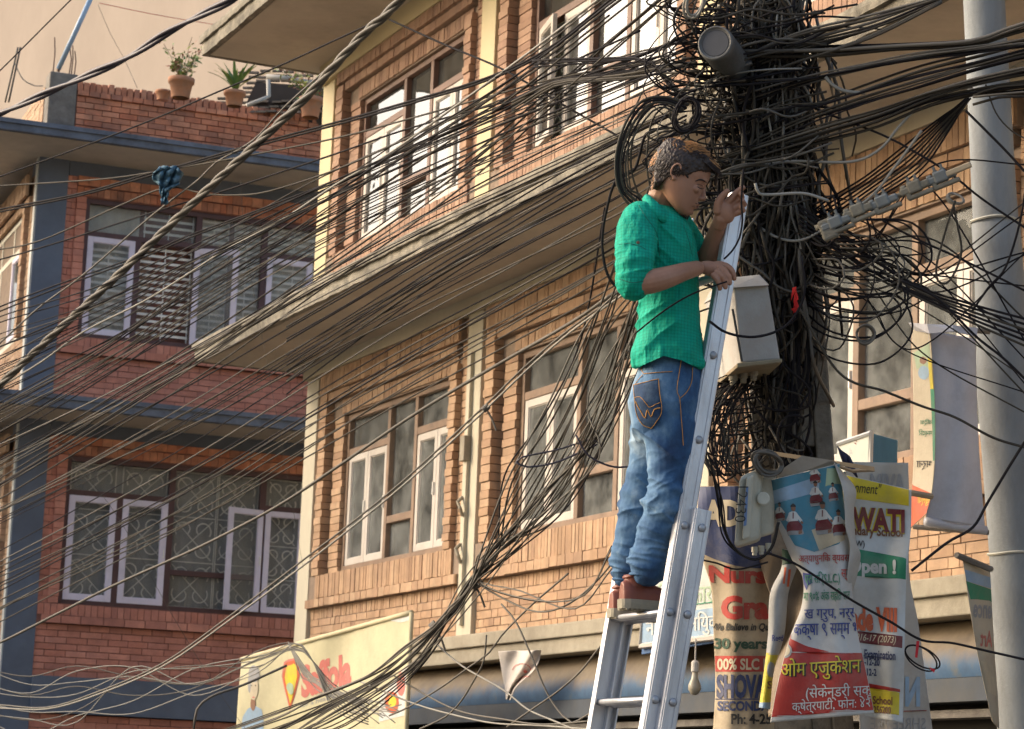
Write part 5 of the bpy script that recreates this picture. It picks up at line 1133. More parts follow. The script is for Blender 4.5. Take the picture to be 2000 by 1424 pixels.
# loops and coils
def loops(cx, cy, rx, ry, n, m_, r, label, name='cable_coil', D_=9.2, tilt=.3, sp=3, seed=1, parts=1.0):
    g2 = random.Random(seed); q = MB()
    for k in range(n):
        a0 = g2.random() * 6; c = (cx + g2.uniform(-sp, sp), cy + g2.uniform(-sp, sp)); a = rx * g2.uniform(.85, 1.12); b = ry * g2.uniform(.85, 1.1); th = tilt + g2.uniform(-.2, .2)
        pts = [at(c[0] + a * math.cos(t) * math.cos(th) - b * math.sin(t) * math.sin(th), c[1] + a * math.cos(t) * math.sin(th) + b * math.sin(t) * math.cos(th), D_ + .03 * math.sin(t + a0) + k * .004) for t in [j * 2 * math.pi * parts / 30 + a0 for j in range(30 if parts == 1 else 31)]]
        q.tube(pts, r, 6, closed=parts == 1.0)
    return tag(q.build(name, m_, smooth=True), label, 'cable coil')
loops(1340, 225, 22, 32, 12, cab_b, .0034, 'black coil of spare cable hanging above the head of the man', seed=3, D_=9.05)
loops(1358, 2, 17, 34, 3, cab_l, .005, 'pale hoop of cable at the top of the pole', seed=4, D_=9.0, sp=1)
loops(1815, 706, 16, 18, 2, cab_g, .004, 'small grey cable ring before the tall curtained pane', seed=5, D_=9.2, sp=2) if False else loops(1690, 652, 16, 18, 3, cab_g, .0045, 'small grey cable ring before the tall curtained pane', seed=5, D_=9.2, sp=2)
loops(1866, 388, 16, 9, 4, cab_l, .0042, 'small pale coil tied on the cables left of the steel pole', seed=6, D_=9.2, sp=2)
loops(1500, 905, 30, 20, 7, cab_g, .006, 'grey bundle of cable turns on top of the meter box', seed=7, D_=9.0, tilt=.5)
loops(1800, 1285, 36, 20, 2, cab_b, .003, 'black cable coil with red tape hanging right of the long banners', seed=8, D_=9.0, tilt=.6, sp=2)
q = MB(); q.grid([[at(1790, 1252, 8.93), at(1796, 1252, 8.93)], [at(1787, 1284, 8.93), at(1792, 1285, 8.93)]]); q.grid([[at(1815, 1303, 8.93), at(1827, 1308, 8.93)], [at(1818, 1308, 8.93), at(1824, 1314, 8.93)]])
tag(q.build('red_tape', mat('red_tape', (.5, .02, .03), .6)), 'short red tape wound on the coil beside the long banners', 'tape')
W([(1866, 392), (1853, 430), (1840, 475), (1829, 520), (1832, 548), (1848, 554), (1866, 530), (1878, 490), (1872, 450), (1862, 400)], .0045, cab_d, 'dangling cable loop hung from the small pale coil', group=None, D=lambda x: 9.15, n=8)
for k in range(5):
    o_ = k * 5
    W([(1345 - o_, 205 + o_), (1300, 190 + o_), (1255 + o_, 197 + o_), (1222 + o_, 240 + o_), (1203 + o_, 305), (1207 + o_, 365), (1232 + o_, 402 - o_), (1262, 410)], .0055 if k < 3 else .004, cab_b if k % 2 else cab_d, 'black cable bent in a wide loop left of the head', group='wide loops left of the head', D=lambda x: 9.25, n=10)
W([(1300, 250), (1262, 262), (1240, 330), (1205, 350), (1187, 400), (1176, 470), (1186, 535), (1215, 568), (1270, 590)], .006, cab_b, 'black cable looping far left behind the green shirt', group=None, D=lambda x: 9.35, n=10)
for k, (cx, rx) in enumerate(((1285, 22), (1262, 30), (1240, 14))):
    W([(cx + rx, 200 - 10 * k), (cx - rx * .5, 235), (cx - rx, 320), (cx - rx * .3, 395), (cx + rx * .5, 430)], .004, cab_d, 'thin cable arc hanging behind the head and collar', group='thin arcs behind the head', D=lambda x: 9.3, n=10)
W([(1008, 903), (1030, 912), (1080, 905), (1130, 885), (1170, 865), (1155, 858), (1090, 878), (1020, 893), (1008, 903)], .0042, cab_p, 'violet cable bent in a long flat loop over the second lower window', group=None, D=lambda x: 10.3, n=10)
W([(1125, 850), (1150, 890), (1200, 912), (1250, 905), (1290, 880)], .0042, cab_p, 'violet cable sagging behind the jeans', group=None, D=lambda x: 10, n=10)
for k in range(4):
    g2 = random.Random(200 + k)
    W([(1395 + g2.uniform(-8, 8), 905 + g2.uniform(-10, 10)), (1402 + 3 * k, 980), (1410 + 3 * k, 1040 + g2.uniform(-6, 6)), (1435 + 2 * k, 1078 + g2.uniform(-5, 8)), (1475, 1090 + g2.uniform(-6, 6)), (1508 - k, 1070), (1522 - k, 1020)], .0034, g2.choice([cab_b, cab_b, cab_d]), 'black cable slung in a loop below the meter box', group='loops below the meter box', D=lambda x: 8.98, n=9)
# the huge knotted mass round the pole: nobody could count it
g = random.Random(5); tg = MB()
def strand(pts, r, mi, n=12):
    tg.cur = mi; tg.tube([at(*p) for p in cat(pts, n)], r, 5)
def pole_x(y): return lerp(1505, 1530, y / 900)
def wander(x, y, d, n, step, turn, pull, xr, yr, dr=(9.28, 9.6)):
    """a long strand that curls about and stays inside its patch of the knot"""
    a = g.random() * 6.28; k = g.gauss(0, turn); pts = [(x, y, d)]
    for j in range(n):
        k = k * .8 + g.gauss(0, turn) * .6; a += k
        cx, cy = (xr[0] + xr[1]) / 2, (yr[0] + yr[1]) / 2
        if not (xr[0] < x < xr[1] and yr[0] < y < yr[1]):
            w_ = math.atan2(cy - y, cx - x); a += (((w_ - a) + math.pi) % (2 * math.pi) - math.pi) * pull
        x += step * math.cos(a); y += step * math.sin(a) * 1.1; d = max(dr[0], min(dr[1], d + g.gauss(0, .02))); pts.append((x, y, d))
    pts[0] = (pts[0][0], pts[0][1], 9.66); pts[-1] = (pts[-1][0], pts[-1][1], 9.66)
    return pts
for i in range(120):
    y = g.uniform(-60, 560); cx = pole_x(y) - 30
    strand(wander(cx + g.gauss(0, 40), y, 9.45, g.randint(6, 14), g.uniform(22, 42), .45, .5, (cx - 105, cx + 85), (y - 120, y + 120)), g.uniform(.003, .0062), g.choices([0, 1, 2, 3], [4, 6, 5, .8])[0])
for i in range(46):
    y = g.uniform(560, 930); cx = pole_x(y) - 20
    strand(wander(cx + g.gauss(0, 25), y, 9.5, g.randint(5, 9), g.uniform(22, 40), .4, .5, (cx - 80, cx + 60), (y - 90, y + 90)), g.uniform(.003, .0055), g.choices([0, 1, 2], [5, 5, 2])[0])
for i in range(270):                    # cables running down and across the pole
    x = 1502 + g.gauss(0, 40); y0 = g.uniform(-90, 420); y1 = y0 + g.uniform(160, 430); d0 = g.uniform(9.36, 9.6); n_ = 5; sl = g.gauss(0, 45); bow = g.gauss(0, 22)
    P_ = [[x + sl * j / n_ + bow * math.sin(math.pi * j / n_) + g.gauss(0, 7), lerp(y0, y1, j / n_), d0] for j in range(n_ + 1)]; P_[0][2] = P_[-1][2] = 9.68
    strand(P_, g.uniform(.0035, .0075), g.choices([0, 1, 2, 3], [3, 6, 5, .8])[0])
for i in range(34):                    # level strands through the knot
    y = g.uniform(-20, 470); x0 = 1320 + g.gauss(0, 30); x1 = 1600 + g.gauss(0, 40); t_ = g.uniform(10, 70)
    strand([(lerp(x0, x1, j / 4), y - t_ * j / 4 + g.gauss(0, 7), 9.32 + .03 * g.gauss(0, 1)) for j in range(5)], g.uniform(.003, .0055), g.choices([0, 1, 2, 3], [5, 5, 3, .6])[0])
for i in range(44):                     # slack bights leaving the left side and coming back
    y = g.uniform(-30, 300); w_ = g.uniform(50, 190); h = g.uniform(20, 120); x = 1440
    strand([(x, y, 9.5), (x - w_ * .6, y - g.uniform(-10, 30), 9.3), (x - w_, y + h * .45, 9.25), (x - w_ * .7, y + h, 9.3), (x - w_ * .2, y + h * 1.1, 9.4), (x + 30, y + h * .8, 9.6)], g.uniform(.002, .0042), g.choices([0, 1, 2], [6, 3, 1])[0])
for i in range(20):                     # slack bights on the right, between the two poles
    y = g.uniform(400, 560); w_ = g.uniform(60, 270); h = g.uniform(20, 190); x = 1575
    strand([(x - 20, y, 9.6), (x + w_ * .35, y + h * .15 + g.gauss(0, 14), 9.3), (x + w_ * .85, y + h * .2 + g.gauss(0, 14), 9.25), (x + w_, y + h * .6, 9.22), (x + w_ * .7, y + h * 1.0, 9.25), (x + w_ * .25, y + h * .95, 9.3), (x - 20, y + h * .6, 9.6)], g.uniform(.0028, .0048), g.choices([0, 1, 2], [6, 3, 1])[0])
for i in range(16):                     # crossing wires there
    y = g.uniform(360, 540); strand([(1560, y, 9.6), (1680 + g.gauss(0, 14), y + g.uniform(0, 110), 9.3), (1800 + g.gauss(0, 14), y + g.uniform(-60, 200), 9.25), (2020, y + g.uniform(-60, 330), 9.2)], g.uniform(.0026, .0042), g.choice([0, 0, 1]))
for i in range(15):                     # hanging curls under the cabinet
    y = g.uniform(730, 800); w_ = g.uniform(20, 100); h = g.uniform(40, 160)
    strand([(1460 + g.gauss(0, 14), y - 10, 9.5), (1440 - w_ * .4, y + h * .2, 9.3), (1440 - w_, y + h * .7, 9.28), (1440 - w_ * .6, y + h * 1.05, 9.28), (1470, y + h, 9.4), (1500, y + h * .7 + 10, 9.6)], g.uniform(.0024, .0042), g.choices([0, 1, 2], [4, 4, 2])[0])
for i in range(26):
    x0 = 1380 + g.uniform(0, 60); strand([(x0 + 40, 735, 9.5), (x0 + g.gauss(0, 12), 800, 9.3), (x0 - 8 + g.gauss(0, 12), 870, 9.25), (x0 + 10 + g.gauss(0, 12), 930, 9.2)], g.uniform(.002, .0036), g.choice([0, 1]))
for i in range(70):                     # old grey trunk of vertical runs
    x = 1515 + g.gauss(0, 30); y0 = g.uniform(330, 620); y1 = y0 + g.uniform(150, 380); y1 = min(y1, 925); bow = g.gauss(0, 14)
    P_ = [[x + bow * math.sin(math.pi * j / 4) + g.gauss(0, 5) + 4 * j, lerp(y0, y1, j / 4), g.uniform(9.48, 9.6)] for j in range(5)]; P_[0][2] = P_[-1][2] = 9.67
    strand(P_, g.uniform(.004, .008), g.choices([0, 1, 2, 3], [2, 6, 5, .4])[0])
for i in range(16):                     # heavy vertical runs over the lower pole
    x = g.choice([1500, 1540, 1556]) + g.gauss(0, 8); strand([(x, 470, 9.5), (x + 8, 600, 9.5), (x + 10 + g.gauss(0, 8), 720, 9.5), (x - 4 + g.gauss(0, 14), 830, 9.5), (x - 12 + g.gauss(0, 14), 915, 9.5)], g.uniform(.004, .0075), g.choice([0, 0, 1]))
tag(tg.build('cable_tangle', [cab_b, cab_d, cab_g, cab_l], smooth=True), 'huge knotted mass of old black and dusty cables wrapped round the square concrete pole', 'cable tangle', None, 'stuff')
# rubbish inside the knot: dark bulk
q = MB()
g = random.Random(9)
for k in range(13):
    y = -60 + k * 52; c = at(pole_x(y) - 22 + g.gauss(0, 12), y, 9.62); rr_ = .085 * g.uniform(.8, 1.2) * (1 if y < 400 else .8)
    q.lathe(c - Vector((0, 0, .07)), (g.gauss(0, .15), g.gauss(0, .1), 1), [(0, rr_ * .4), (.03, rr_ * .9), (.07, rr_), (.11, rr_ * .85), (.15, rr_ * .4)], 9)
tag(q.build('old_cable_core', mat('grimy_cable_core', (.06, .05, .04), .95, .5, 30, bump=1, bscale=30)), 'grimy dark core of perished cable packed against the pole inside the knot', 'cable bundle', None, 'stuff')
# red ribbons and blue rag
q = MB()
for a_, b_, c_ in (((1548, 562), (1556, 560), (1545, 588)), ((1552, 575), (1561, 600), (1550, 612)), ((1545, 603), (1562, 598), (1556, 613)), ((1554, 560), (1560, 585), (1550, 592))):
    q.face([at(*a_, 9.28), at(*b_, 9.27), at(*c_, 9.29)])
q.build('x', mat('red_ribbon', (.6, .02, .02), .6)) and None
o = bpy.data.objects['x']; o.name = 'red_ribbon'; sm_ = o.modifiers.new('s', 'SOLIDIFY'); sm_.thickness = .002
tag(o, 'torn red ribbon tied in the cables on the pole right of the cabinet', 'ribbon')
q = MB(); rows = []
for j in range(17):
    t = j / 16; y = 326 + 72 * t; wl, wr = pl_interp([(0, 312, 352), (.12, 296, 354), (.38, 302, 355), (.5, 308, 350), (.6, 313, 327), (.8, 314, 328), (1, 318, 326)], t)
    rows.append([at(lerp(wl, wr, i / 16) + 3 * math.sin(i * 1.1 + j), y + 2.5 * math.sin(i * .9 + j * .5), dep(325) - .07 - .028 * math.sin(i * 1.25 + j * .8) - .015 * math.sin(j * 1.7 + i * .4)) for i in range(17)])
q.grid(rows); o = q.build('blue_rag', mat('faded_blue_rag', (.10, .20, .27), .8, .4, 20, (.03, .05, .08), 8, .6), smooth=True); sm_ = o.modifiers.new('s', 'SOLIDIFY'); sm_.thickness = .006
tag(o, 'faded blue rag knotted over the cables at left', 'rag')
# corrugated conduits on the left and dark cloth at the pole foot
q = MB(); q.grid([[at(1634 + 9 * i + 5 * j, 868 + 14 * j + 8 * i + 4 * math.sin(i + j), 9.25 - .02 * math.sin(i * 2 + j)) for i in range(4)] for j in range(4)])
o = q.build('dark_cloth', mat('dark_navy_cloth', (.03, .03, .06), .8), smooth=True); tag(o, 'crumpled dark navy cloth stuck on the pole above the pupils banner', 'cloth'); sm_ = o.modifiers.new('s', 'SOLIDIFY'); sm_.thickness = .01
W([(1475, 358), (1483, 378), (1510, 380), (1570, 378), (1618, 392)], .006, cab_l, 'fat pale bent conduit poking from the knot', group=None, D=lambda x: 9.15, n=8)
W([(1612, 150), (1625, 165), (1650, 178), (1690, 182)], .007, cab_l, 'short grey conduit elbow right of the pole top', group=None, D=lambda x: 9.3, n=8)

# ================================================================== ROOF THINGS OF THE CORNER BUILDING
terra = mat('terracotta', (.42, .20, .11), .85, .15, 10, (.30, .24, .19), 5, .6, .4, 40)
soil = mat('potting_soil', (.06, .04, .03), .95)
leafm = [mat('leaf_green', (.12, .20, .045), .55, .3, 20), mat('leaf_yellow_green', (.30, .32, .07), .55, .3, 20), mat('leaf_reddish', (.28, .12, .06), .55, .3, 20)]
def pot(x, yb, yt, wt, d, label, plant, name='potted_plant'):
    """px centre, bottom and top of the pot, top width"""
    s_ = d / FPX; base = at(x, yb, d); h = (yb - yt) * s_; r1 = wt / 2 * s_
    T = thing(name, base, label, 'potted plant', 'potted plants on the parapet')
    q = MB(); q.lathe(base, (0, 0, 1), [(0, r1 * .68), (h * .02, r1 * .7), (h * .74, r1 * .90), (h * .75, r1 * 1.02), (h * .98, r1 * 1.06), (h, r1 * 1.0), (h * .98, r1 * .92), (h * .8, r1 * .86)], 24, False)
    q.build('pot', terra, T, smooth=True)
    q = MB(); q.lathe(base + Vector((0, 0, h * .9)), (0, 0, 1), [(0, r1 * .9), (.01, r1 * .5)], 16); q.build('soil', soil, T)
    top = base + Vector((0, 0, h * .9)); g2 = random.Random(int(x)); st = MB(); lf = MB()
    if plant == 'blade':
        for k in range(24):
            a = k * 2.4; ln = g2.uniform(.26, .46); lean = g2.uniform(.25, 1.0); dr = Vector((math.cos(a), math.sin(a) * .8, 0)); P_ = []
            for j in range(7):
                t = j / 6; P_.append(top + dr * (ln * lean * (t ** 1.3)) + Vector((0, 0, ln * (t * 1.05 - .45 * lean * t * t))))
            sd_ = dr.cross(Vector((0, 0, 1))); wv = [.010, .020, .025, .025, .019, .011, .001]
            lf.cur = g2.choice([0, 0, 1]); lf.grid([[p - sd_ * w_, p + Vector((0, 0, -.004)), p + sd_ * w_] for p, w_ in zip(P_, wv)])
    else:
        for k in range(15):
            a = k * 2.3; ln = g2.uniform(.2, .48) * (1.35 if plant == 'shrub' else 1); sp3 = 2.0 if plant == 'shrub' else 1; dr = Vector((math.cos(a) * .55 * sp3, math.sin(a) * .5, 1)).normalized(); P_ = [top + dr * (ln * j / 5) + Vector((jit(.012), jit(.012), 0)) for j in range(6)]
            st.tube(P_, .003, 4)
            for j in range(18):
                p = P_[g2.randint(1, 5)] + Vector((g2.gauss(0, .035), g2.gauss(0, .035), g2.gauss(0, .03))); s2 = g2.uniform(.014, .026)
                e1 = Vector((g2.gauss(0, 1), g2.gauss(0, 1), g2.gauss(0, .6))).normalized(); e2 = e1.orthogonal().normalized()
                lf.cur = g2.choice([0, 0, 1, 2] if plant == 'rose' else [1, 1, 1, 0, 2]); lf.face([p - e1 * s2 * 1.5, p + e2 * s2 * .7, p + e1 * s2 * 1.5, p - e2 * s2 * .7])
        st.build('stems', mat('plant_stem', (.12, .10, .05), .8), T)
    lf.build('leaves', leafm, T)
dq = 26.0
pot(352, 192, 152, 50, 25.9, 'clay pot with a leafy rose plant, leftmost on the red parapet', 'rose')
pot(457, 208, 178, 42, 26.0, 'clay pot with long spiky blades in the middle of the parapet', 'blade')
pot(606, 230, 190, 46, 25.95, 'clay pot with a yellowing shrub at the right end of the parapet', 'shrub')
T = thing('empty_pot', at(318, 192, 26.2), 'low empty clay pot left of the rose plant', 'pot'); q = MB(); s_ = 26.2 / FPX; q.lathe(at(318, 196, 26.2), (0, 0, 1), [(0, 11 * s_), (14 * s_, 14 * s_), (15 * s_, 16 * s_), (19 * s_, 16 * s_), (19 * s_, 12 * s_)], 20, False); q.build('shell', terra, T, smooth=True)
# blue pole on the roof
T = thing('blue_pipe_pole', at(115, 137, 26), 'pale blue painted pipe standing aslant on the concrete parapet post', 'pipe')
q = MB(); q.tube([at(114, 135, 26), at(194, -40, 26)], .027, 12); q.build('pipe', mat('pale_blue_paint', (.30, .42, .56), .4, .1, 6), T, smooth=True); q = MB(); q.tube([at(113, 140, 26), at(120, 122, 26)], .017, 8); q.build('rusty_foot', MC['rusty_steel'], T)
W([(194, 6, 26), (300, 28, 27), (420, 48, 29), (640, 80, 31)], .004, mat('red_cord', (.5, .08, .05), .7), 'thin red cord stretched from the blue pipe to the right', group=None)
W([(192, 10, 26), (215, 65, 26.5), (240, 110, 27), (268, 172, 27)], .003, cab_l, 'thin pale cord drooping from the blue pipe', group=None)
for k, (a_, b_) in enumerate((((10, 200), (35, 92)), ((17, 200), (40, 92)))): W([(*a_, 25.9), (*b_, 25.9)], .010, cab_g, 'one of two leaning thin rods left of the concrete post', cat_='rod', group='leaning rods', name='leaning_rod')
W([(28, 122, 25.9), (45, 155, 25.9), (70, 168, 26), (84, 168, 26)], .006, cab_l, 'pale cord tied to the leaning rods', group=None, n=8)
# small tiled roof with gutter behind the parapet
T = thing('tiled_lean_to', LF(1.6, 8.8, -1.5), 'low dark tiled lean-to roof with a pale gutter and downpipe behind the parapet', 'roof')
q = MB(); g2 = random.Random(4)
for r_ in range(9):
    for c_ in range(14):
        x = 400 + c_ * 22 + r_ * 4 + g2.uniform(-3, 3); y = 222 - r_ * 10 + g2.uniform(-2, 2) - (c_ * .5); c = at(x, y, 27.6 + r_ * .10)
        if x > 470 or r_ < (x - 380) / 18: q.obox(c, cr * .055, cf * .05, cu * .012 + cf * .008)
q.build('tiles', mat('mossy_tiles', (.14, .11, .09), .95, .3, 12, (.05, .05, .035), 5, .8, .8, 40, island=[(.14, .11, .09), (.2, .15, .11), (.09, .075, .06)]), T)
q = MB(); q.tube([at(520, 150, 27.4), at(560, 153, 27.4), at(640, 168, 27.5)], .03, 8); q.build('gutter', mat('pale_gutter', (.40, .38, .34), .6), T, smooth=True)
q = MB(); q.tube([at(524, 155, 27.35), at(525, 188, 27.35), at(518, 192, 27.3), at(482, 206, 27.2)], .024, 8); q.build('downpipe', MC['pale_gutter'], T, smooth=True)
q = MB(); q.hexa([at(470, 225, 27.8), at(660, 250, 27.8), at(660, 250, 30), at(470, 225, 30), at(500, 160, 27.8), at(660, 172, 27.8), at(660, 172, 30), at(500, 160, 30)]); q.build('shade_wall', mat('shade_dark_wall', (.06, .05, .045), .9), T)  # near-black wall paints in the shade beneath the gutter
# ================================================================== THE MAN
from mathutils.bvhtree import BVHTree
PX = 1 / FPX
def mm(px_, d): return px_ * d / FPX
def limb(mb, pts, n=16, close=True):
    """tapered tube through (x, y, depth, radius px); rounded ends"""
    P = cat(pts, 7); c = [at(p[0], p[1], p[2]) for p in P]; r = [mm(p[3], p[2]) for p in P]
    if close:
        a = (c[0] - c[1]).normalized(); b = (c[-1] - c[-2]).normalized()
        pre = [(c[0] + a * r[0] * s_, r[0] * k) for s_, k in ((.75, .25), (.6, .6), (.3, .88))]; post = [(c[-1] + b * r[-1] * s_, r[-1] * k) for s_, k in ((.3, .88), (.6, .6), (.75, .25))]
        c = [p[0] for p in pre] + c + [p[0] for p in post]; r = [p[1] for p in pre] + r + [p[1] for p in post]
    mb.tube(c, r, n)
def trunk(mb, rows, n=28, tw=None):
    """rows: (xl, xr, y, depth, half depth m) level ellipses in the picture plane / depth"""
    R_ = cat([list(r) for r in rows], 8)
    base = len(mb.v); k = len(R_)
    for (xl, xr, y, d, hd) in R_:
        for j in range(n):
            a = 2 * math.pi * j / n; ca, sa = math.cos(a), math.sin(a)
            ca = math.copysign(abs(ca) ** .85, ca); sa = math.copysign(abs(sa) ** .85, sa)
            mb.v.append(tuple(at((xl + xr) / 2 + (xr - xl) / 2 * ca, y, d - hd * sa)))
    for i in range(k - 1):
        for j in range(n):
            mb.f.append((base + i * n + j, base + (i + 1) * n + j, base + (i + 1) * n + (j + 1) % n, base + i * n + (j + 1) % n)); mb.mi.append(0)
    mb.f.append(tuple(base + j for j in range(n))); mb.mi.append(0); mb.f.append(tuple(base + (k - 1) * n + j for j in range(n))[::-1]); mb.mi.append(0)
def ell(mb, c, ax, ay, az, n=12):
    """ellipsoid with three half axes"""
    vs, fs = [], []
    for i in range(1, n):
        th = math.pi * i / n
        for j in range(2 * n):
            ph = math.pi * j / n; vs.append(c + ax * (math.sin(th) * math.cos(ph)) + ay * (math.sin(th) * math.sin(ph)) + az * math.cos(th))
    top, bot = len(vs), len(vs) + 1; vs += [c + az, c - az]; m_ = 2 * n
    for i in range(n - 2):
        for j in range(m_): fs.append((i * m_ + j, (i + 1) * m_ + j, (i + 1) * m_ + (j + 1) % m_, i * m_ + (j + 1) % m_))
    for j in range(m_): fs.append((top, j, (j + 1) % m_)); fs.append((bot, (n - 2) * m_ + (j + 1) % m_, (n - 2) * m_ + j))
    mb.addm(vs, fs)
def fuse(mb, voxel, smooth_it, name, m_, parent, disp=None, fac=.5):
    me = bpy.data.meshes.new('tmp'); me.from_pydata(mb.v, [], mb.f)
    bm = bmesh.new(); bm.from_mesh(me); bmesh.ops.recalc_face_normals(bm, faces=bm.faces); bm.to_mesh(me); bm.free()
    o = bpy.data.objects.new('tmp', me); col.objects.link(o)
    r = o.modifiers.new('r', 'REMESH'); r.mode = 'VOXEL'; r.voxel_size = voxel; r.use_smooth_shade = True
    s_ = o.modifiers.new('s', 'SMOOTH'); s_.iterations = smooth_it; s_.factor = fac
    dg = bpy.context.evaluated_depsgraph_get(); dg.update()
    m2 = bpy.data.meshes.new_from_object(o.evaluated_get(dg))
    bpy.data.objects.remove(o); bpy.data.meshes.remove(me)
    if disp:
        n = len(m2.vertices); nr = np.zeros(n * 3); m2.vertices.foreach_get('normal', nr); co = np.zeros(n * 3); m2.vertices.foreach_get('co', co)
        co = co.reshape(-1, 3); nr = nr.reshape(-1, 3)
        dv = co - np.array(CAM); z = dv @ np.array(cf); X = 1000 + FPX * (dv @ np.array(cr)) / z; Y = 712 - FPX * (dv @ np.array(cu)) / z
        co = co + nr * disp(X, Y, z, co)[:, None]; m2.vertices.foreach_set('co', co.ravel()); m2.update()
    m2.name = name; m2.materials.clear(); m2.materials.append(m_)
    m2.polygons.foreach_set('use_smooth', [True] * len(m2.polygons))
    o = bpy.data.objects.new(name, m2); col.objects.link(o); par(o, parent); return o
def nz(co, sx, sy, sz, seed=0):        # vectorised value noise
    p = co * np.array([sx, sy, sz]) + seed * 13.7; i = np.floor(p).astype(int); f = p - i; f = f * f * (3 - 2 * f)
    def h(a, b, c): v = np.sin(a * 127.1 + b * 311.7 + c * 74.7 + seed) * 43758.5453; return v - np.floor(v)
    r = 0
    for dx in (0, 1):
        for dy in (0, 1):
            for dz in (0, 1):
                w_ = (f[:, 0] if dx else 1 - f[:, 0]) * (f[:, 1] if dy else 1 - f[:, 1]) * (f[:, 2] if dz else 1 - f[:, 2])
                r = r + w_ * h(i[:, 0] + dx, i[:, 1] + dy, i[:, 2] + dz)
    return r * 2 - 1
man = thing('person', at(1250, 1200, 8.88), 'young man in green checked shirt and blue jeans standing on the ladder', 'person')
skin = mat('brown_skin', (.34, .175, .11), .5, .08, 14, (.24, .11, .07), 7, .35, .12, 70)
try:
    b_ = skin.node_tree.nodes['Principled BSDF']; b_.inputs['Subsurface Weight'].default_value = .08; b_.inputs['Subsurface Radius'].default_value = (.01, .004, .002)
except Exception: pass
# ---- head, in a tilted frame (f forward, u up, s sideways to the camera), pixels
HD = 8.88; TH = R(28.5)
HO = at(1325, 345, HD); hf = (cr * math.cos(TH) - cu * math.sin(TH)); hu = (cr * math.sin(TH) + cu * math.cos(TH)); hs = -cf.normalized()
yaw = R(5); hf, hs = hf * math.cos(yaw) + hs * math.sin(yaw), hs * math.cos(yaw) - hf * math.sin(yaw)
K = HD / FPX
def H(f, u, s=0): return HO + (hf * f + hu * u + hs * s) * K
body = MB()
prof = [(61, -30, 18, 17), (57, -44, 33, 30), (48, -53, 45, 39), (34, -57, 53.5, 44), (18, -56, 56.5, 45.5), (10, -53, 55.5, 45), (3, -50, 54, 44.5), (-8, -46, 55.5, 44), (-18, -40, 57, 42.5), (-27, -32, 58, 40), (-36, -22, 58.5, 37.5), (-45, -8, 57, 34), (-53, 8, 56.5, 29), (-60, 24, 53.5, 21), (-64.5, 34, 46, 10)]
def head_rows(pr, grow=0, n=40):
    R_ = cat([list(r) for r in pr], 3.5); out = []
    for (u, fb, ff, hw) in R_:
        c, a = (fb + ff) / 2, (ff - fb) / 2 + grow; row = []
        for j in range(n):
            t = 2 * math.pi * j / n; ct, st = math.cos(t), math.sin(t); e = .95 if ct > 0 else .85
            row.append(H(c + a * math.copysign(abs(ct) ** e, ct), u, (hw + grow) * math.copysign(abs(st) ** .9, st) * (1 - .16 * max(0, ct) ** 2)))
        out.append(row)
    return out
def ringmesh(mb, rows):
    b = len(mb.v); n = len(rows[0])
    for r in rows: mb.v += [tuple(p) for p in r]
    for i in range(len(rows) - 1):
        for j in range(n): mb.f.append((b + i * n + j, b + i * n + (j + 1) % n, b + (i + 1) * n + (j + 1) % n, b + (i + 1) * n + j)); mb.mi.append(mb.cur)
    mb.f.append(tuple(range(b, b + n))); mb.f.append(tuple(range(b + (len(rows) - 1) * n, b + len(rows) * n))[::-1]); mb.mi += [mb.cur] * 2
ringmesh(body, head_rows(prof))
kf, ku, ks = hf * K, hu * K, hs * K
def E_(mb, f, u, s, rf, ru, rs, n=10, rot=0):
    a, b = kf * math.cos(rot) + ku * math.sin(rot), ku * math.cos(rot) - kf * math.sin(rot)
    ell(mb, H(f, u, s), a * rf, b * ru, ks * rs, n)
# nose: a wedge from the nasion to the tip, with wings
nose = [(53.5, 8, 3.2, 3.5), (56, 1, 3.8, 4.2), (60, -7, 4.6, 5.2), (62.8, -14, 5.8, 6.4), (62, -18, 5.4, 8)]
ringmesh(body, [[H(f + a * math.cos(t), u, w_ * math.sin(t)) for t in [2 * math.pi * j / 16 for j in range(16)]] for f, u, a, w_ in nose])
E_(body, 63.3, -15.2, 0, 5.4, 5.2, 6); E_(body, 58.5, -18, 7, 4.6, 4, 3.8); E_(body, 58.5, -18, -7, 4.6, 4, 3.8)
E_(body, 57.2, -31, 0, 4.6, 3.2, 13); E_(body, 56.8, -38, 0, 4.6, 3.6, 11.5); E_(body, 53.5, -50, 0, 6, 7, 12)
for s_ in (-1, 1):
    E_(body, 50.5, 15.5, 15 * s_, 5.5, 3.6, 13); E_(body, 49.5, 4, 12 * s_, 4.0, 4.2, 5.5); E_(body, 42, -8, 25 * s_, 10, 8, 9)
    # ear: rim, lobe, tragus
    pts = [H(-7 + 8.5 * math.cos(a), 4 + 13.5 * math.sin(a), (46.5 + 1.5 * math.sin(a)) * s_) for a in [R(20 + 31 * k) for k in range(10)]]
    body.tube(pts, [mm(2.4, HD)] * 10, 8); E_(body, -3.5, -11, 44 * s_, 4.6, 4.6, 3.6); E_(body, 1.5, 1, 44 * s_, 3, 5, 3.2); E_(body, -6, 3, 42.5 * s_, 7, 11, 2.6)
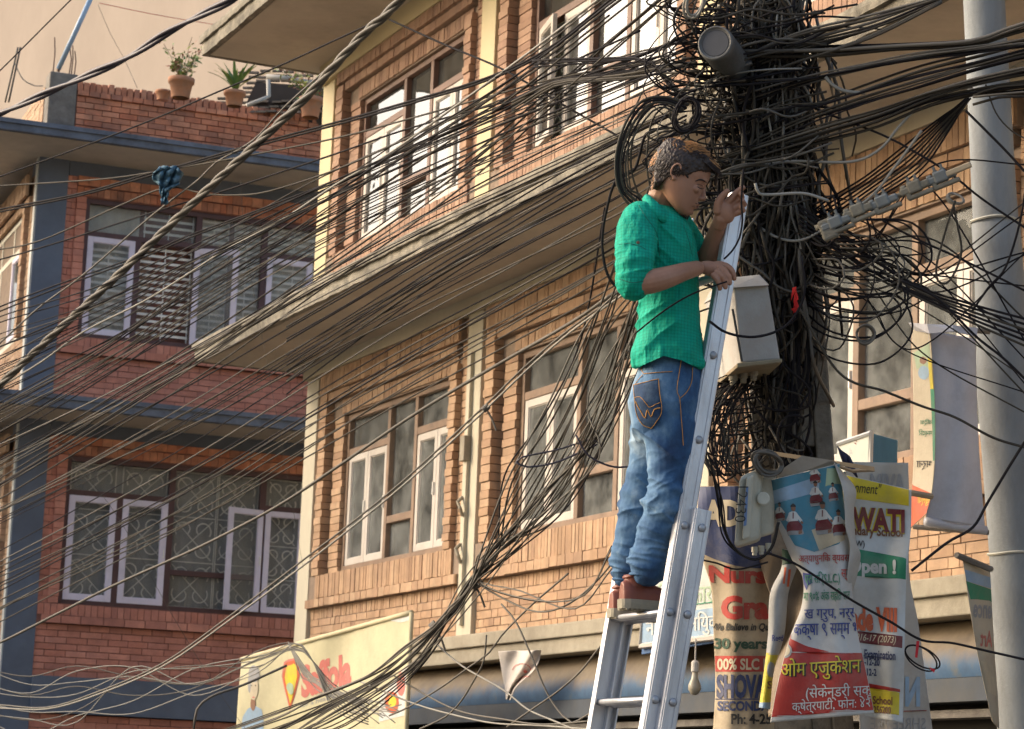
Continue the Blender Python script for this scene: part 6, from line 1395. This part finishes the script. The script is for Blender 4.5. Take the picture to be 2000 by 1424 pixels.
# neck and hidden core, arms
limb(body, [(1309, 350, 8.90, 30), (1299, 378, 8.92, 31), (1291, 402, 8.94, 33), (1284, 430, 8.95, 40)])
trunk(body, [(1256, 1308, 420, 8.97, .09), (1245, 1325, 455, 8.97, .13), (1250, 1340, 520, 8.97, .11), (1260, 1345, 620, 8.95, .09), (1262, 1350, 720, 8.94, .09)])
limb(body, [(1246, 452, 8.78, 26), (1242, 500, 8.72, 25), (1241, 538, 8.67, 25), (1248, 552, 8.655, 24.5), (1275, 549, 8.65, 24), (1305, 541, 8.67, 21.5), (1335, 531, 8.72, 18), (1362, 524, 8.80, 15)])
limb(body, [(1325, 455, 9.06, 24), (1352, 490, 9.07, 23), (1378, 512, 9.04, 24), (1388, 497, 9.0, 24), (1396, 465, 8.95, 18.5), (1404, 437, 8.90, 14.5)])
# near hand: back of the hand with fingers drooping over the rail
def chainf(mb, pts, n=10): limb(mb, pts, n)
ell(body, at(1388, 525, 8.83), cr * mm(27, 8.8) - cu * mm(4, 8.8), cu * mm(15.5, 8.8), cf * mm(11, 8.8), 12)
ell(body, at(1404, 524, 8.83), cr * mm(14, 8.8) - cu * mm(5, 8.8), cu * mm(14, 8.8), cf * mm(10, 8.8), 10)
chainf(body, [(1402, 516, 8.845, 7.4), (1419, 520, 8.84, 7.0), (1430, 530, 8.83, 6.2), (1434, 545, 8.83, 5.2)])
chainf(body, [(1404, 523, 8.82, 7.4), (1417, 531, 8.81, 6.9), (1424, 541, 8.80, 6.0), (1425, 554, 8.80, 5.2)])
chainf(body, [(1400, 531, 8.80, 7.2), (1411, 540, 8.79, 6.6), (1416, 550, 8.79, 5.8), (1417, 562, 8.79, 5.0)])
chainf(body, [(1393, 537, 8.79, 6.6), (1401, 547, 8.785, 6.0), (1405, 556, 8.785, 5.2), (1406, 565, 8.79, 4.4)])
chainf(body, [(1380, 520, 8.87, 7.5), (1398, 527, 8.89, 7), (1414, 536, 8.885, 6.2), (1423, 546, 8.87, 5.4)])
# raised hand: palm half turned to the camera, thumb and index up, others curled
ell(body, at(1416, 413, 8.87), (cr * .93 + cu * .36) * mm(19, 8.87), (cu * .93 - cr * .36) * mm(25, 8.87), cf * mm(10.5, 8.87), 12)
ell(body, at(1410, 424, 8.875), cr * mm(15, 8.87), cu * mm(16, 8.87), cf * mm(11, 8.87), 10)
chainf(body, [(1401, 414, 8.86, 8.5), (1402, 398, 8.855, 8.0), (1410, 384, 8.85, 6.8), (1421, 373, 8.845, 5.6)])
chainf(body, [(1416, 399, 8.87, 7.8), (1428, 388, 8.865, 7.2), (1440, 375, 8.86, 6.2), (1452, 366, 8.85, 5.2)])
chainf(body, [(1426, 402, 8.875, 7.6), (1438, 394, 8.875, 7.0), (1449, 386, 8.86, 6.2), (1448, 379, 8.84, 5.6)])
chainf(body, [(1431, 409, 8.875, 7.4), (1443, 403, 8.87, 6.8), (1454, 399, 8.855, 6.0), (1450, 392, 8.835, 5.4)])
chainf(body, [(1432, 418, 8.875, 7.0), (1443, 415, 8.87, 6.3), (1452, 411, 8.855, 5.6), (1447, 405, 8.84, 5.0)])
limb(body, [(1404, 440, 8.90, 15), (1409, 425, 8.88, 15.5)])
ob = fuse(body, .0024, 3, 'body', skin, man)
# eyelids, brows, lips, beard
def bvh(o): me = o.data; return BVHTree.FromPolygons([v.co for v in me.vertices], [p.vertices for p in me.polygons])
def stick(tree, pts, lift=.002, n=5):
    out = []
    for p in cat([list(p) for p in pts], n):
        hit = tree.ray_cast(CAM, ray(p[0], p[1]).normalized())
        if hit[0] is not None: out.append(hit[0] + hit[1] * lift)
    return out
tb = bvh(ob); black_h = mat('black_hair', (.018, .013, .012), .6)
def taper(P_, w_): n = len(P_); return [w_ * (.35 + .65 * math.sin(math.pi * (k + .5) / n)) for k in range(n)]
for nm, pts, w_, mm_ in (('eyelashes', [(1361, 364), (1366, 367.5), (1371, 369), (1374, 368)], .0020, black_h), ('eyebrow', [(1358, 354), (1366, 351), (1374, 352.5), (1380, 357)], .0030, black_h), ('eyelid_fold', [(1360, 360), (1366, 360.5), (1373, 363.5)], .0011, mat('skin_crease_shade', (.10, .045, .03), .6)),
                         ('mouth_line', [(1351, 403), (1357, 402.5), (1364, 404.5)], .0013, mat('skin_crease_shade', (.10, .045, .03), .6)), ('nostril', [(1369, 394.5), (1373, 395.5)], .0018, mat('skin_crease_shade', (.10, .045, .03), .6)), ('ear_fold', [(1317, 333), (1321, 329), (1325, 333), (1324, 341), (1320, 347)], .0016, mat('skin_crease_shade', (.10, .045, .03), .6)),  # dark tubes paint the shade in lid fold, mouth, nostril and ear
                         ('moustache', [(1358, 397.5), (1364, 397.5), (1369, 400)], .0012, black_h), ('sideburn', [(1338, 334), (1341, 341), (1344, 348)], .0045, black_h)):
    P_ = stick(tb, pts, .0002, 2)
    if len(P_) > 2: q = MB(); q.tube(P_, taper(P_, w_), 6); q.build(nm, mm_, man, smooth=True)
q = MB()
q.tube([H(60.8 - abs(t) ** 2 * 7, -31.2 + .6 * abs(t), 12 * t) for t in (-1, -.6, -.2, .2, .6, 1)], [mm(v, HD) for v in (.8, 2.0, 2.6, 2.6, 2.0, .8)], 8)
q.tube([H(60.2 - abs(t) ** 2 * 7, -36.4, 11 * t) for t in (-1, -.6, -.2, .2, .6, 1)], [mm(v, HD) for v in (.8, 2.2, 2.9, 2.9, 2.2, .8)], 8)
q.build('lips', mat('dark_lips', (.20, .075, .06), .45), man, smooth=True)
# ---- hair: a close cap, then tufts
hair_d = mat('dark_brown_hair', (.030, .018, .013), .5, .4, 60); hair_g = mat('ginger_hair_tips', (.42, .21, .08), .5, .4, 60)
cap = MB(); rows = []
hp = [(63.5, -32, 20, 18), (59, -47, 35, 31.5), (49, -56.5, 47, 41.5), (34, -60, 52, 46.5), (26, -60.5, 36, 48), (16, -59, 26, 48.4), (6, -56, 18, 48), (-6, -49, -8, 45), (-20, -42, -16, 42), (-34, -34, -22, 36), (-44, -32, -26, 26)]
for (u, fb, ff, hw) in cat([list(r) for r in hp], 4):
    row = []; n = 44; c0 = (-57 + 55) / 2; aw = hw
    for j in range(n):
        t = 2 * math.pi * j / n; ct, st = math.cos(t), math.sin(t)
        c, a = (fb + ff) / 2, (ff - fb) / 2
        # follow the skull width so the cap hugs it where it is cut off in front
        f = c + a * ct; full = max(.0, 1 - ((f + 2) / 60) ** 2) ** .5 * hw if u > -30 else hw * max(.2, 1 - ((f + 30) / 24) ** 2) ** .5
        jag = 1 + .03 * noise.noise(Vector((f * .2, u * .2, j)))
        row.append(H(f, u + 1.2 * noise.noise(Vector((f * .3, u, j * .7))), math.copysign(min(full, aw) * jag * (1 if abs(st) > .3 else abs(st) / .3), st)))
    rows.append(row)
ringmesh(cap, rows)
hc = fuse(cap, .0025, 2, 'hair', hair_d, man, lambda X, Y, Z, co: .0022 * nz(co, 170, 170, 120, 3) + .0015 * nz(co, 330, 330, 200, 5))
g = random.Random(12); ht = MB(); hg = MB()
for k in range(4200):
    # root on the upper skull
    a = g.uniform(-math.pi, math.pi); e = g.uniform(-.45, 1.45)
    kk = 1.02 if e > .6 else .985; f = -3 + 59 * kk * math.cos(a) * math.cos(e); u = 10 + 55 * math.sin(e); s_ = 49 * kk * math.sin(a) * math.cos(e)
    if f > 36 and u < 38: continue
    if f > 14 and u < 24: continue
    if f > -4 and u < -2 + (f > 4) * 6: continue
    topz = u > 40
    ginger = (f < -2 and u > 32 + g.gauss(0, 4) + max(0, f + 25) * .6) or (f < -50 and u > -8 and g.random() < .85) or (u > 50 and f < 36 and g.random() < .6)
    L_ = g.uniform(8, 15) if topz else g.uniform(3, 6)
    out = Vector((f + 2, (u - 12) * 1.15, s_)).normalized(); dirv = Vector((.75 if f > -25 else -.35, .35, 0)) if topz else Vector((-.15, -.8, 0))
    if f > 25 and topz: L_ = g.uniform(14, 30); dirv = Vector((.95, -.35, -.1))
    P_ = [];
    for j in range(4):
        t = j / 3; w_ = (out * (L_ * t * (.75 - .35 * t)) + dirv * (L_ * t * t * .9) + Vector((g.gauss(0, .6), g.gauss(0, .6), g.gauss(0, .9))) * t) if topz else (out * (L_ * t * .12) + dirv * (L_ * t * 1.2) + Vector((g.gauss(0, .25), g.gauss(0, .25), 0)) * t)
        P_.append(H(f + w_.x, u + w_.y, s_ + w_.z))
    (hg if ginger else ht).tube(P_, [mm(r_, HD) for r_ in (1.1, 1.0, .7, .2)], 4, False)
for k in range(230):                   # back of the head, fringe mixing dark and ginger tips
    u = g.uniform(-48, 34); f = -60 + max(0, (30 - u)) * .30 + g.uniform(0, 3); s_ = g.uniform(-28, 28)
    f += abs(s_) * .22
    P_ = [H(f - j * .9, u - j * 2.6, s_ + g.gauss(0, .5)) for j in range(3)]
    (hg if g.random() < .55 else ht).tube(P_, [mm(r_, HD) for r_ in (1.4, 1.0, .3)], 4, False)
for k in range(300):                   # forelock falling before the forehead
    s_ = g.uniform(-34, 8); f0 = g.uniform(32, 48); L_ = g.uniform(.5, 1.1)
    P_ = [H(f0, 58 + g.uniform(-3, 3), s_), H(f0 + 14 * L_, 56 * 1.0, s_ - 1), H(58 + 6 * L_, 44, s_ - 2), H(62 + 7 * L_ + g.gauss(0, 1.5), 44 - 22 * L_, s_ - 3)]
    ht.tube(P_, [mm(r_, HD) for r_ in (1.6, 1.6, 1.2, .3)], 4, False)
ht.build('hair_tufts', hair_d, hc); hg.build('ginger_tufts', hair_g, hc)
g = random.Random(3); q = MB()
for k in range(120):
    f = g.uniform(40, 56); u = -61 + g.uniform(-3, 4); s_ = g.uniform(-16, 16); q.tube([H(f, u, s_), H(f + 1, u - 3, s_)], [mm(.7, HD), mm(.2, HD)], 4, False)
q.build('chin_stubble', MC['black_hair'], man)
# ---- shirt
sh = bpy.data.materials.new('green_checked_cotton'); sh.use_nodes = True; t = sh.node_tree; b = t.nodes['Principled BSDF']; b.inputs['Roughness'].default_value = .75; b.inputs['Specular IOR Level'].default_value = .2
tc = nd(t, 'ShaderNodeTexCoord'); fs_ = []
for rot in ((0, 0, 0), (0, R(90), 0)):
    mp = nd(t, 'ShaderNodeMapping'); mp.inputs['Rotation'].default_value = rot; t.links.new(tc.outputs['Object'], mp.inputs[0])
    wv = nd(t, 'ShaderNodeTexWave'); wv.bands_direction = 'X'; wv.inputs['Scale'].default_value = 26; wv.inputs['Distortion'].default_value = .8; wv.inputs['Detail Scale'].default_value = .4
    t.links.new(mp.outputs[0], wv.inputs[0]); fs_.append(ramp(t, wv.outputs['Fac'], [(.55, 0.0), (.9, 1.0)]))
mx = nd(t, 'ShaderNodeMath', operation='ADD'); t.links.new(fs_[0], mx.inputs[0]); t.links.new(fs_[1], mx.inputs[1])
mf = nd(t, 'ShaderNodeMath', operation='MULTIPLY'); mf.inputs[1].default_value = .26; t.links.new(mx.outputs[0], mf.inputs[0])
base = ramp(t, noise_(t, 7, 6, .6), [(.3, (.001, .27, .175)), (.7, (.002, .37, .25))])
t.links.new(mix(t, mf.outputs[0], base, (.002, .14, .085)), b.inputs['Base Color'])
bn = nd(t, 'ShaderNodeBump'); bn.inputs['Strength'].default_value = .8; bn.inputs['Distance'].default_value = .03; t.links.new(noise_(t, 16, 5, .55, (1, 1, .45)), bn.inputs['Height']); t.links.new(bn.outputs[0], b.inputs['Normal'])
s_ = MB()
trunk(s_, [(1266, 1312, 402, 8.94, .07), (1244, 1326, 412, 8.94, .12), (1222, 1342, 432, 8.95, .165), (1222, 1358, 470, 8.96, .18), (1230, 1364, 510, 8.96, .175), (1242, 1363, 550, 8.95, .16), (1248, 1364, 600, 8.93, .15), (1246, 1367, 650, 8.92, .155), (1237, 1376, 690, 8.92, .178), (1237, 1380, 716, 8.92, .182)], 36)
limb(s_, [(1252, 428, 8.83, 38), (1243, 455, 8.77, 39), (1240, 490, 8.72, 37), (1240, 520, 8.685, 35), (1240, 546, 8.67, 34.5)])
limb(s_, [(1238, 545, 8.67, 36), (1237, 559, 8.665, 34.5)])      # turned-up cuff
limb(s_, [(1318, 440, 9.04, 34), (1338, 470, 9.07, 32), (1356, 490, 9.07, 28)])
def shirt_disp(X, Y, Z, co):
    def rg(sx, sy, sz, sd, sh=0.0, sv=0.0):
        c2 = co.copy(); c2[:, 2] += sh * c2[:, 0] + sv * c2[:, 1]; n_ = nz(c2, sx, sy, sz, sd) * .7 + nz(c2, sx * 2.1, sy * 2.1, sz * 2.1, sd + 9) * .3; r_ = 1 - 2 * np.abs(n_); return np.clip(r_, -1, 1) ** 3 * .6 + r_ * .4
    d = .004 * rg(7, 7, 11, 1) + .0012 * rg(20, 20, 26, 2)
    d += .013 * rg(4, 4, 17, 3, .9) * np.exp(-((X - 1290) ** 2 / 3000 + (Y - 470) ** 2 / 3000))
    d += .014 * rg(5, 5, 22, 4, -.3) * np.exp(-((X - 1238) ** 2 / 1700 + (Y - 520) ** 2 / 1300))
    d += .016 * rg(3.5, 3.5, 15, 5, -.8) * np.exp(-((X - 1280) ** 2 / 4200 + (Y - 640) ** 2 / 3400))
    d += .009 * rg(12, 12, 6, 6) * np.exp(-((Y - 705) ** 2 / 1200))
    return d
# cut the hem along a curve: push low vertices up
def hem(X): return np.interp(X, [1225, 1237, 1264, 1296, 1332, 1360, 1384], [726, 725, 709, 695, 704, 718, 733])
shirt = fuse(s_, .004, 4, 'shirt', sh, man, shirt_disp)
me = shirt.data; bm = bmesh.new(); bm.from_mesh(me); rem = []
for v in bm.verts:
    dv = v.co - CAM; z = dv.dot(cf); x = 1000 + FPX * dv.dot(cr) / z; y = 712 - FPX * dv.dot(cu) / z; hy = float(hem(x))
    if y > hy:
        k_ = hy + (y - hy) * .0; v.co = at(x, k_, z); rem.append(v)
bm.to_mesh(me); bm.free()
# collar, placket, buttons
q = MB(); inner = [(1262, 378, 8.97), (1267, 380, 8.85), (1283, 394, 8.795), (1303, 411, 8.80), (1320, 424, 8.84), (1330, 438, 8.90)]; outer = [(1254, 388, 8.98), (1255, 393, 8.83), (1264, 409, 8.775), (1280, 424, 8.765), (1297, 434, 8.775), (1312, 430, 8.82)]
R0 = cat([list(p) for p in inner], 5); R1_ = cat([list(p) for p in outer], 5); n_ = 24
def rs(L_, t): f = t * (len(L_) - 1); i = min(int(f), len(L_) - 2); k = f - i; return [lerp(a, b, k) for a, b in zip(L_[i], L_[i + 1])]
rows = []
for j in range(n_):
    a = rs(R0, j / (n_ - 1)); b_ = rs(R1_, j / (n_ - 1)); m1 = [(x + y_) / 2 for x, y_ in zip(a, b_)]; m1[2] -= .003; m1[1] -= 1
    rows.append([at(a[0] - 2, a[1] + 10, a[2] + .02), at(*a), at(*m1), at(*b_)])
q.grid(rows); o = q.build('collar', sh, shirt, smooth=True); sm_ = o.modifiers.new('s', 'SOLIDIFY'); sm_.thickness = .004
q = MB(); rows = []
for p0, p1 in (((1318, 424, 8.92), (1345, 452, 9.02)), ((1334, 430, 8.93), (1352, 446, 9.03)), ((1340, 436, 8.99), (1350, 440, 9.05))): rows.append([at(*p0), at(*[(a + b_) / 2 for a, b_ in zip(p0, p1)]), at(*p1)])
q.grid(rows); o = q.build('collar', sh, shirt, smooth=True); sm_ = o.modifiers.new('s', 'SOLIDIFY'); sm_.thickness = .004
ts = bvh(shirt)
q = MB(); c_ = stick(ts, [(1246, 474), (1247, 474)], .001)
if c_: q.lathe(c_[0], -cf, [(0, .006), (.003, .006), (.004, .004)], 10); q.build('sleeve_button', mat('brown_button', (.12, .08, .05), .4), shirt)
for pts in ([(1335, 440), (1345, 470), (1352, 500)], [(1209, 478), (1230, 476), (1252, 482), (1262, 488)], [(1210, 545), (1235, 552), (1262, 548)], [(1248, 402), (1262, 425), (1282, 455), (1288, 500)]):
    P_ = stick(ts, pts, .0)
    if len(P_) > 2: q = MB(); q.tube(P_, .0016, 5); q.build('seam', mat('dark_green_seam', (.004, .12, .08), .8), shirt)
# ---- jeans
jm = bpy.data.materials.new('blue_denim'); jm.use_nodes = True; t = jm.node_tree; b = t.nodes['Principled BSDF']; b.inputs['Roughness'].default_value = .85
wear = ramp(t, noise_(t, 5.5, 7, .62, (1, 1, .7)), [(.32, (.010, .034, .09)), (.44, (.024, .08, .18)), (.56, (.08, .17, .29)), (.70, (.27, .37, .46))])
tw = nd(t, 'ShaderNodeTexWave'); tw.inputs['Scale'].default_value = 300; tw.bands_direction = 'DIAGONAL'; tc = nd(t, 'ShaderNodeTexCoord'); t.links.new(tc.outputs['Object'], tw.inputs[0])
t.links.new(mix(t, 1.0, wear, ramp(t, tw.outputs['Fac'], [(0, .82), (1, 1.12)]), 'MULTIPLY'), b.inputs['Base Color'])
bn = nd(t, 'ShaderNodeBump'); bn.inputs['Strength'].default_value = .35; bn.inputs['Distance'].default_value = .01; t.links.new(noise_(t, 26, 6, .6), bn.inputs['Height']); t.links.new(bn.outputs[0], b.inputs['Normal'])
j_ = MB()
trunk(j_, [(1254, 1368, 690, 8.92, .150), (1250, 1374, 715, 8.92, .158), (1238, 1376, 745, 8.92, .172), (1227, 1375, 785, 8.92, .180), (1234, 1371, 825, 8.92, .172), (1250, 1366, 860, 8.92, .14)], 36)
limb(j_, [(1303, 790, 8.86, 58), (1310, 850, 8.84, 54), (1309, 900, 8.82, 42), (1308, 945, 8.81, 36), (1300, 985, 8.815, 37), (1286, 1030, 8.83, 37), (1274, 1070, 8.84, 34), (1266, 1095, 8.84, 33), (1264, 1118, 8.84, 31.5)], 22)
limb(j_, [(1280, 790, 9.0, 50), (1276, 840, 9.0, 43), (1269, 890, 9.0, 37), (1258, 940, 9.0, 32), (1247, 990, 9.01, 33), (1237, 1040, 9.02, 31), (1228, 1085, 9.03, 29), (1224, 1128, 9.03, 24)], 22)
def jean_disp(X, Y, Z, co):
    knee = np.exp(-((Y - 975) ** 2) / 4200); cuff = np.exp(-((Y - 1100) ** 2) / 1300); seat = np.exp(-((Y - 850) ** 2 + (X - 1262) ** 2 * .6) / 3000)
    def rg(sx, sy, sz, sd, sh=0.0):
        c2 = co.copy(); c2[:, 2] += sh * c2[:, 0]; n_ = nz(c2, sx, sy, sz, sd) * .65 + nz(c2, sx * 2.2, sy * 2.2, sz * 1.9, sd + 9) * .35; r_ = 1 - 2 * np.abs(n_); return np.clip(r_, -1, 1) ** 3 * .6 + r_ * .4
    d = .003 * rg(7, 7, 9, 8) + .001 * rg(25, 25, 25, 18)
    d += .017 * knee * rg(4, 4, 15, 9, .5) + .010 * knee * rg(6, 6, 24, 10, -.4)
    d += .020 * cuff * rg(5, 5, 30, 11, .15)
    d += .015 * seat * rg(4, 4, 13, 12, .9)
    return d
jeans = fuse(j_, .004, 3, 'jeans', jm, man, jean_disp)
tj = bvh(jeans); org = mat('orange_stitching', (.42, .20, .04), .7); denim_d = mat('dark_denim_patch', (.014, .04, .095), .85, .3, 30, (.10, .17, .25), 9, .5, .3, 60)
# back pocket
q = MB(); rows = []; PK = [(1240, 753, 1287, 741), (1241, 778, 1289, 770), (1244, 805, 1291, 802), (1250, 822, 1291, 812), (1264, 834, 1282, 826), (1272, 837, 1275, 835)]
for r_ in cat([list(p) for p in PK], 5):
    row = []
    for k in range(11):
        h_ = tj.ray_cast(CAM, ray(lerp(r_[0], r_[2], k / 10), lerp(r_[1], r_[3], k / 10)).normalized()); row.append(h_[0] + h_[1] * .003 if h_[0] is not None else None)
    if all(p is not None for p in row): rows.append(row)
q.grid(rows); o = q.build('back_pocket', denim_d, jeans, smooth=True); sm_ = o.modifiers.new('s', 'SOLIDIFY'); sm_.thickness = .003
ST = [[(1240, 753), (1262, 747), (1287, 741)], [(1240, 753), (1242, 780), (1246, 808), (1256, 828), (1273, 836)], [(1287, 741), (1289, 770), (1292, 806), (1273, 836)],
      [(1242, 778), (1252, 776), (1262, 786), (1270, 795), (1280, 790), (1289, 786)], [(1244, 784), (1250, 796), (1256, 808), (1262, 816), (1266, 800), (1273, 813), (1279, 799), (1290, 796)],
      [(1256, 712), (1254, 724), (1258, 730), (1283, 728), (1313, 726)], [(1256, 733), (1248, 742), (1241, 752)], [(1330, 703), (1322, 760), (1327, 778), (1330, 815), (1334, 870)], [(1352, 718), (1350, 745), (1341, 765), (1328, 778)]]
for k, pts in enumerate(ST):
    P_ = stick(tj, pts, .0065 if k < 5 else .003, 4)
    if len(P_) > 2: q = MB(); q.tube(P_, .0013 if k != 4 else .0022, 5); q.build('stitching', org, jeans)
q = MB(); P_ = stick(tj, [(1264, 704), (1275, 702)], .005)
if len(P_) > 1: q.tube(P_, .008, 6); q.build('yellow_label', mat('yellow_label', (.6, .5, .05), .6), jeans)
# turn-ups
for c_, r_, d_ in (((1263, 1121), 32, 8.84), ((1223, 1131), 25, 9.03)):
    q = MB(); ce = at(c_[0], c_[1], d_); q.tube([ce + (cr * math.cos(a) * 1.0 + cf * math.sin(a) * .95) * mm(r_, d_) + Vector((0, 0, .004 * math.sin(2 * a))) for a in [k * math.pi / 12 for k in range(24)]], .006, 6, closed=True); q.build('hem', jm, jeans, smooth=True)
# ---- shoes
leather = mat('red_brown_leather', (.20, .055, .032), .42, .15, 12, (.10, .03, .02), 9, .4, .15, 60); sole_m = mat('dusty_rubber_sole', (.30, .27, .20), .85, .15, 10, (.16, .14, .11), 9, .5, .4, 90)
def shoe(hx, hy, d, k=1.0, label=None):
    fw = Vector((.905, .425, 0)).normalized(); sd = Vector((-.425, .905, 0)); up = Vector((0, 0, 1)); o0 = at(hx, hy, d) + fw * .0
    T = []
    prof_ = [(0.0, .020, .066), (.02, .034, .076), (.06, .039, .074), (.10, .039, .070), (.14, .044, .060), (.18, .049, .047), (.22, .049, .040), (.25, .042, .034), (.272, .026, .024), (.28, .008, .012)]
    q = MB(); n = 20; b = len(q.v); R_ = cat([list(p) for p in prof_], .012)
    for (x, hw, h) in R_:
        for j in range(n):
            a = 2 * math.pi * j / n; ca, sa = math.cos(a), math.sin(a); yy = hw * math.copysign(abs(ca) ** .8, ca); zz = .018 + h * max(0, sa) ** .75 if sa > 0 else .018 + .004 * sa
            q.v.append(tuple(o0 + fw * x * k + sd * yy * k + up * zz * k))
    for i in range(len(R_) - 1):
        for j in range(n): q.f.append((b + i * n + j, b + i * n + (j + 1) % n, b + (i + 1) * n + (j + 1) % n, b + (i + 1) * n + j)); q.mi.append(0)
    q.f.append(tuple(range(b, b + n))[::-1]); q.f.append(tuple(range(b + (len(R_) - 1) * n, b + len(R_) * n))); q.mi += [0, 0]
    # ankle opening
    q.tube([o0 + (fw * .055 + up * .07) * k, o0 + (fw * .05 + up * .115) * k], [.038 * k, .040 * k], 18)
    s1 = fuse(q, .003, 3, 'shoe', leather, man)
    q = MB(); out = []
    for x, hw in [(-.006, .018), (.0, .028), (.02, .039), (.06, .043), (.10, .042), (.14, .047), (.18, .053), (.22, .053), (.25, .046), (.275, .03), (.285, .01)]: out.append((x, hw))
    for z0, z1, sc_ in ((-.012, .022, 1.0),):
        rows = []
        for x, hw in out:
            tp = .012 * max(0, x - .2) / .08
            rows.append([o0 + (fw * x + sd * hw * a_ + up * z_) * k for a_, z_ in ((-.95, z0 + tp), (-1.02, (z0 + z1) / 2), (-1, z1), (0, z1 + .001), (1, z1), (1.02, (z0 + z1) / 2), (.95, z0 + tp), (0, z0 + tp - .001))])
        b = len(q.v)
        for r_ in rows: q.v += [tuple(p) for p in r_]
        for i in range(len(rows) - 1):
            for j in range(8): q.f.append((b + i * 8 + j, b + (i + 1) * 8 + j, b + (i + 1) * 8 + (j + 1) % 8, b + i * 8 + (j + 1) % 8)); q.mi.append(0)
        q.f.append(tuple(range(b, b + 8))); q.f.append(tuple(range(b + (len(rows) - 1) * 8, b + len(rows) * 8))[::-1]); q.mi += [0, 0]
    for i in range(14): q.obox(o0 + (fw * (.01 + i * .019) - up * .014) * k, fw * .005, sd * (.034 if i < 11 else .024), up * .003)
    q.build('sole', sole_m, s1)
    q = MB(); c_ = o0 + (fw * .055 + up * .113) * k; q.tube([c_ + (fw * math.cos(a) * .042 + sd * math.sin(a) * .042 + up * .012 * math.cos(a)) * k for a in [i * math.pi / 10 for i in range(20)]], .006 * k, 6, closed=True); q.build('padded_rim', leather, s1, smooth=True)
    for i in range(4):
        q = MB(); x = .10 + i * .019; h = .086 - i * .011; q.tube([o0 + (fw * x + sd * -.022 + up * (h - .004)) * k, o0 + (fw * (x + .004) + up * (h + .004)) * k, o0 + (fw * x + sd * .022 + up * (h - .004)) * k], .003, 5); q.build('lace', mat('dark_lace', (.05, .02, .015), .8), s1)
shoe(1213, 1182, 8.83, 1.0); shoe(1192, 1200, 9.03, .98)
